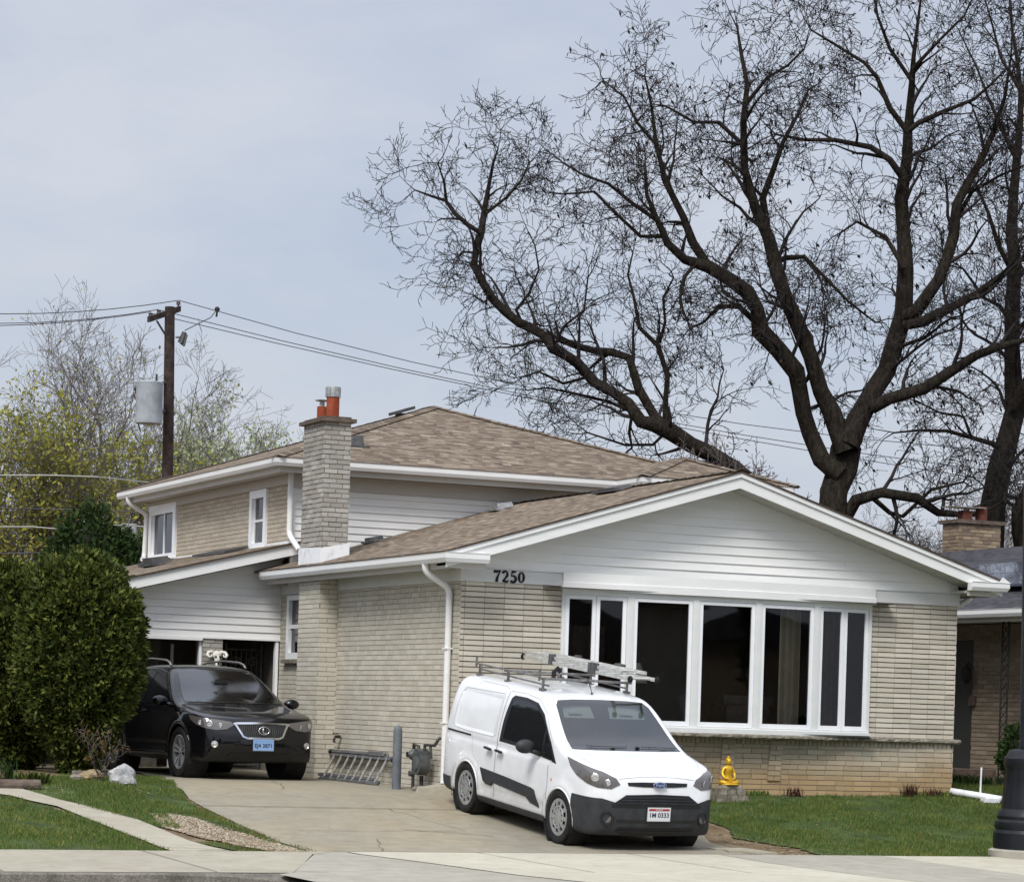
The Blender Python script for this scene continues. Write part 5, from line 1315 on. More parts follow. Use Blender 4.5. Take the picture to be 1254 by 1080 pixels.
w = MB()
for x in (-.02, 3.08):
    for s in (-.19, .19): w.ball((x, s, .0), (.05, .03, .045), 8, 6)
w.build('rubber_end', M['rubber'], lad)
w = MB()
for x in (.95, 1.05, 2.2):
    for s in (-.19, .19): w = MB(); w.box(x - .04, x + .04, s - .035, s + .035, -.03, .11); w.build('bracket', M['galv_dark'], lad)
def in_van(p):
    return van.matrix_world @ Vector(p)
bpy.context.view_layer.update()
place(lad, VPOSE); lad.matrix_world = lad.matrix_world @ Matrix.Translation((1.58, -.54, 1.955)) @ Matrix.Rotation(math.radians(-1.0), 4, 'Z')

# =============================== black crossover at the garage
SS = [(.16, .22), (.05, .33), (.0, .48), (.01, .62), (.05, .72), (.08, .82), (.14, .88), (.35, .945), (.75, 1.01), (1.15, 1.075), (1.95, 1.555), (2.2, 1.63), (2.7, 1.67), (3.3, 1.665), (3.9, 1.61), (4.25, 1.53), (4.36, 1.48), (4.62, 1.12), (4.70, .98), (4.77, .75), (4.76, .5), (4.68, .30), (4.5, .24), (2.3, .20)]
SP = [(-.01, .30), (.0, .50), (.05, .66), (.13, .78), (.28, .865), (.55, .92), (.95, .94), (1.6, .935), (3.0, .935), (3.9, .93), (4.4, .88), (4.68, .76), (4.78, .55), (4.79, .3)]
SCs = [(.0, .19), (.84, .20), (.90, .32), (.915, .5), (.935, .68), (.94, .80), (.925, .92), (.875, 1.06), (.80, 1.25), (.72, 1.42), (.64, 1.56), (.54, 1.63), (.35, 1.67), (.0, 1.685)]
def screase(x, z): return .012 * np.exp(-((z - .93) / .025) ** 2) * (x > .9) * (x < 4.3) - .012 * np.exp(-((z - .45) / .07) ** 2) * (x > 1.4) * (x < 3.2)
suv_b = Car(SS, SP, SCs, (.93, 3.67), .41, bow=.10, kk=(.05, .12), wz=.365, wy=.60, bulge=.02, crease=screase)
suv = bpy.data.objects.new('parked_car', None); COL.objects.link(suv); ORG[suv.name] = Vector()
tag(suv, 'black crossover car with chrome grille parked by the open garage bay', 'car')
V, F = suv_b.hull(.03)
sws = lambda c: (c[:, 0] < 2.1) & (c[:, 2] > 1.13) & (c[:, 2] < 1.50) & (np.abs(c[:, 1]) < .70 - .30 * (c[:, 2] - 1.1)) & (c[:, 0] > 1.0)
wsp = [(1, -.755, 1.085), (1, -.45, 1.075), (1, 0, 1.072), (1, .45, 1.075), (1, .755, 1.085), (1, .70, 1.25), (1, .62, 1.46), (1, .575, 1.535), (1, .4, 1.55), (1, 0, 1.558), (1, -.4, 1.55), (1, -.575, 1.535), (1, -.62, 1.46), (1, -.70, 1.25)]
wsp = [(1.15 + (z - 1.085) / .47 * .8, y, z) for x, y, z in wsp]
F2 = suv_b.hole(V, F, wsp, .96, DW, lambda c: (c[:, 0] < 2.2) & (c[:, 2] > 1.02))
npmesh('body', V, F2, [M['suv_paint'], M['plastic_dk']], suv, smooth=True, midx=(V[F2].mean(1)[:, 2] < .30).astype(int))
g = suv_b.patch('windshield', wsp, DW, M['car_glass'], suv, off=.006)
suv_b.ring('windshield_border', wsp, .93, DW, M['plastic_dk'], g, off=.0045, kz=.90)
w = MB(); suv_b.line(w, [(1, -.6, 1.10), (1, -.05, 1.125)], DW, wd=.012, off=.018); suv_b.line(w, [(1, .05, 1.10), (1, .6, 1.115)], DW, wd=.012, off=.018); w.build('wiper', M['black'], suv)
for s in (1, -1):
    D = (0, -s, 0)
    suv_b.patch('side_window', [(1.42, s, 1.06), (1.62, s, 1.20), (2.05, s, 1.46), (2.42, s, 1.52), (2.42, s, 1.04)], D, M['dark_glass'], suv, off=.004)
    suv_b.patch('side_window', [(2.52, s, 1.04), (2.52, s, 1.525), (2.95, s, 1.535), (3.42, s, 1.52), (3.46, s, 1.06)], D, M['dark_glass'], suv, off=.004)
    suv_b.patch('side_window', [(3.56, s, 1.07), (3.54, s, 1.505), (3.9, s, 1.46), (4.25, s, 1.16), (4.1, s, 1.09)], D, M['dark_glass'], suv, off=.004)
    w = MB(); suv_b.line(w, [(1.30, s, 1.025), (2.4, s, 1.02), (3.6, s, 1.045), (4.25, s, 1.12)], D, .018, .006); suv_b.line(w, [(1.36, s, 1.07), (1.6, s, 1.245), (2.02, s, 1.50), (2.4, s, 1.555), (2.95, s, 1.57), (3.5, s, 1.55), (3.95, s, 1.49), (4.3, s, 1.16)], D, .012, .006)
    suv_b.line(w, [(1.45, s, .36), (3.1, s, .36)], D, .022, .012); w.build('window_trim', M['chrome'], suv)
    w = MB(); suv_b.line(w, [(1.38, s, 1.0), (1.33, s, .80), (1.40, s, .45)], D, .007); suv_b.line(w, [(2.47, s, 1.5), (2.47, s, .40)], D, .007); suv_b.line(w, [(3.5, s, 1.5), (3.45, s, .95), (3.2, s, .7), (3.15, s, .45)], D, .007)
    w.build('panel_gap', M['seam'], suv)
    for hx in (2.28, 3.3):
        w = MB(); w.tube([(hx - .09, s * .945, .94), (hx - .07, s * .965, .94), (hx + .07, s * .962, .945), (hx + .09, s * .942, .945)], .013, 6); w.build('door_handle', M['suv_paint'], suv, smooth=True)
    w = MB(); w.ball((1.42, s * 1.03, 1.085), (.08, .12, .078), 18, 10); w.tube([(1.36, s * .86, 1.03), (1.40, s * .95, 1.045)], .03, 8); w.build('side_mirror', M['suv_paint'], suv, smooth=True)
    w = MB(); w.tube([(2.15, s * .585, 1.60), (2.24, s * .585, 1.652), (2.38, s * .58, 1.682), (3.0, s * .575, 1.708), (3.6, s * .57, 1.69), (3.95, s * .56, 1.64), (4.05, s * .555, 1.59)], [.018, .02, .018, .016, .016, .016, .015], 8); w.build('roof_rail', M['rack'], suv, smooth=True)
    D2 = Vector((1, -s * .8, 0))
    hl = [(.05, s * .44, .775), (.08, s * .47, .82), (.16, s * .62, .845), (.30, s * .80, .87), (.58, s * .915, .905), (.50, s * .91, .83), (.34, s * .88, .765), (.20, s * .80, .725), (.12, s * .66, .70), (.08, s * .52, .715)]
    lens = suv_b.patch('headlight', hl, D2, M['lens'], suv, off=.008, st=.04, thick=.01)
    w = MB()
    for (c, rr_) in (((.13, s * .60, .765), .036), ((.19, s * .72, .785), .045), ((.3, s * .82, .80), .035)):
        q = suv_b.shoot(np.array([tuple(Vector(c) - D2.normalized() * 1.2)]), np.array([tuple(D2.normalized())]), .010)[0]; w.lathe([(rr_, 0), (rr_ * .8, .006), (rr_ * .45, .002), (.0, .008)], tuple(q), tuple(-D2), 18); w.build('lamp_reflector', M['lens_in'], lens, auto=40); w = MB()
    w = MB(); q = suv_b.shoot(np.array([[-1, s * .70, .50]]), np.array([[1., 0, 0]]), .006)[0]
    w.lathe([(.048, -.01), (.048, .006), (.036, .008), (.03, -.002), (0, .004)], tuple(q), (-1, s * .5, 0), 18); w.build('fog_light', M['lens_in'], suv, auto=40)
    for wx in (.93, 3.67):
        w = MB(); w.lathe([(.415, 0), (.415, -.32), (0, -.32)], (wx, s * .915, .365), (0, s, 0), 30); w.build('wheel_well', M['black'], suv)
        pts = [(wx + .412 * math.cos(math.radians(-15 + 210 * k / 30)), s * 2.0, .365 + .412 * math.sin(math.radians(-15 + 210 * k / 30))) for k in range(31)]
        A = suv_b.shoot(np.array(pts), np.repeat(np.array([[0, -s * 1., 0]]), 31, 0), -.004, 2); w = MB(); w.tube([tuple(q) for q in A], .012, 6); w.build('arch_lip', M['suv_paint'], suv, smooth=True)
        make_wheel(suv, wx, s, .365, .365, .235, 'alloy', .80)
gq = [(0, -.42, .80), (0, 0, .812), (0, .42, .80), (0, .385, .77), (0, .30, .62), (0, .24, .595), (0, -.24, .595), (0, -.30, .62), (0, -.385, .77)]
gr_ = suv_b.patch('grille', gq, FR, M['plastic_dk'], suv, off=.006)
w = MB(); suv_b.line(w, gq + [gq[0]], FR, .028, .016)
w.build('grille_surround', M['chrome'], gr_, auto=50)
w = MB()
for k in range(25):
    y = -.36 + .03 * k; zt = .785; zb = .61 + max(0, (abs(y) - .25) * 1.2)
    if zt - zb > .03: suv_b.line(w, [(0, y, zb), (0, y, zt)], FR, .007, .012)
w.build('grille_bar', M['galv_dark'], gr_)
w = MB(); n = 28
for a, b in ((.052, .066),):
    rim1 = [(-.022, 1.18 * b * math.cos(t / n * 6.283), .705 + .82 * b * math.sin(t / n * 6.283)) for t in range(n + 1)]; w.tube([(-.024, q[1], q[2]) for q in rim1], .007, 6)
w.tube([(-.026, .012, .748), (-.028, .022, .70), (-.028, .018, .677), (-.028, -.02, .672), (-.028, -.055, .678)], [.007, .009, .009, .008, .005], 6)
w.build('oval_badge', M['chrome'], suv, smooth=True)
plate(suv, -.012, .505, [M['plate_sky'], M['plate_blue'], M['ink'], M['chrome']], 'EJ4 3871', None)
suv_b.patch('lower_intake', [(0, -.45, .385), (0, .45, .385), (0, .52, .34), (0, .42, .29), (0, -.42, .29), (0, -.52, .34)], FR, M['plastic_dk'], suv, off=.005)
w = MB(); w.box(1.05, 1.6, -.72, .72, .85, 1.05); w.build('dashboard', M['dash'], suv)
for s in (-.38, .38):
    w = MB(); w.ball((2.25, s, .98), (.12, .24, .38), 14, 10); w.ball((2.28, s, 1.36), (.05, .12, .09), 12, 8); w.build('seat', M['seat'], suv, smooth=True)
w = MB(); w.box(2.9, 2.92, -.7, .7, .4, 1.5); w.box(1.05, 2.9, -.7, .7, .38, .4); w.build('interior_back', M['black'], suv)
w = MB(); w.box(1.62, 1.64, -.10, .10, 1.36, 1.42); w.build('rear_view_mirror', M['black'], suv)
place(suv, (-1.735, 2.90, 1.645, .006, .0))
# ------------------------------------------------------------------ small things round the house
# yellow buddha-like seated figure on a stepped block plinth
bx, by_ = 3.90, -.42; bz0 = hz(bx, by_)
pl_ = thing('stone_plinth', (bx, by_, bz0), 'low stepped plinth of grey stone blocks under the seated golden statue', 'plinth')
w = MB(); r_ = random.Random(4); zt = bz0 - .03
for k, (hw, hh) in enumerate(((.25, .10), (.21, .09))):
    n = 3
    for i in range(n):
        a = bx - hw + 2 * hw * i / n; b = bx - hw + 2 * hw * (i + 1) / n; j = r_.uniform(-.006, .006)
        w.hexa([(a + .004, by_ - .17 + .03 * k + j, zt), (b - .004, by_ - .17 + .03 * k, zt), (b - .004, by_ + .17, zt), (a + .004, by_ + .17, zt), (a + .008, by_ - .165 + .03 * k + j, zt + hh - .004), (b - .008, by_ - .165 + .03 * k, zt + hh - .006), (b - .004, by_ + .17, zt + hh), (a + .004, by_ + .17, zt + hh)])
    zt += hh
w.build('blocks', M['stone'], pl_)
w = MB(); w.extr([(bx - .14, by_ - .12, zt), (bx + .16, by_ - .12, zt), (bx + .16, by_ + .12, zt), (bx - .14, by_ + .12, zt)], (0, 0, .045)); w.build('top_slab', M['concrete_pale'] if 'concrete_pale' in M else M['walk'], pl_); zt += .045
st = thing('statue', (bx, by_, zt), 'golden seated cross-legged statue on a grey block plinth by the brick wall', 'statue')
def skin_figure(name, pts, edges, rad, mat, parent, sub=2):
    me = bpy.data.meshes.new(name); org = ORG[parent.name]; me.from_pydata([tuple(Vector(p) - org) for p in pts], edges, [])
    me.materials.append(mat); o = bpy.data.objects.new(name, me); COL.objects.link(o); o.parent = parent; ORG[o.name] = org
    sk = o.modifiers.new('skin', 'SKIN')
    for v, rr in zip(me.skin_vertices[0].data, rad): v.radius = rr if hasattr(rr, '__len__') else (rr, rr)
    me.skin_vertices[0].data[0].use_root = True; sk.use_smooth_shade = True
    ss = o.modifiers.new('sub', 'SUBSURF'); ss.levels = sub; ss.render_levels = sub
    return o
S_ = .40   # statue height
T = lambda x, y, z: Vector((bx + .0 + x * S_, by_ + y * S_, zt + z * S_))
pts = [T(0, 0, .12), T(0, .02, .30), T(0, .02, .48), T(0, .0, .60), T(0, -.01, .68),
       T(.17, .02, .56), T(.24, -.02, .38), T(.20, -.14, .24), T(.07, -.22, .20),
       T(-.17, .02, .56), T(-.24, -.02, .38), T(-.20, -.14, .24), T(-.07, -.22, .20),
       T(.14, -.04, .10), T(.38, -.10, .09), T(.20, -.24, .08), T(.02, -.27, .10),
       T(-.14, -.04, .10), T(-.38, -.10, .09), T(-.20, -.24, .08), T(-.02, -.25, .06)]
E_ = [(0, 1), (1, 2), (2, 3), (3, 4), (3, 5), (5, 6), (6, 7), (7, 8), (3, 9), (9, 10), (10, 11), (11, 12), (0, 13), (13, 14), (14, 15), (15, 16), (0, 17), (17, 18), (18, 19), (19, 20)]
rad = [v * S_ for v in (.16, .13, .15, .10, .055, .07, .055, .045, .04, .07, .055, .045, .04, .10, .085, .065, .05, .10, .085, .065, .05)]
skin_figure('body', pts, E_, rad, M['gold'], st)
w = MB(); w.ball(T(0, -.01, .80), (.085 * S_, .10 * S_, .125 * S_), 18, 12, fn=lambda d: 1 + (.06 if d.y < -.8 and abs(d.z + .1) < .25 and abs(d.x) < .2 else 0))
w.ball(T(0, -.115, .79), (.016 * S_, .022 * S_, .03 * S_), 8, 5)
for s in (-1, 1): w.ball(T(s * .092, .01, .775), (.014 * S_, .025 * S_, .06 * S_), 8, 6); w.ball(T(s * .035, -.098, .82), (.018 * S_, .01 * S_, .008 * S_), 8, 4)
w.ball(T(0, -.10, .735), (.025 * S_, .014 * S_, .009 * S_), 8, 4)
w.build('head', M['gold'], st, smooth=True)
w = MB(); r_ = random.Random(2)
w.ball(T(0, .01, .84), (.098 * S_, .105 * S_, .10 * S_), 14, 8, fn=lambda d: 1.0 if d.z > -.1 or d.y > .2 else .8); w.ball(T(0, .02, .955), (.045 * S_, .045 * S_, .05 * S_), 10, 6)
for k in range(60):
    a = r_.uniform(0, 6.283); e = r_.uniform(.0, 1.5); d = Vector((math.cos(a) * math.cos(e), math.sin(a) * math.cos(e), math.sin(e)))
    if d.y > -.55 or d.z > .5: w.ball(T(0, .01, .84) + Vector((d.x * .098, d.y * .105, d.z * .10)) * S_, .014 * S_, 6, 4)
w.build('hair', M['gold'], st, smooth=True)
w = MB(); w.lathe([(0, 0), (.34 * S_, 0), (.36 * S_, .02 * S_), (.33 * S_, .06 * S_), (0, .07 * S_)], T(0, -.06, 0), (0, 0, 1), 24)
w.build('base', M['gold'], st, auto=40)

# folded ladder lying against the wall
la = thing('wall_ladder', (-.3, 3.0, 0), 'weathered grey aluminium ladder lying on its side against the driveway wall', 'ladder')
w = MB()
bl, br_, tl, tr = Vector((-.42, 4.17, .03)), Vector((-.42, 1.76, .03)), Vector((-.09, 4.60, .37)), Vector((-.09, 2.14, .37))
def beam(w, a, b, t=.028, h=.07, up=Vector((.72, 0, .69)), m=0):
    d = (b - a).normalized(); n = d.cross(up).normalized(); w.obox(a, d, n, up, 0, (b - a).length, -t / 2, t / 2, -h / 2, h / 2, m)
beam(w, bl, br_); beam(w, tl, tr); beam(w, bl + Vector((.06, .2, .05)), br_ + Vector((.06, .25, .05)), .02, .05); beam(w, tl + Vector((.02, .2, .05)), tr + Vector((.02, .3, .05)), .02, .05)
w.build('rails', M['galv_dark'], la)
w = MB()
for k in range(8):
    a = bl.lerp(br_, (k + .5) / 8); b = tl.lerp(tr, (k + .5) / 8); w.tube([a, b], .019, 8)
w.build('rungs', M['galv'], la, auto=40)
w = MB(); w.ball(tl + Vector((0, .05, .04)), (.03, .06, .03), 8, 6); w.build('rubber_foot', M['rubber'], la); w = MB(); w.ball(tr + Vector((-.02, -.12, -.02)), (.03, .07, .03), 8, 6); w.build('rubber_foot', M['rubber'], la)
w = MB(); w.box(-.10, -.02, 2.45, 3.05, .40, .46); w.build('label_plate', M['galv'], la)

bo = thing('bollard', (-.45, 1.0, 0), 'grey painted steel bollard guarding the gas meter', 'bollard')
w = MB(); w.lathe([(.062, -.05), (.062, .78), (.058, .80), (.05, .83), (.0, .865)], (-.45, 1.0, 0), n=24)
w.build('post', nmat('grey_bollard_paint', L((.36, .38, .40)), L((.44, .46, .48)), 4, .55, fine=.4), bo, auto=40)

gm = thing('gas_meter', (-.15, .9, 0), 'grey gas meter with iron pipes and regulator by the downspout', 'gas meter')
M['meter'] = nmat('grey_meter_paint', L((.32, .33, .33)), L((.41, .42, .42)), 6, .5, .2, fine=.5); M['iron'] = nmat('dark_iron_pipe', L((.20, .20, .20)), L((.32, .31, .30)), 10, .6, .3)
w = MB(); c = Vector((-.17, .80, .36))
w.extr([c + Vector((-.08, .15 * math.cos(a), .15 * math.sin(a) * 1.12 + (.02 if math.sin(a) > 0 else 0))) for a in [k / 28 * 6.283 for k in range(28)]], (.15, 0, 0))
w.box(-.24, -.10, .67, .93, .42, .52); w.lathe([(.10, 0), (.10, .015), (.06, .03), (0, .03)], (-.25, .80, .35), (-1, 0, 0), 20); w.build('meter_body', M['meter'], gm, auto=45)
w = MB()
w.tube([(-.17, .92, .5), (-.17, .92, .58), (-.16, 1.12, .60), (-.16, 1.12, -.05)], .024, 8); w.tube([(-.17, .70, .5), (-.17, .70, .60), (-.15, .40, .60), (-.12, .38, .66), (-.10, .36, .70), (.02, .30, .70)], .022, 8)
w.tube([(-.16, .52, .60), (-.16, .48, .42)], .02, 8); w.tube([(-.14, .86, .18), (-.14, .86, -.02)], .03, 8); w.build('pipes', M['iron'], gm, auto=45)
w = MB(); w.lathe([(0, -.04), (.07, -.03), (.085, 0), (.07, .03), (.04, .06), (.04, .09)], (-.17, 1.12, .46), (-1, 0, 0), 18); w.lathe([(0, 0), (.04, 0), (.04, .06), (0, .06)], (-.16, 1.12, .20), (-1, 0, 0), 12); w.build('regulator', M['meter'], gm, auto=45)
w = MB(); w.tube([(-.02, 4.42, .64), (-.10, 4.42, .64), (-.12, 4.42, .60), (-.12, 4.42, .55)], .022, 8); w.lathe([(0, 0), (.045, 0), (.045, .02), (0, .02)], (-.10, 4.42, .67), (0, 0, 1), 12)
tag(w.build('wall_faucet', M['iron'], base=(0, 4.42, .6), auto=45), 'small iron hose faucet on the cream driveway wall', 'faucet')
sb = MB(); sb.hexa([(-.42, .06, -.08), (-.02, .06, -.08), (-.02, .40, -.06), (-.42, .40, -.06), (-.40, .10, .03), (-.02, .10, .09), (-.02, .36, .10), (-.40, .36, .04)])
tag(sb.build('splash_block', M['walk'], base=(-.2, .2, -.05)), 'small concrete splash block under the white downspout', 'splash block')
w = MB(); w.ball((-.22, .75, .0), (.10, .12, .05), 12, 8, fn=lambda d: 1 + .15 * pnoise(d * 2)); tag(w.build('loose_brick', M['stone'], base=(-.2, .7, 0)), 'rough stone lying under the gas meter', 'stone')

# bull skull hanging on the garage pillar
sk = thing('bull_skull', (-1.06, 7.36, 1.8), 'white bull skull with curled horns hanging on the garage pillar', 'skull')
M['bone'] = nmat('bleached_bone', L((.80, .79, .75)), L((.90, .89, .86)), 12, .7)
w = MB(); w.ball((-1.06, 7.33, 1.83), (.075, .06, .07), 14, 9); w.ball((-1.06, 7.28, 1.75), (.048, .05, .075), 12, 8); w.ball((-1.06, 7.27, 1.68), (.038, .04, .045), 10, 7); w.build('skull', M['bone'], sk, smooth=True)
for s in (-1, 1):
    w = MB(); w.tube([(-1.06 + s * x * .85, 7.33 - y * .7, 1.86 + z * .8) for x, y, z in ((.04, 0, 0), (.10, 0, .02), (.16, .02, .01), (.19, .05, -.04), (.16, .08, -.08), (.12, .09, -.07), (.11, .09, -.03))], [.026, .03, .028, .026, .022, .016, .008], 8); w.build('horn', M['bone'], sk, smooth=True)
    w = MB(); w.ball((-1.06 + s * .035, 7.245, 1.80), (.017, .012, .02), 8, 6); w.build('eye_socket', M['black'], sk)
w = MB(); w.ball((-1.06, 7.225, 1.70), (.016, .01, .03), 8, 6); w.build('nose_hole', M['black'], sk)

# ------------------------------------------------------------------ ornamental street lamp
lx, ly = 5.72, -5.03; lz = hz(lx, ly)
lp = thing('street_lamp', (lx, ly, lz), 'black cast metal street lamp post with fluted bell base beside the sidewalk', 'street lamp')
M['lamp_black'] = nmat('black_lamp_enamel', (.004, .005, .008), (.009, .010, .014), 5, .42, spec=.35)
w = MB(); w.lathe([(0, .11), (.48, .11), (.52, .09), (.52, -.1)], (lx, ly, lz), n=40); w.build('footing', M['apron_grey'], lp, auto=40)
w = MB(); z0 = lz + .11
w.lathe([(.46, 0), (.465, .10), (.465, .20), (.44, .24), (.455, .28), (.445, .34), (.42, .37), (.43, .41), (.41, .46), (.375, .50), (.365, .62), (.35, .80), (.34, .98), (.345, 1.02), (.36, 1.06), (.36, 1.13), (.325, 1.17), (.30, 1.22), (.27, 1.24), (.17, 1.25)], (lx, ly, z0), n=64)
i0 = 0
for i, v in enumerate(w.v):
    q = Vector(v) - Vector((lx, ly, z0))
    if .5 < q.z < 1.0: a = math.atan2(q.y, q.x); k = 1 - .03 * (math.cos(16 * a) > 0); w.v[i] = (lx + q.x * k, ly + q.y * k, v[2])
w.build('base', M['lamp_black'], lp, auto=30)
w = MB(); w.lathe([(.16, 1.24), (.165, 1.26), (.15, 1.30), (.145, 5.0), (.125, 10.6)], (lx, ly, z0), axis=(-.016, .006, 1), n=24)
w.build('pole', M['lamp_black'], lp, auto=40)
w = MB(); w.tube([(lx, ly, z0 + 10.6), (lx, ly, z0 + 10.9), (lx + .8, ly, z0 + 11.2), (lx + 1.6, ly, z0 + 11.2)], .05, 8); w.ball((lx + 1.8, ly, z0 + 11.12), (.35, .15, .12), 14, 8); w.build('lamp_head', M['lamp_black'], lp, smooth=True)

# ------------------------------------------------------------------ neighbour house at the right
NX = 11.0
nb = thing('neighbour_house', (NX, 3, 0), 'neighbouring brick house with dark roof and solar panels behind the street lamp', 'house')
w = MB(); bricks(w, (NX, -1.5, 0), (0, 1, 0), (-1, 0, 0), 14, -.1, 2.75, .30, .0722, 'run', .012, .010, holes=[(1.5 + 4.35, 1.5 + 5.25, .35, 2.5)])
bricks(w, (NX, -1.5, 0), (1, 0, 0), (0, -1, 0), 9, -.1, 2.75, .30, .0722, 'run', .012, .010)
w.build('brick_wall', [M['brick_nb'], M['mortar']], nb)
w = MB()
nex, nez, ns = NX - .95, 2.93, .29
nrz = nez + ns * (15.5 - nex)
roof_quad(w, [(nex, -2.0, nez), (15.5, -2.0 + 3.2, nrz), (15.5, 14, nrz), (nex, 14, nez)], (0, 1, 0)); roof_quad(w, [(nex, -2, nez), (21, -2, nez), (15.5, 1.2, nrz)], (1, 0, 0)); roof_quad(w, [(21, -2, nez), (21, 14, nez), (15.5, 14, nrz), (15.5, 1.2, nrz)], (0, 1, 0)); w.poly([(nex, 14, nez), (21, 14, nez), (15.5, 14, nrz)], 1)
w.build('roof', [M['shingle_grey'], M['shingle_edge']], nb)
w = MB(); w.box(nex + .04, nex + .06, -1.9, 13.9, nez - .20, nez - .02); w.poly([(nex + .05, -1.9, nez - .16), (NX, -1.9, nez - .16), (NX, 13.9, nez - .16), (nex + .05, 13.9, nez - .16)]); w.build('soffit', M['soffit'], nb)
w = MB(); gutter(w, [(nex + .04, 13.9, nez - .13), (nex + .04, -2.0, nez - .13)], 1); w.build('gutter', M['gutter'], nb)
M['panel'] = NT('solar_cell').set((.10, .11, .15), .18, .3, .6, .8, .05)
for r0 in range(2):
    for c0 in range(5):
        w = MB(); y0 = 9.6 - c0 * 1.72; u0 = 1.25 + r0 * 1.03
        q = lambda u, y, h: (nex + u * .95, y, nez + u * .95 * ns + h)
        w.hexa([q(u0, y0, .10), q(u0 + 1.0, y0, .10), q(u0 + 1.0, y0 - 1.68, .10), q(u0, y0 - 1.68, .10), q(u0, y0, .14), q(u0 + 1.0, y0, .14), q(u0 + 1.0, y0 - 1.68, .14), q(u0, y0 - 1.68, .14)]); w.build('solar_panel', M['panel'], nb)
ncx, ncy = at(1174, 655, 54).x, at(1174, 655, 54).y; ncz = at(1200, 641, 54).z
w = MB(); bricks(w, (ncx, ncy, 0), (1, 0, 0), (0, -1, 0), 1.0, 3.3, ncz, .20, .0722, 'run', .014, .012, jit=.005); bricks(w, (ncx, ncy, 0), (0, 1, 0), (-1, 0, 0), .6, 3.3, ncz, .20, .0722, 'run', .014, .012, jit=.005)
w.box(ncx + .01, ncx + .99, ncy + .01, ncy + .59, 3.3, ncz - .01, 1); nc = w.build('chimney', [M['brick_tan'], M['mortar_chim']], nb)
w = MB(); w.box(ncx - .06, ncx + 1.06, ncy - .06, ncy + .66, ncz + .002, ncz + .075); w.build('chimney_cap', M['cap'], nc)
w = MB(); w.lathe([(.15, 0), (.15, .20), (.12, .20), (.12, .05)], (ncx + .33, ncy + .3, ncz + .076), n=4); w.build('flue', M['clay_dark'], nc)
w = MB(); w.lathe([(.12, 0), (.12, .30), (.10, .30), (.10, .05)], (ncx + .72, ncy + .3, ncz + .076), n=16); w.build('flue', M['clay_dark'], nc)
w = MB(); w.box(ncx - .1, ncx + .70, ncy + .1, ncy + .5, ncz + .33, ncz + .345); w.tube([(ncx + .33, ncy + .3, ncz + .27), (ncx + .33, ncy + .3, ncz + .33)], .02, 6); w.build('flue_cap', M['galv'], nc)
w = MB(); w.box(NX + .02, NX + .06, 4.35, 5.25, .35, 2.5); w.build('door', NT('grey_green_door').set(L((.20, .21, .205)), .5), nb)  # door colour darkened to carry the shade around the entry
w = MB(); w.tube([(NX - .03, 4.30, 2.05), (NX - .12, 4.30, 2.12), (NX - .16, 4.30, 2.02)], .012, 6); w.lathe([(.02, .16), (.05, .10), (.09, .06), (.085, .04), (.075, -.12), (.04, -.15), (.0, -.19)], (NX - .16, 4.30, 1.95), n=6); w.build('wall_lantern', M['black'], nb)
w = MB(); w.box(NX - .06, NX - .0, 4.22, 4.36, 1.42, 1.58); w.build('door_plate', M['cap'], nb)
w = MB()                                                            # lattice iron post
for dy in (-.09, .09): w.tube([(nex + .35, 2.55 + dy, 0), (nex + .35, 2.55 + dy, nez - .16)], .014, 6)
for k in range(9):
    z = .15 + k * .30; w.tube([(nex + .35, 2.46, z), (nex + .35, 2.64, z + .15), (nex + .35, 2.46, z + .30)], .008, 5); w.tube([(nex + .35, 2.64, z), (nex + .35, 2.46, z + .15), (nex + .35, 2.64, z + .30)], .008, 5)
w.build('iron_post', M['black'], nb)
w = MB()
for k in range(3): w.box(NX - .75, NX, 3.6 - .3 * (2 - k) , 5.6, .0, .12 + .13 * k)
w.box(NX - .95, NX, 3.9, 5.6, -.05, .10)
w.build('steps', M['cap'], nb)

# drain pipe on the grass with its white marker
dpz = hz(9, 1.3)
dp = thing('drain_pipe', (9.0, 1.2, dpz), 'white plastic drain pipe lying on the grass right of the house', 'pipe')
w = MB(); pA, pB = on_ground(1164, 975), on_ground(1226, 984); pA.z = hz(pA.x, pA.y) + .07; pB.z = hz(pB.x, pB.y) + .06
w.tube([pA, pA.lerp(pB, .5), pB], .052, 14); w.build('pipe', M['white_flash'], dp, smooth=True)
w = MB(); q = pA.lerp(pB, .66); w.box(q.x - .12, q.x + .12, q.y - .22, q.y - .08, q.z - .08, q.z - .02); tag(w.build('white_block', M['white_flash'], base=tuple(q)), 'small white block in the grass under the drain pipe', 'block')
w = MB(); w.tube([(q.x, q.y + .1, q.z - .1), (q.x + .01, q.y + .1, q.z + .42)], .014, 6); tag(w.build('marker_stake', M['white_flash'], base=tuple(q)), 'thin white stake standing behind the drain pipe', 'stake')

# rocks by the hedge
def rock(name, c, r, mat, label, seed, flat=1.):
    w = MB(); w.ball(c, r, 22, 14, fn=lambda d: 1 + .28 * pnoise(d * 1.6 + Vector((seed, 0, 0))) + .12 * pnoise(d * 4 + Vector((0, seed, 0))) + .05 * pnoise(d * 11))
    o = w.build(name, mat, base=(c[0], c[1], c[2] - r[2] * .7), auto=28); tag(o, label, 'rock'); return o
M['rock_white'] = nmat('white_veined_rock', L((.55, .56, .57)), L((.80, .80, .79)), 7, .75, bump=.02, bscale=14, fine=.5)
M['rock_tan'] = nmat('tan_honeycomb_rock', L((.40, .33, .24)), L((.72, .64, .50)), 16, .9, bump=.04, bscale=18, fine=.6)
M['rock_grey'] = nmat('grey_rock', L((.46, .43, .39)), L((.62, .59, .54)), 8, .9, bump=.02)
def on(px, py, d): q = at(px, py, d); return q
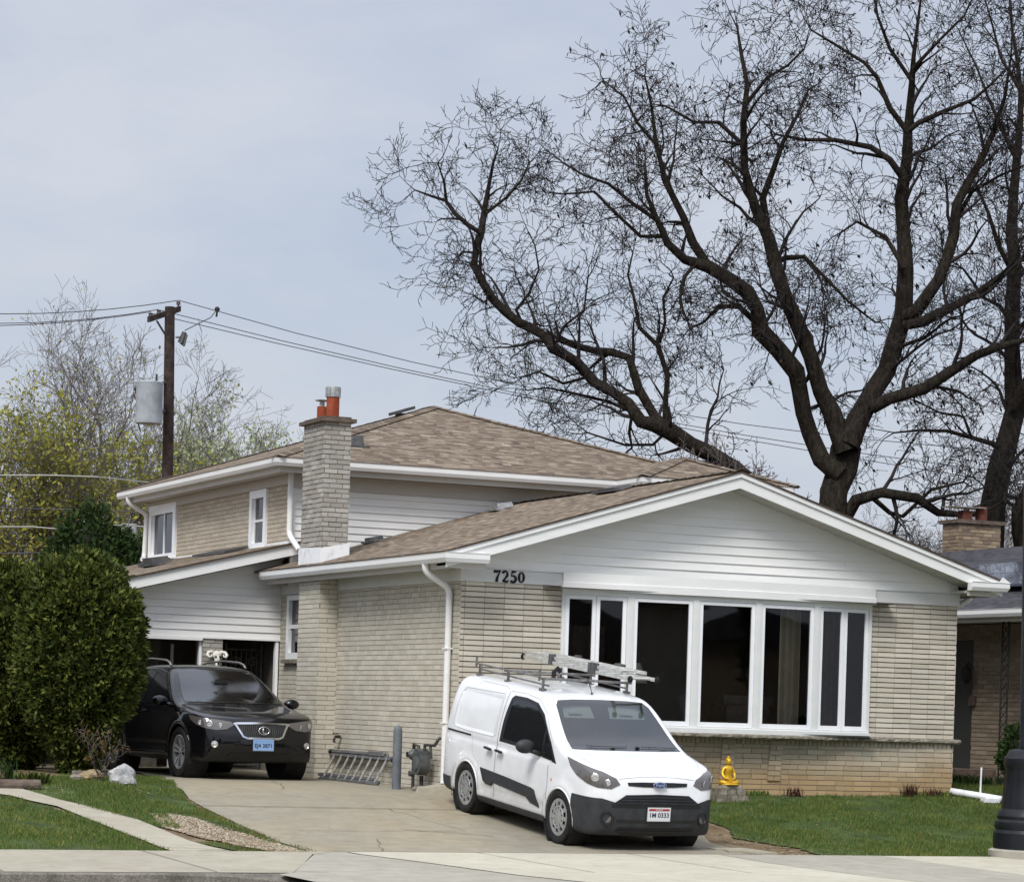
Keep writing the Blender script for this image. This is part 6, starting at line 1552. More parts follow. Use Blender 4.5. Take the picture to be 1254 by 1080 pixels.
q = on_ground(149, 960); rock('rock', (q.x, q.y, hz(q.x, q.y) + .09), (.19, .15, .155), M['rock_white'], 'pointed white veined rock at the hedge foot nearest the driveway', 3)
q = on_ground(112, 955); rock('rock', (q.x, q.y, hz(q.x, q.y) + .05), (.17, .13, .085), M['rock_tan'], 'low tan honeycomb rock between the white rock and hedge', 11)
q = on_ground(93, 955); rock('rock', (q.x, q.y, hz(q.x, q.y) + .03), (.09, .08, .045), M['rock_grey'], 'small pale flat stone left of the tan rock', 17)
q = on_ground(99, 952)
w = MB(); w.box(q.x - .11, q.x + .11, q.y - .06, q.y + .06, hz(q.x, q.y) - .02, hz(q.x, q.y) + .09); tag(w.build('garden_brick', M['rock_grey'], base=(q.x, q.y, 0)), 'grey block behind the small pale stone under the hedge', 'block')
q = on_ground(8, 966); w = MB(); w.tube([(q.x - .9, q.y + .1, hz(q.x, q.y) + .03), (q.x + .42, q.y, hz(q.x, q.y) + .05)], [.08, .07], 12); tag(w.build('landscape_timber', M['cap'], base=(q.x, q.y, 0), smooth=False), 'dark old timber edging lying at the left planting bed', 'timber')

# ------------------------------------------------------------------ utility pole with transformer
PD = 76.0
P0 = at(204, 700, PD); P1_ = at(208, 376, PD); 
up_ = thing('utility_pole', (P0.x, P0.y, .2), 'dark wooden utility pole with crossarm rising behind the upper roof', 'utility pole')
M['pole_wood'] = nmat('creosoted_wood', L((.17, .14, .13)), L((.30, .25, .23)), 5, .9, bump=.01, fine=.6); M['trans'] = nmat('grey_transformer_paint', L((.60, .63, .66)), L((.70, .73, .76)), 3, .5, fine=.25); M['porcelain'] = NT('brown_porcelain').set(L((.22, .17, .17)), .25)
w = MB(); w.tube([(P0.x, P0.y, .0), P1_.lerp(P0, .5), P1_], [.19, .155, .14], 14); w.build('pole', M['pole_wood'], up_, auto=40)
w = MB(); a, b = at(182, 390, PD - .7), at(220, 377, PD + .5); d = (b - a).normalized(); w.obox(a, d, d.cross(Vector((0, 0, 1))).normalized(), (0, 0, 1), 0, (b - a).length, -.05, .05, -.11, .05); w.build('crossarm', M['pole_wood'], up_)
w = MB(); w.tube([at(192, 393, PD - .5), at(203, 411, PD - .1)], .03, 6); w.build('brace', M['galv_dark'], up_)
ins = [at(184.5, 385, PD - .6), at(194.5, 381.5, PD - .2), at(218.5, 371, PD + .5)]
for q in ins:
    w = MB(); w.lathe([(.02, -.16), (.025, -.06), (.07, -.05), (.05, -.01), (.06, .0), (.06, .03), (0, .05)], tuple(q), n=12); w.build('insulator', M['porcelain'], up_, auto=40)
tq = at(183.5, 470, PD - .8)
w = MB(); w.lathe([(0, -1.11), (.36, -1.11), (.375, -1.06), (.375, -.0), (.385, .02), (.375, .05), (0, .07)], (tq.x, tq.y, tq.z), n=32); tr_ = w.build('transformer', M['trans'], up_, auto=35)
w = MB(); q = Vector((tq.x - .36 * RV[0], tq.y - .36 * RV[1], tq.z - .15)); w.ball(q, (.09, .09, .07), 10, 6); w.tube([q, q + Vector((-.08, 0, -.2)), q + Vector((.12, 0, -.5)), q + Vector((.05, 0, -.9)), q + Vector((.15, 0, -1.2))], .02, 6); w.tube([(tq.x + .1, tq.y - .3, tq.z), (tq.x + .1, tq.y - .3, tq.z + .25)], .03, 8); w.build('bushing', M['iron'], tr_)
w = MB(); w.tube([at(192, 470, PD - .6), at(204, 468, PD)], .05, 6); w.tube([at(192, 505, PD - .6), at(204, 503, PD)], .05, 6); w.build('mounting_bracket', M['galv_dark'], up_)
w = MB(); cq = at(224, 414, PD); w.tube([at(226, 407, PD), at(221, 420, PD)], [.07, .09], 8); w.tube([at(228.5, 411, PD), at(225.5, 423, PD)], .03, 6); w.tube([at(226, 407, PD), at(229.5, 412, PD)], .03, 6); w.tube([at(221, 420, PD), at(226, 424, PD)], .03, 6); w.tube([at(215, 413, PD), at(222, 413, PD)], .03, 6); w.build('fuse_cutout', M['galv_dark'], up_)
M['wire'] = NT('dark_wire').set((.035, .035, .04), .6)
def wire(name, pts, r, label, sag=0, mt='wire', group='overhead power lines'):
    P = []
    for (a, b) in zip(pts, pts[1:]):
        for k in range(12): t = k / 12; q = a.lerp(b, t); P.append(q)
    P.append(pts[-1]); w = MB(); w.tube(P, r, 5); return tag(w.build(name, M[mt], base=tuple(pts[0])), label, 'power line', group)
def cat(a, b, sag, n=8):
    return [a.lerp(b, t / n) - Vector((0, 0, sag * 4 * (t / n) * (1 - t / n))) for t in range(n + 1)]
wire('power_line', cat(at(219, 368, PD), at(1300, 556, PD + 6), .8), .012, 'topmost wire running right from the utility pole behind the bare trees')
wire('power_line', cat(at(196, 380, PD), at(1300, 586, PD + 6), .5), .012, 'middle wire running right from the utility pole crossarm')
wire('power_line', cat(at(186, 384, PD), at(1300, 600, PD + 6), .35), .012, 'lowest wire running right from the utility pole crossarm')
wire('power_line', cat(at(-120, 378, PD - 2), at(219, 368, PD), .25), .013, 'topmost wire running left from the utility pole past the bare trees')
wire('power_line', cat(at(-120, 390, PD - 2), at(195, 379, PD), .25), .012, 'second wire running left from the crossarm of the utility pole')
wire('power_line', cat(at(-120, 396, PD - 2), at(185, 382, PD), .2), .012, 'third wire running left from the left end of the crossarm')
wire('jumper_wire', [at(264, 381, PD + .4), at(258, 389, PD + .2), at(240, 398, PD), at(226, 405, PD)], .014, 'short looping wire from the top line down to the pole fuse')
w = MB(); w.ball(at(266, 379, PD + .5), .08, 8, 6); w.tube([at(266, 380, PD + .5), at(265, 388, PD + .5)], .03, 6); tag(w.build('line_clamp', M['black'], base=tuple(at(266, 379, PD))), 'small dark clamp hanging on the top wire right of the pole', 'clamp', None)
D3 = 62
M['cable_grey'] = NT('pale_cable').set(L((.62, .62, .60)), .6)
wire('communication_cable', [at(-20, 582, D3), at(60, 582, D3), at(120, 584, D3), at(175, 590, D3 + 8), at(200, 592, PD)], .016, 'pale grey cable crossing the yellow-green trees left of the pole', mt='cable_grey', group='cables left of the house')
wire('communication_cable', [at(-20, 622, D3), at(90, 624, D3), at(178, 628, D3)], .014, 'thin dark cable crossing in front of the dark evergreen', group='cables left of the house')
wire('communication_cable', [at(-20, 645, D3), at(40, 645, D3), at(95, 650, D3), at(140, 643, D3), at(178, 645, D3)], .016, 'pale sagging cable with grey junction box before the evergreen', mt='cable_grey', group='cables left of the house')
wire('communication_cable', [at(-20, 678, D3), at(90, 676, D3), at(178, 678, D3)], .016, 'lowest dark cable passing just above the hedge', group='cables left of the house')
w = MB(); q = at(158, 647, D3 - .2); w.obox(q, R3, F3, (0, 0, 1), -.16, .16, -.1, .1, -.11, .11); tag(w.build('junction_box', M['galv'], base=tuple(q)), 'grey junction box hung on the cable left of the house', 'junction box')
# ------------------------------------------------------------------ trees and plants
class Tree:
    """limbs collected as rings; every limb is (points, radii)"""
    def __init__(s, seed): s.r = random.Random(seed); s.limbs = []
    def add(s, P, R): s.limbs.append((P, R))
    def rvec(s):
        r = s.r; a = r.uniform(0, 6.283); z = r.uniform(-1, 1); c = math.sqrt(1 - z * z); return Vector((c * math.cos(a), c * math.sin(a), z))
    def grow(s, p, d, ln, r0, lvl, spec):
        r = s.r; sp = spec[lvl]; n = max(2, int(ln / sp['seg'])); P = [p.copy()]; R = [r0]; d = d.normalized(); st = ln / n; taper = sp.get('taper', .25)
        for i in range(n):
            d = (d + s.rvec() * sp['kink'] + Vector((0, 0, sp['up'])) * (st / .5)).normalized(); p = p + d * st * r.uniform(.8, 1.2); P.append(p.copy()); R.append(max(r0 * (1 - (1 - taper) * (i + 1) / n), .0062))
        s.add(P, R)
        if lvl + 1 < len(spec): s.sprout(P, R, lvl + 1, spec)
    def sprout(s, P, R, lvl, spec, t0=None):
        sp = spec[lvl]; r = s.r; L_ = [0]
        for a, b in zip(P, P[1:]): L_.append(L_[-1] + (b - a).length)
        tot = L_[-1]; t = tot * (sp.get('start', .2) if t0 is None else t0) + r.uniform(0, sp['gap'])
        while t < tot:
            i = max(0, min(len(P) - 2, next((k for k in range(len(L_) - 1) if L_[k + 1] >= t), len(P) - 2)))
            f = (t - L_[i]) / max(1e-6, L_[i + 1] - L_[i]); q = P[i].lerp(P[i + 1], min(1, f)); ax = (P[i + 1] - P[i]).normalized(); rr = R[i] + (R[min(i + 1, len(R) - 1)] - R[i]) * f
            side = ax.cross(s.rvec())
            if side.length < .05: t += .1; continue
            side.normalize(); shr = max(.26, min(1, rr / .10)) if lvl == 1 and 'shrink' in sp else 1; ang = r.uniform(*sp['ang']); d = ax * math.cos(ang) + side * math.sin(ang) + Vector((0, 0, sp.get('lift', .1)))
            ln = r.uniform(*sp['len']) * (1 - .35 * t / tot) * shr
            if lvl > 1: ln = min(ln, .75 * tot)
            s.grow(q, d, ln, min(rr * .62, sp['r']), lvl, spec)
            t += sp['gap'] * r.uniform(.5, 1.5)
        # a forked tip
        if sp.get('tip', True):
            for k in range(2):
                d = (P[-1] - P[-2]).normalized() + s.rvec() * .9; s.grow(P[-1], d, r.uniform(*sp['len']) * (.45 if 'shrink' in sp else .8), min(R[-1] * .9, sp['r']), lvl, spec)
    def mesh(s, name, mat, parent, test=None):
        groups = {}
        for P, R in s.limbs:
            k = 3 if R[0] < .03 else (5 if R[0] < .09 else 10); groups.setdefault(k, []).append((P, R))
        Vs = []; Fs = []; off = 0
        for k, gl in groups.items():
            cs = [(math.cos(2 * math.pi * j / k), math.sin(2 * math.pi * j / k)) for j in range(k)]
            for P, R in gl:
                A = np.array([tuple(p) for p in P]); n = len(A); T = np.empty_like(A); T[1:-1] = A[2:] - A[:-2]; T[0] = A[1] - A[0]; T[-1] = A[-1] - A[-2]; T /= np.linalg.norm(T, axis=1, keepdims=True) + 1e-9
                ref = np.array([.3, .5, .81]); a = np.cross(T, ref); a /= np.linalg.norm(a, axis=1, keepdims=True) + 1e-9; b = np.cross(T, a); Rr_ = np.array(R)[:, None]
                rings = np.stack([A + (a * c + b * d) * Rr_ for c, d in cs], 1).reshape(-1, 3); Vs.append(rings)
                i = np.arange(n - 1)[:, None] * k; j = np.arange(k)[None]; F = np.stack([off + i + j, off + i + (j + 1) % k, off + i + k + (j + 1) % k, off + i + k + j], -1).reshape(-1, 4); Fs.append(F); off += n * k
        return npmesh(name, np.concatenate(Vs), np.concatenate(Fs), mat, parent, smooth=True)
def bark(name, c1, c2, bump=.02):
    t = NT(name); o = t.obj(); mp_ = t.N('ShaderNodeMapping'); mp_.inputs['Scale'].default_value = (6, 6, 1.4); t.K(o, mp_.inputs[0])
    c = t.ramp(t.noise(mp_.outputs[0], 2.2, 6, .7), [(.3, c1), (.7, c2)]); c = t.mix(.35, c, t.ramp(t.noise(o, .9, 4), [(.4, (1,) * 3), (.65, (.75, .9, .6))]), 'MULTIPLY')
    t.bump(t.noise(mp_.outputs[0], 3.5, 5), 1, bump); return t.set(c, .95, 0, .1)
M['bark'] = bark('dark_locust_bark', L((.085, .075, .07)), L((.26, .235, .21)), .10)
M['twig'] = nmat('dark_twig', L((.11, .10, .10)), L((.20, .175, .17)), 3, .9)
M['bark_far'] = bark('grey_bark', L((.24, .22, .20)), L((.38, .35, .32)), .02)
M['twig_far'] = nmat('grey_twig', L((.34, .315, .30)), L((.46, .43, .41)), 2, .95)

def pxpoly(spec, D, wob, seed, kx=1.0):
    """[(px, py, radius px)] -> points at distance D with a wandering depth"""
    r = random.Random(seed); P = []; R = []; off = 0
    for i, q in enumerate(spec):
        if i: off += r.uniform(-wob, wob)
        dd = D + off + (q[3] if len(q) > 3 else 0); P.append(at(q[0], q[1], dd)); R.append(q[2] * .91 * dd / FPX)
    # round out with small wiggles
    P2 = []; R2 = []
    for i in range(len(P) - 1):
        n = max(1, int((P[i + 1] - P[i]).length / .45))
        for k in range(n):
            t = k / n; p0 = P[max(i - 1, 0)]; p1, p2 = P[i], P[i + 1]; p3 = P[min(i + 2, len(P) - 1)]
            q = .5 * ((2 * p1) + (p2 - p0) * t + (2 * p0 - 5 * p1 + 4 * p2 - p3) * t * t + (-p0 + 3 * p1 - 3 * p2 + p3) * t ** 3)
            rr = R[i] * (1 - t) + R[i + 1] * t; P2.append(q + Vector((r.uniform(-1, 1), r.uniform(-1, 1), r.uniform(-1, 1))) * rr * .22); R2.append(rr * r.uniform(.95, 1.06))
    P2.append(P[-1]); R2.append(R[-1]); return P2, R2

TD = 56.0
# level 0 unused (traced), 1 boughs, 2 branches, 3 twigs, 4 twiglets
locust = [None,
    dict(seg=.24, kink=.34, up=.05, gap=.50, len=(1.0, 2.6), r=.05, shrink=1, ang=(.5, 1.25), start=.16, lift=.12),
    dict(seg=.17, kink=.42, up=.03, gap=.36, len=(.5, 1.35), r=.024, ang=(.5, 1.3), start=.12, lift=.05),
    dict(seg=.12, kink=.50, up=.02, gap=.20, len=(.3, .80), r=.0135, ang=(.5, 1.3), start=.1, lift=.0),
    dict(seg=.09, kink=.50, up=.02, gap=.17, len=(.12, .34), r=.0095, ang=(.5, 1.2), start=.15, lift=.0)]
import copy
locust_b = copy.deepcopy(locust); locust_b[1]['len'] = (.8, 1.9); locust_b[1]['gap'] = .5
def traced_tree(name, label, limbs, D, seed, trunk_n, spec, wob=.25, base=None, mats=('bark', 'twig'), thin=(), pods=0):
    q0 = at(*limbs[0][0][:2], D); root = thing(name, (q0.x, q0.y, 0), label, 'tree', None)
    T = Tree(seed); big = Tree(seed)
    for i, lb in enumerate(limbs):
        t0 = None
        if isinstance(lb, dict): t0 = lb['t0']; lb = lb['p']
        P, R = pxpoly(lb, D, wob, seed * 31 + i); big.add(P, R)
        if i >= trunk_n: T.sprout(P, R, 1 if R[0] > .045 else 2, spec, t0)
    big.mesh('trunk', M[mats[0]], root); o = T.mesh('branches', M[mats[1]], root)
    if pods:
        w = MB(); tips = [l for l in T.limbs if l[1][0] < .02]
        for k in range(pods):
            P, _ = T.r.choice(tips); q = P[-1] ; a = T.rvec() * .05; w.poly([q, q + a + Vector((.02, 0, -.03)), q + a * 1.6 + Vector((0, 0, -.10)), q + a * .5 + Vector((-.02, 0, -.06))])
        w.build('seed_pods', M['twig'], root)
    return root, T
A = []
A.append([(1022, 700, 22), (1021, 640, 21), (1023, 605, 19.5), (1029, 572, 20), (1036, 548, 21)])
A.append([(1026, 582, 13), (1008, 560, 12), (994, 532, 11.5), (985, 505, 11), (979, 478, 11), (976, 455, 12), (952, 428, 12), (932, 407, 12.5), (927, 378, 10), (918, 358, 10), (893, 342, 9), (868, 327, 8.5), (839, 319, 6), (818, 298, 5), (806, 272, 4), (792, 240, 3), (790, 205, 2)])
A.append([(1036, 552, 14), (1020, 503, 12.5), (1005, 478, 11.5), (991, 436, 11), (974, 393, 10.5), (952, 333, 9.5), (941, 292, 9), (924, 255, 7), (912, 207, 5.5), (911, 150, 4.5), (915, 104, 3.5), (907, 62, 2.5), (903, 35, 1.5)])
A.append([(1040, 548, 17), (1052, 515, 15), (1072, 479, 13.5), (1093, 432, 13), (1106, 385, 12), (1109, 333, 10.5), (1107, 281, 9.5), (1103, 241, 9), (1110, 190, 7.5), (1112, 163, 6), (1116, 111, 4.5), (1119, 70, 3.2), (1125, 20, 2), (1130, -20, 1.2)])
A.append([(868, 327, 6), (849, 297, 6), (837, 267, 5), (815, 222, 4), (804, 178, 3), (798, 130, 2), (790, 95, 1.3)])
A.append([(940, 292, 6), (934, 242, 5), (948, 207, 4), (959, 174, 3), (976, 142, 2.2), (990, 110, 1.5)])
A.append([(1112, 163, 4), (1089, 133, 4), (1074, 96, 3), (1059, 78, 2.6), (1022, 55, 2), (993, 37, 1.2)])
A.append([(1104, 215, 5), (1090, 196, 4.5), (1067, 181, 4), (1022, 172, 3), (985, 172, 2.4), (950, 165, 1.5)])
A.append([(1112, 160, 4), (1125, 150, 4), (1156, 137, 3.2), (1193, 122, 2.4), (1232, 85, 1.5)])
A.append([(1108, 388, 9), (1124, 382, 9), (1148, 341, 8), (1167, 289, 7.5), (1171, 252, 7), (1200, 200, 5), (1216, 163, 4), (1230, 120, 2.5), (1238, 70, 1.5)])
A.append([(1110, 398, 8), (1131, 393, 7.5), (1170, 374, 6), (1197, 360, 5), (1226, 338, 3.5), (1262, 310, 2)])
A.append([(1066, 500, 9), (1088, 487, 8), (1131, 475, 8), (1162, 456, 7.5), (1197, 434, 6), (1226, 423, 5), (1270, 412, 3)])
A.append([(1032, 640, 9), (1049, 611, 8.5), (1080, 604, 7.5), (1123, 609, 6.5), (1150, 629, 5.5), (1188, 631, 3.5), (1214, 622, 2)])
A.append([(1066, 606, 4), (1090, 628, 3.5), (1105, 632, 3), (1140, 600, 2.2), (1180, 590, 1.5)])
A.append([(941, 325, 5), (962, 315, 4), (985, 315, 3.4), (1005, 335, 2.6), (1040, 370, 2), (1072, 395, 1.3)])
A.append([(1170, 270, 4), (1190, 235, 3), (1225, 215, 2), (1260, 200, 1.3)])
A.append([(1108, 330, 4), (1085, 290, 3), (1050, 272, 2), (1030, 285, 1.4)])
A.append([(930, 400, 5), (905, 375, 4), (880, 375, 3), (862, 395, 2), (845, 402, 1.3)])
A.append([(912, 180, 3.5), (880, 150, 3), (850, 150, 2.2), (815, 130, 1.5)]); A.append([(911, 130, 3), (940, 95, 2.4), (965, 80, 1.8), (985, 60, 1.2)])
A.append([(1116, 100, 3), (1090, 60, 2.5), (1075, 20, 1.8), (1068, -20, 1.2)]); A.append([(1118, 85, 3), (1150, 50, 2.2), (1180, 20, 1.5), (1200, -20, 1.1)])
A.append([(806, 272, 3), (775, 250, 2.6), (745, 225, 2.2), (715, 215, 1.6), (690, 200, 1.2)]); A.append([(812, 290, 3), (785, 290, 2.6), (755, 262, 2.2), (728, 235, 1.8), (690, 238, 1.3)])
A.append([(804, 178, 2.5), (780, 150, 2.2), (765, 120, 1.6), (740, 100, 1.1)])
rootA, TA = traced_tree('bare_tree', 'large bare tree forking wide above the right side of the gable', A, TD, 5, 1, locust, pods=1500)
Bl = []
Bl.append([(1012, 690, 14), (975, 640, 12), (935, 605, 11), (900, 576, 11), (868, 557, 11), (845, 546, 11.5), (822, 527, 12), (800, 520, 11), (784, 517, 9.5), (770, 495, 8), (748, 480, 7), (728, 468, 7), (708, 445, 7), (692, 435, 6.5), (677, 427, 8), (668, 410, 6.5), (650, 402, 6.5), (635, 394, 6), (618, 382, 6), (603, 366, 6), (590, 345, 5.5), (580, 325, 5), (584, 305, 5), (589, 285, 5), (594, 257, 4), (599, 225, 2.6), (604, 200, 1.8), (610, 182, 1.1)])
Bl.append([(588, 286, 3.5), (572, 275, 3.2), (557, 262, 3), (546, 246, 2.4), (528, 240, 1.8), (508, 233, 1.0)]); Bl.append([(547, 247, 2.2), (544, 222, 1.6), (536, 200, 1.0)])
Bl.append([(812, 520, 7), (800, 508, 6.5), (783, 475, 6), (770, 438, 5.5), (750, 432, 5.5), (728, 429, 5), (705, 424, 4.5), (685, 416, 4)])
Bl.append([(816, 515, 5), (816, 490, 4), (817, 461, 3.8), (806, 424, 3.6), (783, 401, 2.8), (776, 364, 2.2), (769, 336, 1.6), (775, 310, 1.1)])
Bl.append([(808, 420, 2.6), (815, 395, 2.2), (812, 365, 1.8), (825, 340, 1.2)])
Bl.append([(595, 262, 2.6), (620, 242, 2.0), (638, 222, 1.5), (648, 200, 1.0)]); Bl.append([(590, 345, 3), (600, 365, 2.6), (592, 370, 1.8), (580, 362, 1.0)])
Bl.append([(640, 398, 2.6), (632, 380, 2.4), (648, 360, 2), (660, 330, 1.4), (655, 300, 1)]); Bl.append([(790, 520, 3.2), (775, 505, 3), (745, 492, 2.4), (705, 482, 1.7), (670, 475, 1.2), (645, 478, .9)])
Bl.append([(775, 500, 2.6), (770, 530, 2.2), (774, 548, 1.8), (760, 560, 1.2)]); Bl.append([(720, 462, 2.4), (690, 470, 2), (660, 455, 1.5), (640, 462, 1)])
Bl.append([(678, 425, 2.6), (690, 400, 2), (715, 380, 1.6), (720, 340, 1.2)]); Bl.append([(820, 525, 2.6), (800, 545, 2.2), (765, 545, 1.7), (720, 530, 1.2)])
Bl.append([(582, 310, 2.0), (566, 308, 1.4), (558, 322, 1.0)])
rootB, TB = traced_tree('bare_tree', 'long crooked bare limb reaching left over the brown roof ridge', Bl, TD - 1, 9, 0, locust_b)
Cl = []
Cl.append([(1205, 740, 22), (1209, 660, 20), (1215, 620, 18), (1226, 575, 16), (1236, 540, 14.5), (1242, 500, 13.5), (1241, 450, 11), (1238, 415, 10), (1239, 370, 10), (1242, 320, 9.5), (1239, 285, 8), (1241, 240, 7), (1246, 195, 5.5), (1250, 140, 4), (1248, 90, 3), (1240, 40, 2), (1236, -10, 1.3)])
Cl.append([(1240, 500, 8), (1262, 460, 8), (1290, 420, 6), (1310, 350, 4), (1320, 250, 2.4)])
Cl.append([(1226, 550, 4.5), (1215, 543, 4), (1190, 536, 3.2), (1160, 528, 2.6), (1125, 527, 1.8), (1095, 530, 1.2)]); Cl.append([(1238, 330, 4), (1222, 300, 3.2), (1210, 260, 2.4), (1195, 225, 1.6)])
Cl.append([(1246, 195, 3.5), (1230, 165, 2.8), (1210, 120, 2), (1195, 80, 1.4), (1180, 50, 1)]); Cl.append([(1241, 400, 4), (1225, 375, 3), (1205, 365, 2.4), (1180, 330, 1.6)])
Cl.append([(1248, 110, 2.6), (1225, 70, 2), (1215, 30, 1.5), (1205, -5, 1)]); Cl.append([(1190, 536, 2.4), (1180, 510, 2), (1150, 505, 1.5), (1120, 490, 1)])
Cl.append([(1262, 760, 20), (1262, 690, 22), (1254, 650, 18), (1262, 600, 14), (1285, 540, 10)])
rootC, TC = traced_tree('bare_tree', 'tall dark bare tree trunk rising at the right edge behind the neighbour chimney', Cl, TD + 3, 13, 0, locust, pods=900)

def leaves(T, name, mat, parent, n, size, minr=.02, droop=0, near=.12):
    r = np.random.default_rng(len(T.limbs) + n); tips = [l[0] for l in T.limbs if l[1][0] < minr]; k = r.integers(0, len(tips), n); P = np.empty((n, 3))
    for i, kk in enumerate(k):
        p = tips[kk]; a = int(r.integers(0, len(p))); P[i] = p[a]
    P += r.normal(0, near, (n, 3)); u = r.normal(0, 1, (n, 3)); u /= np.linalg.norm(u, axis=1, keepdims=True); v = np.cross(u, r.normal(0, 1, (n, 3))); v /= np.linalg.norm(v, axis=1, keepdims=True)
    s = size * r.uniform(.5, 1.3, (n, 1)); u = u * s; v = v * s * .55
    V = np.stack([P - u, P + v * .8 - u * .1, P + u, P - v], 1).reshape(-1, 3); F = np.arange(4 * n).reshape(-1, 4); return npmesh(name, V, F, mat, parent)
def leaf_mat(name, tones, tr_=.3):
    t = NT(name); g = t.N('ShaderNodeNewGeometry').outputs['Random Per Island']; n = len(tones); c = t.ramp(g, [(i / (n - 1), q) for i, q in enumerate(tones)])
    tr = t.N('ShaderNodeBsdfTranslucent'); t.K(c, tr.inputs[0]); mx_ = t.N('ShaderNodeMixShader'); mx_.inputs[0].default_value = tr_; t.set(c, .7, 0, .2); t.K(t.b.outputs[0], mx_.inputs[1]); t.K(tr.outputs[0], mx_.inputs[2]); t.K(mx_.outputs[0], t.out.inputs['Surface']); return t.mat
M['leaf_yellow'] = leaf_mat('yellow_green_buds', [L((.62, .62, .26)), L((.54, .56, .24)), L((.70, .68, .34)), L((.46, .50, .22)), L((.60, .56, .26))])
M['leaf_pale'] = leaf_mat('pale_young_leaves', [L((.66, .70, .54)), L((.58, .63, .44)), L((.74, .76, .64)), L((.52, .58, .36))])
M['leaf_plum'] = leaf_mat('plum_buds', [L((.38, .30, .34)), L((.30, .24, .28)), L((.45, .36, .40))])
M['leaf_dark'] = leaf_mat('dark_evergreen', [L((.16, .22, .10)), L((.20, .28, .12)), L((.13, .18, .09)), L((.25, .33, .14))], .15)
M['arb'] = leaf_mat('arborvitae_sprays', [L((.19, .24, .09)), L((.25, .305, .11)), L((.14, .18, .075)), L((.31, .36, .14)), L((.43, .45, .20)), L((.21, .255, .10))], .15)
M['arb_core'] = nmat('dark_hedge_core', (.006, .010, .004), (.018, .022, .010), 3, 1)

def fanspec(s, leaf=1): return [
    dict(seg=.5 * s, kink=.10, up=.10, gap=1, len=(1, 1), r=1),
    dict(seg=.45 * s, kink=.24, up=.12, gap=.85 * s, len=(2.0 * s, 4.2 * s), r=.075 * s, ang=(.35, .85), start=.30, lift=.3),
    dict(seg=.35 * s, kink=.26, up=.10, gap=.60 * s, len=(1.0 * s, 2.3 * s), r=.034 * s, ang=(.35, .9), start=.15, lift=.2),
    dict(seg=.28 * s, kink=.30, up=.08, gap=.40 * s, len=(.5 * s, 1.3 * s), r=.020 * s, ang=(.3, .9), start=.1, lift=.15),
    dict(seg=.22 * s, kink=.26, up=.10, gap=.36 * s, len=(.25 * s, .7 * s), r=.013 * s, ang=(.3, .9), start=.1, lift=.1)]
def fan_tree(name, label, px, ytop, D, seed, spec, ntr=3, r0=.22, leaf=None, nleaf=0, lsize=.06, spread=.22, group=None, y0=720, mats=('bark_far', 'twig_far'), catg='tree', lvl=None):
    b = at(px, y0, D); b.z = min(b.z, .3); top = at(px, ytop, D).z; H = top - b.z; T = Tree(seed); r = T.r; root = thing(name, (b.x, b.y, b.z), label, catg, group); big = Tree(seed)
    for k in range(ntr):
        d = Vector((r.uniform(-1, 1) * spread, r.uniform(-1, 1) * spread, 1)); n = 9; P = [b + Vector((r.uniform(-.1, .1), r.uniform(-.1, .1), 0))]; R = [r0]
        for i in range(n):
            d = (d.normalized() + T.rvec() * .24 + Vector((0, 0, .12))).normalized(); P.append(P[-1] + d * H * .66 / n * r.uniform(.85, 1.1)); R.append(r0 * (1 - .85 * (i + 1) / n))
        big.add(P, R); T.sprout(P, R, 1, spec, .28)
    big.mesh('trunk', M[mats[0]], root); T.mesh('branches', M[mats[1]], root)
    if leaf: leaves(T, 'leaves', M[leaf], root, nleaf, lsize)
    return root
S1 = fanspec(.95)
G1 = 'bare and budding trees behind the house'
fan_tree('bare_tree', 'tallest grey bare tree at left with twigs rising above the wires', 80, 300, 86, 21, S1, 4, .26, 'leaf_yellow', 500, .07, .32, G1)
fan_tree('bare_tree', 'bare grey tree cut by the left edge of the photo', 5, 345, 88, 22, S1, 3, .24, 'leaf_yellow', 500, .07, .25, G1)
fan_tree('budding_tree', 'bare tree with grey twigs directly behind the utility pole', 240, 425, 92, 23, fanspec(.85), 3, .2, 'leaf_pale', 2200, .07, .30, G1)
fan_tree('budding_tree', 'round tree with pale young leaves between pole and chimney', 316, 440, 88, 24, fanspec(.72), 3, .16, 'leaf_pale', 7000, .075, .40, G1)
fan_tree('budding_tree', 'low pale-leaved tree touching the chimney from behind', 360, 490, 92, 25, fanspec(.62), 3, .12, 'leaf_pale', 6000, .075, .45, G1)
fan_tree('budding_tree', 'yellow-green budding tree at the left edge in front of bare trees', 18, 450, 82, 26, fanspec(.8), 4, .14, 'leaf_yellow', 7500, .085, .40, G1)
fan_tree('budding_tree', 'yellow-green budding tree left of the grey transformer', 112, 470, 84, 27, fanspec(.75), 4, .13, 'leaf_yellow', 7500, .085, .45, G1)
fan_tree('budding_tree', 'yellow-green budding tree around the foot of the utility pole', 188, 520, 90, 28, fanspec(.7), 3, .13, 'leaf_yellow', 5000, .075, .45, G1)
fan_tree('budding_tree', 'pale green thicket low between the pole and upper roof', 268, 530, 94, 29, fanspec(.62), 3, .12, 'leaf_pale', 6000, .07, .5, G1)
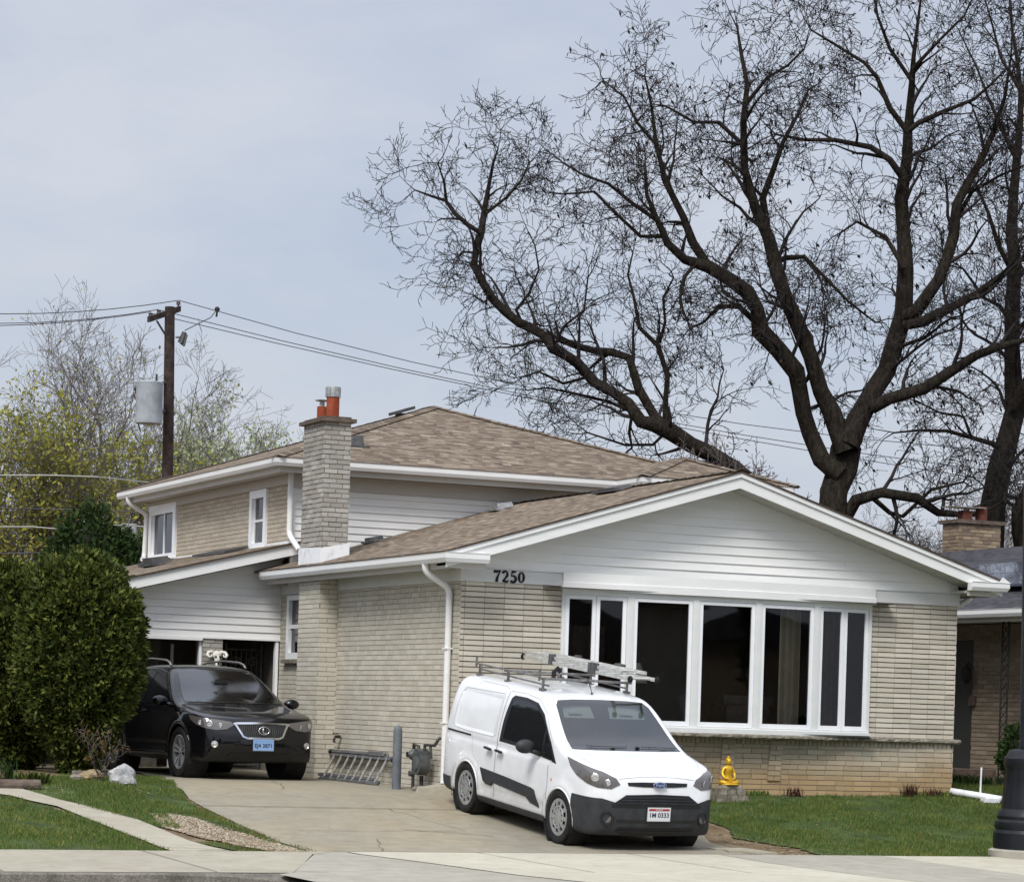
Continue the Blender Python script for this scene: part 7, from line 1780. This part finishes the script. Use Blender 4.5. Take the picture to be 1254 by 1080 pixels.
# plum coloured shrub tree behind the ridge, and far twiggy trees at the right
fan_tree('plum_tree', 'upright tree with plum coloured buds behind the roof ridge', 880, 462, 52, 31, fanspec(.34), 8, .04, 'leaf_plum', 4500, .045, .34, None, y0=700)
fan_tree('far_tree', 'faint twiggy tree far behind the low right limb', 1110, 620, 95, 33, fanspec(.7), 5, .16, None, 0, .05, .5, 'far twiggy trees at right')
fan_tree('far_tree', 'faint twiggy tree just left of the neighbour chimney', 1165, 620, 92, 34, fanspec(.7), 5, .16, None, 0, .05, .5, 'far twiggy trees at right')
fan_tree('far_tree', 'faint twiggy tree at the right edge behind the dark trunk', 1238, 600, 96, 35, fanspec(.8), 5, .16, None, 0, .05, .5, 'far twiggy trees at right')

# evergreens: many small sprays through the crown volume over a dark core
def sprays(name, c, rx, ry, rz, n, size, mat, parent, seed, shape, depth=.28, droop=.0):
    g = np.random.default_rng(seed); th = g.uniform(0, 2 * np.pi, n); cz = g.uniform(-1, 1, n); sz = np.sqrt(1 - cz ** 2); d = np.stack([sz * np.cos(th), sz * np.sin(th), cz], 1)
    nc = max(20, n // 34); ci = g.integers(0, nc, n); use = g.uniform(0, 1, n) < .62      # plumes: sprays gather round a few hundred points
    jit_ = g.normal(0, 1, (n, 3)) * np.array([.07, .07, .05]); d2_ = d[ci] + jit_; d2_ /= np.linalg.norm(d2_, axis=1, keepdims=True); d = np.where(use[:, None], d2_, d); pl_h = (g.uniform(-.05, .08, nc) + (g.uniform(0, 1, nc) < .06) * .09)[ci] * use
    lump = np.array([1 + .15 * pnoise(Vector(q) * 2.2 + Vector((seed, 0, 0))) + .14 * pnoise(Vector(q) * 5.5) + .05 * pnoise(Vector(q) * 12) for q in d]); sh = np.array([shape(q[2]) for q in d])
    rad = (lump + pl_h) * (1 - depth * g.uniform(0, 1, n) ** 2.2)
    P = np.stack([d[:, 0] * rx * sh * rad, d[:, 1] * ry * sh * rad, d[:, 2] * rz * rad], 1) + np.array(c)
    out = d * np.array([1 / rx, 1 / ry, 1 / rz]); out /= np.linalg.norm(out, axis=1, keepdims=True)
    V = []; F = []; m = 4
    for k in range(m):
        u = out * .55 + g.normal(0, .55, (n, 3)) + np.array([0, 0, .35 - droop]); u /= np.linalg.norm(u, axis=1, keepdims=True); v = np.cross(u, g.normal(0, 1, (n, 3))); v /= np.linalg.norm(v, axis=1, keepdims=True)
        s = size * g.uniform(.5, 1.25, (n, 1)); V.append(np.stack([P, P + u * s * .5 + v * s * .20, P + u * s, P + u * s * .5 - v * s * .20], 1))
    V = np.stack(V, 1).reshape(-1, 3); F = np.arange(len(V)).reshape(-1, 4); return npmesh(name, V, F, mat, parent)
def evergreen(name, label, cat_, c, r, n, size, mat, seed, shape, cscale=.86, group=None):
    root = thing(name, (c[0], c[1], c[2] - r[2]), label, cat_, group)
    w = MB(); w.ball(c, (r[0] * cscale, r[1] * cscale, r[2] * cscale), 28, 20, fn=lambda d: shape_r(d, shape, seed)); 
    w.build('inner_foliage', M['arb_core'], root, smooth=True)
    sprays('crown', c, r[0], r[1], r[2], n, size, mat, root, seed, shape)
    w = MB(); w.tube([(c[0], c[1], c[2] - r[2] - .15), (c[0] + .03, c[1], c[2] - r[2] * .5)], [.09, .07], 8); w.build('trunk', M['bark'], root, smooth=True)
    return root
def shape_r(d, shape, seed): return 1 + .13 * pnoise(d * 2.2 + Vector((seed, 0, 0)))
egg = lambda z: (1.0 if z > -.2 else 1 - .38 * ((-.2 - z) / .8) ** 1.3)
box_ = lambda z: min(1.25, 1 / max(.55, math.sqrt(max(.05, 1 - z * z)))) if abs(z) < .92 else 1.1
c0 = at(97, 815, 37.6)
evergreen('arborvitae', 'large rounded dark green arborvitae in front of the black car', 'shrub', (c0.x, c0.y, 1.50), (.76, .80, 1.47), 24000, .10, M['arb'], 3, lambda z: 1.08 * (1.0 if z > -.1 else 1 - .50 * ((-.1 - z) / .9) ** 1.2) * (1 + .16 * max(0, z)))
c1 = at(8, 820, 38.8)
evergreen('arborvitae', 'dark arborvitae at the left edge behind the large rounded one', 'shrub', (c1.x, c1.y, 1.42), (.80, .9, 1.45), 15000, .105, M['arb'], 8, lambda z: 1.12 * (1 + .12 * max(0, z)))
c2 = at(120, 662, 62)
evergreen('evergreen_tree', 'dark green evergreen behind the garage roof under the cables', 'tree', (c2.x, c2.y, 2.5), (1.5, 1.5, 2.7), 9000, .17, M['leaf_dark'], 12, lambda z: 1.1)
c3 = at(45, 690, 46)
evergreen('evergreen_tree', 'low bright green evergreen mound peeking over the hedge', 'tree', (c3.x + .9, c3.y, 1.5), (1.4, 1.2, 1.75), 8000, .11, M['arb'], 15, lambda z: 1.0)
# bare little shrub at the hedge foot
b = on_ground(124, 958)
sh = thing('bare_shrub', tuple(b), 'leafless grey twiggy shrub at the foot of the large arborvitae', 'shrub'); T = Tree(44)
sp_ = [dict(seg=.1, kink=.25, up=.1, gap=1, len=(1, 1), r=1), dict(seg=.09, kink=.3, up=.08, gap=.16, len=(.2, .45), r=.008, ang=(.4, 1.0), start=.3), dict(seg=.06, kink=.35, up=.05, gap=.10, len=(.08, .22), r=.005, ang=(.4, 1.0), start=.2)]
for k in range(5):
    a = k * .9; T.grow(b.copy(), Vector((math.cos(a) * .3, math.sin(a) * .25, 1)), T.r.uniform(.32, .45), .008, 0, sp_)
T.mesh('branches', nmat('grey_shrub_twig', L((.26, .235, .21)), L((.36, .33, .30)), 5, .9), sh)
M['leaf_rust'] = leaf_mat('rusty_leaves', [L((.34, .24, .16)), L((.40, .30, .17)), L((.36, .36, .18))])
leaves(T, 'leaves', M['leaf_rust'], sh, 90, .035, 1, 0, .06)
# low plants
def tuft(name, px, py, D, n, h, sp, mat, label, seed, catg='plant', wd=.008, group=None, xy=None):
    q = Vector((xy[0], xy[1], 0)) if xy else on_ground(px, py); z = hz(q.x, q.y); g = random.Random(seed); w = MB()
    for k in range(n):
        a = g.uniform(0, 6.283); rr = g.uniform(0, sp); x, y = q.x + rr * math.cos(a), q.y + rr * math.sin(a) * .6; hh = h * g.uniform(.5, 1.15); ln = g.uniform(.1, .7) * hh; b_ = g.uniform(0, 6.283); ww = wd * g.uniform(.6, 1.3); dx, dy = math.cos(b_), math.sin(b_)
        w.poly([(x - dy * ww, y + dx * ww, z), (x + dy * ww, y - dx * ww, z), (x + dx * ln * .4 + dy * ww, y + dy * ln * .4 - dx * ww, z + hh * .6), (x + dx * ln * .4 - dy * ww, y + dy * ln * .4 + dx * ww, z + hh * .6)]); w.poly([(x + dx * ln * .4 - dy * ww, y + dy * ln * .4 + dx * ww, z + hh * .6), (x + dx * ln * .4 + dy * ww, y + dy * ln * .4 - dx * ww, z + hh * .6), (x + dx * ln, y + dy * ln, z + hh)])
    return tag(w.build(name, mat, base=(q.x, q.y, z)), label, catg, group)
tuft('bulb_plant', 8, 955, 36.3, 60, .26, .14, M['leaf_dark'], 'spiky green bulb leaves at the left edge under the hedge', 1)
tuft('leafy_plant', 40, 960, 36.0, 260, .15, .24, M['arb'], 'low bushy green plant at the hedge foot left of the rocks', 2, wd=.014)
M['twig_red'] = leaf_mat('dark_red_stems', [L((.26, .17, .16)), L((.34, .22, .19)), L((.20, .14, .13))])
for i, (x, n, h, l) in enumerate(((5.05, 90, .15, 'dark dormant rose stub below the bow window nearest the statue'), (6.95, 110, .20, 'largest dormant red-stemmed shrub at the brick base'), (7.35, 80, .14, 'small dormant shrub near the right end of the brick base'))):
    tuft('dormant_shrub', 0, 0, 0, n, h, .16, M['twig_red'], l, 20 + i, 'shrub', .005, 'dormant shrubs along the brick base', xy=(x, -.22))
for i, (x, l) in enumerate(((4.5, 'green weed clump right beside the stone plinth'), (7.1, 'green weed clump among the dormant shrubs'), (7.65, 'green weed clump at the right corner of the house'))):
    tuft('weed_clump', 0, 0, 0, 130, .08, .22, M['blade'], l, 30 + i, 'plant', .006, 'weed clumps along the brick base', xy=(x, -.15))
tuft('ivy_bed', 0, 0, 0, 500, .15, .75, M['leaf_dark'], 'dark groundcover plants under the neighbour porch by the iron post', 50, 'plant', .014, xy=(9.9, 2.9))
nbush = at(1228, 925, 33.9 + 2.5)
evergreen('small_bush', 'small dark bush peeking out left of the lamp base', 'shrub', (nbush.x + .35, nbush.y, .75), (.32, .32, .38), 1500, .07, M['leaf_dark'], 19, lambda z: 1.0)
for (x, y, s) in ((6.3, -2.6, .03), (5.2, -3.9, .035), (7.6, -1.8, .03), (-6.9, -3.0, .025), (-8.1, -1.7, .02)): pass

# ------------------------------------------------------------------ the other side of the street (seen in glass and paint)
G4 = 'houses across the street'
for i, (x, wdt, ht, c, l) in enumerate(((-34, 13, 3.2, 'brick_tan', 'tan brick bungalow across the street at far left'), (-12, 15, 3.4, 'brick_cream', 'pale brick bungalow directly across the street'), (8, 14, 3.2, 'brick_tan', 'tan brick bungalow across the street to the right'), (26, 15, 5.2, 'brick_cream', 'two-storey pale brick house across the street at right'), (45, 15, 4.2, 'brick_tan', 'tan brick house across the street at far right'))):
    h_ = thing('opposite_house', (x, -58, -.8), l, 'house', G4); w = MB(); w.box(x - wdt / 2, x + wdt / 2, -68, -58, -.8, ht); w.build('brick_wall', M[c], h_)
    w = MB(); e = .6; a, b_, y0, y1 = x - wdt / 2 - e, x + wdt / 2 + e, -68 - e, -58 + e; hh = 2.2
    for f in ([(a, y1, ht), (b_, y1, ht), (b_ - 4, y1 - 5, ht + hh), (a + 4, y1 - 5, ht + hh)], [(a, y0, ht), (b_, y0, ht), (b_ - 4, y1 - 5, ht + hh), (a + 4, y1 - 5, ht + hh)], [(a, y0, ht), (a, y1, ht), (a + 4, y1 - 5, ht + hh)], [(b_, y0, ht), (b_, y1, ht), (b_ - 4, y1 - 5, ht + hh)]): w.poly(f)
    w.build('roof', M['shingle_grey'], h_)
    for k in range(3): w = MB(); w.box(x - wdt / 2 + 1.5 + k * 3.6, x - wdt / 2 + 3.3 + k * 3.6, -57.97, -57.9, .4, 1.9); w.build('window', M['window_white'] if k == 1 else M['dark_glass'], h_)
for i, (x, hh, l) in enumerate(((-26, 9, 'evergreen tree across the street left of the pale bungalow'), (-4, 8, 'evergreen tree across the street between two bungalows'), (36, 10, 'evergreen tree across the street between the two right houses'))):
    evergreen('evergreen_tree', l, 'tree', (x, -52, hh / 2), (2.6, 2.6, hh / 2 + .8), 2500, .5, M['leaf_dark'], 60 + i, lambda z: 1.1, group='evergreens across the street')
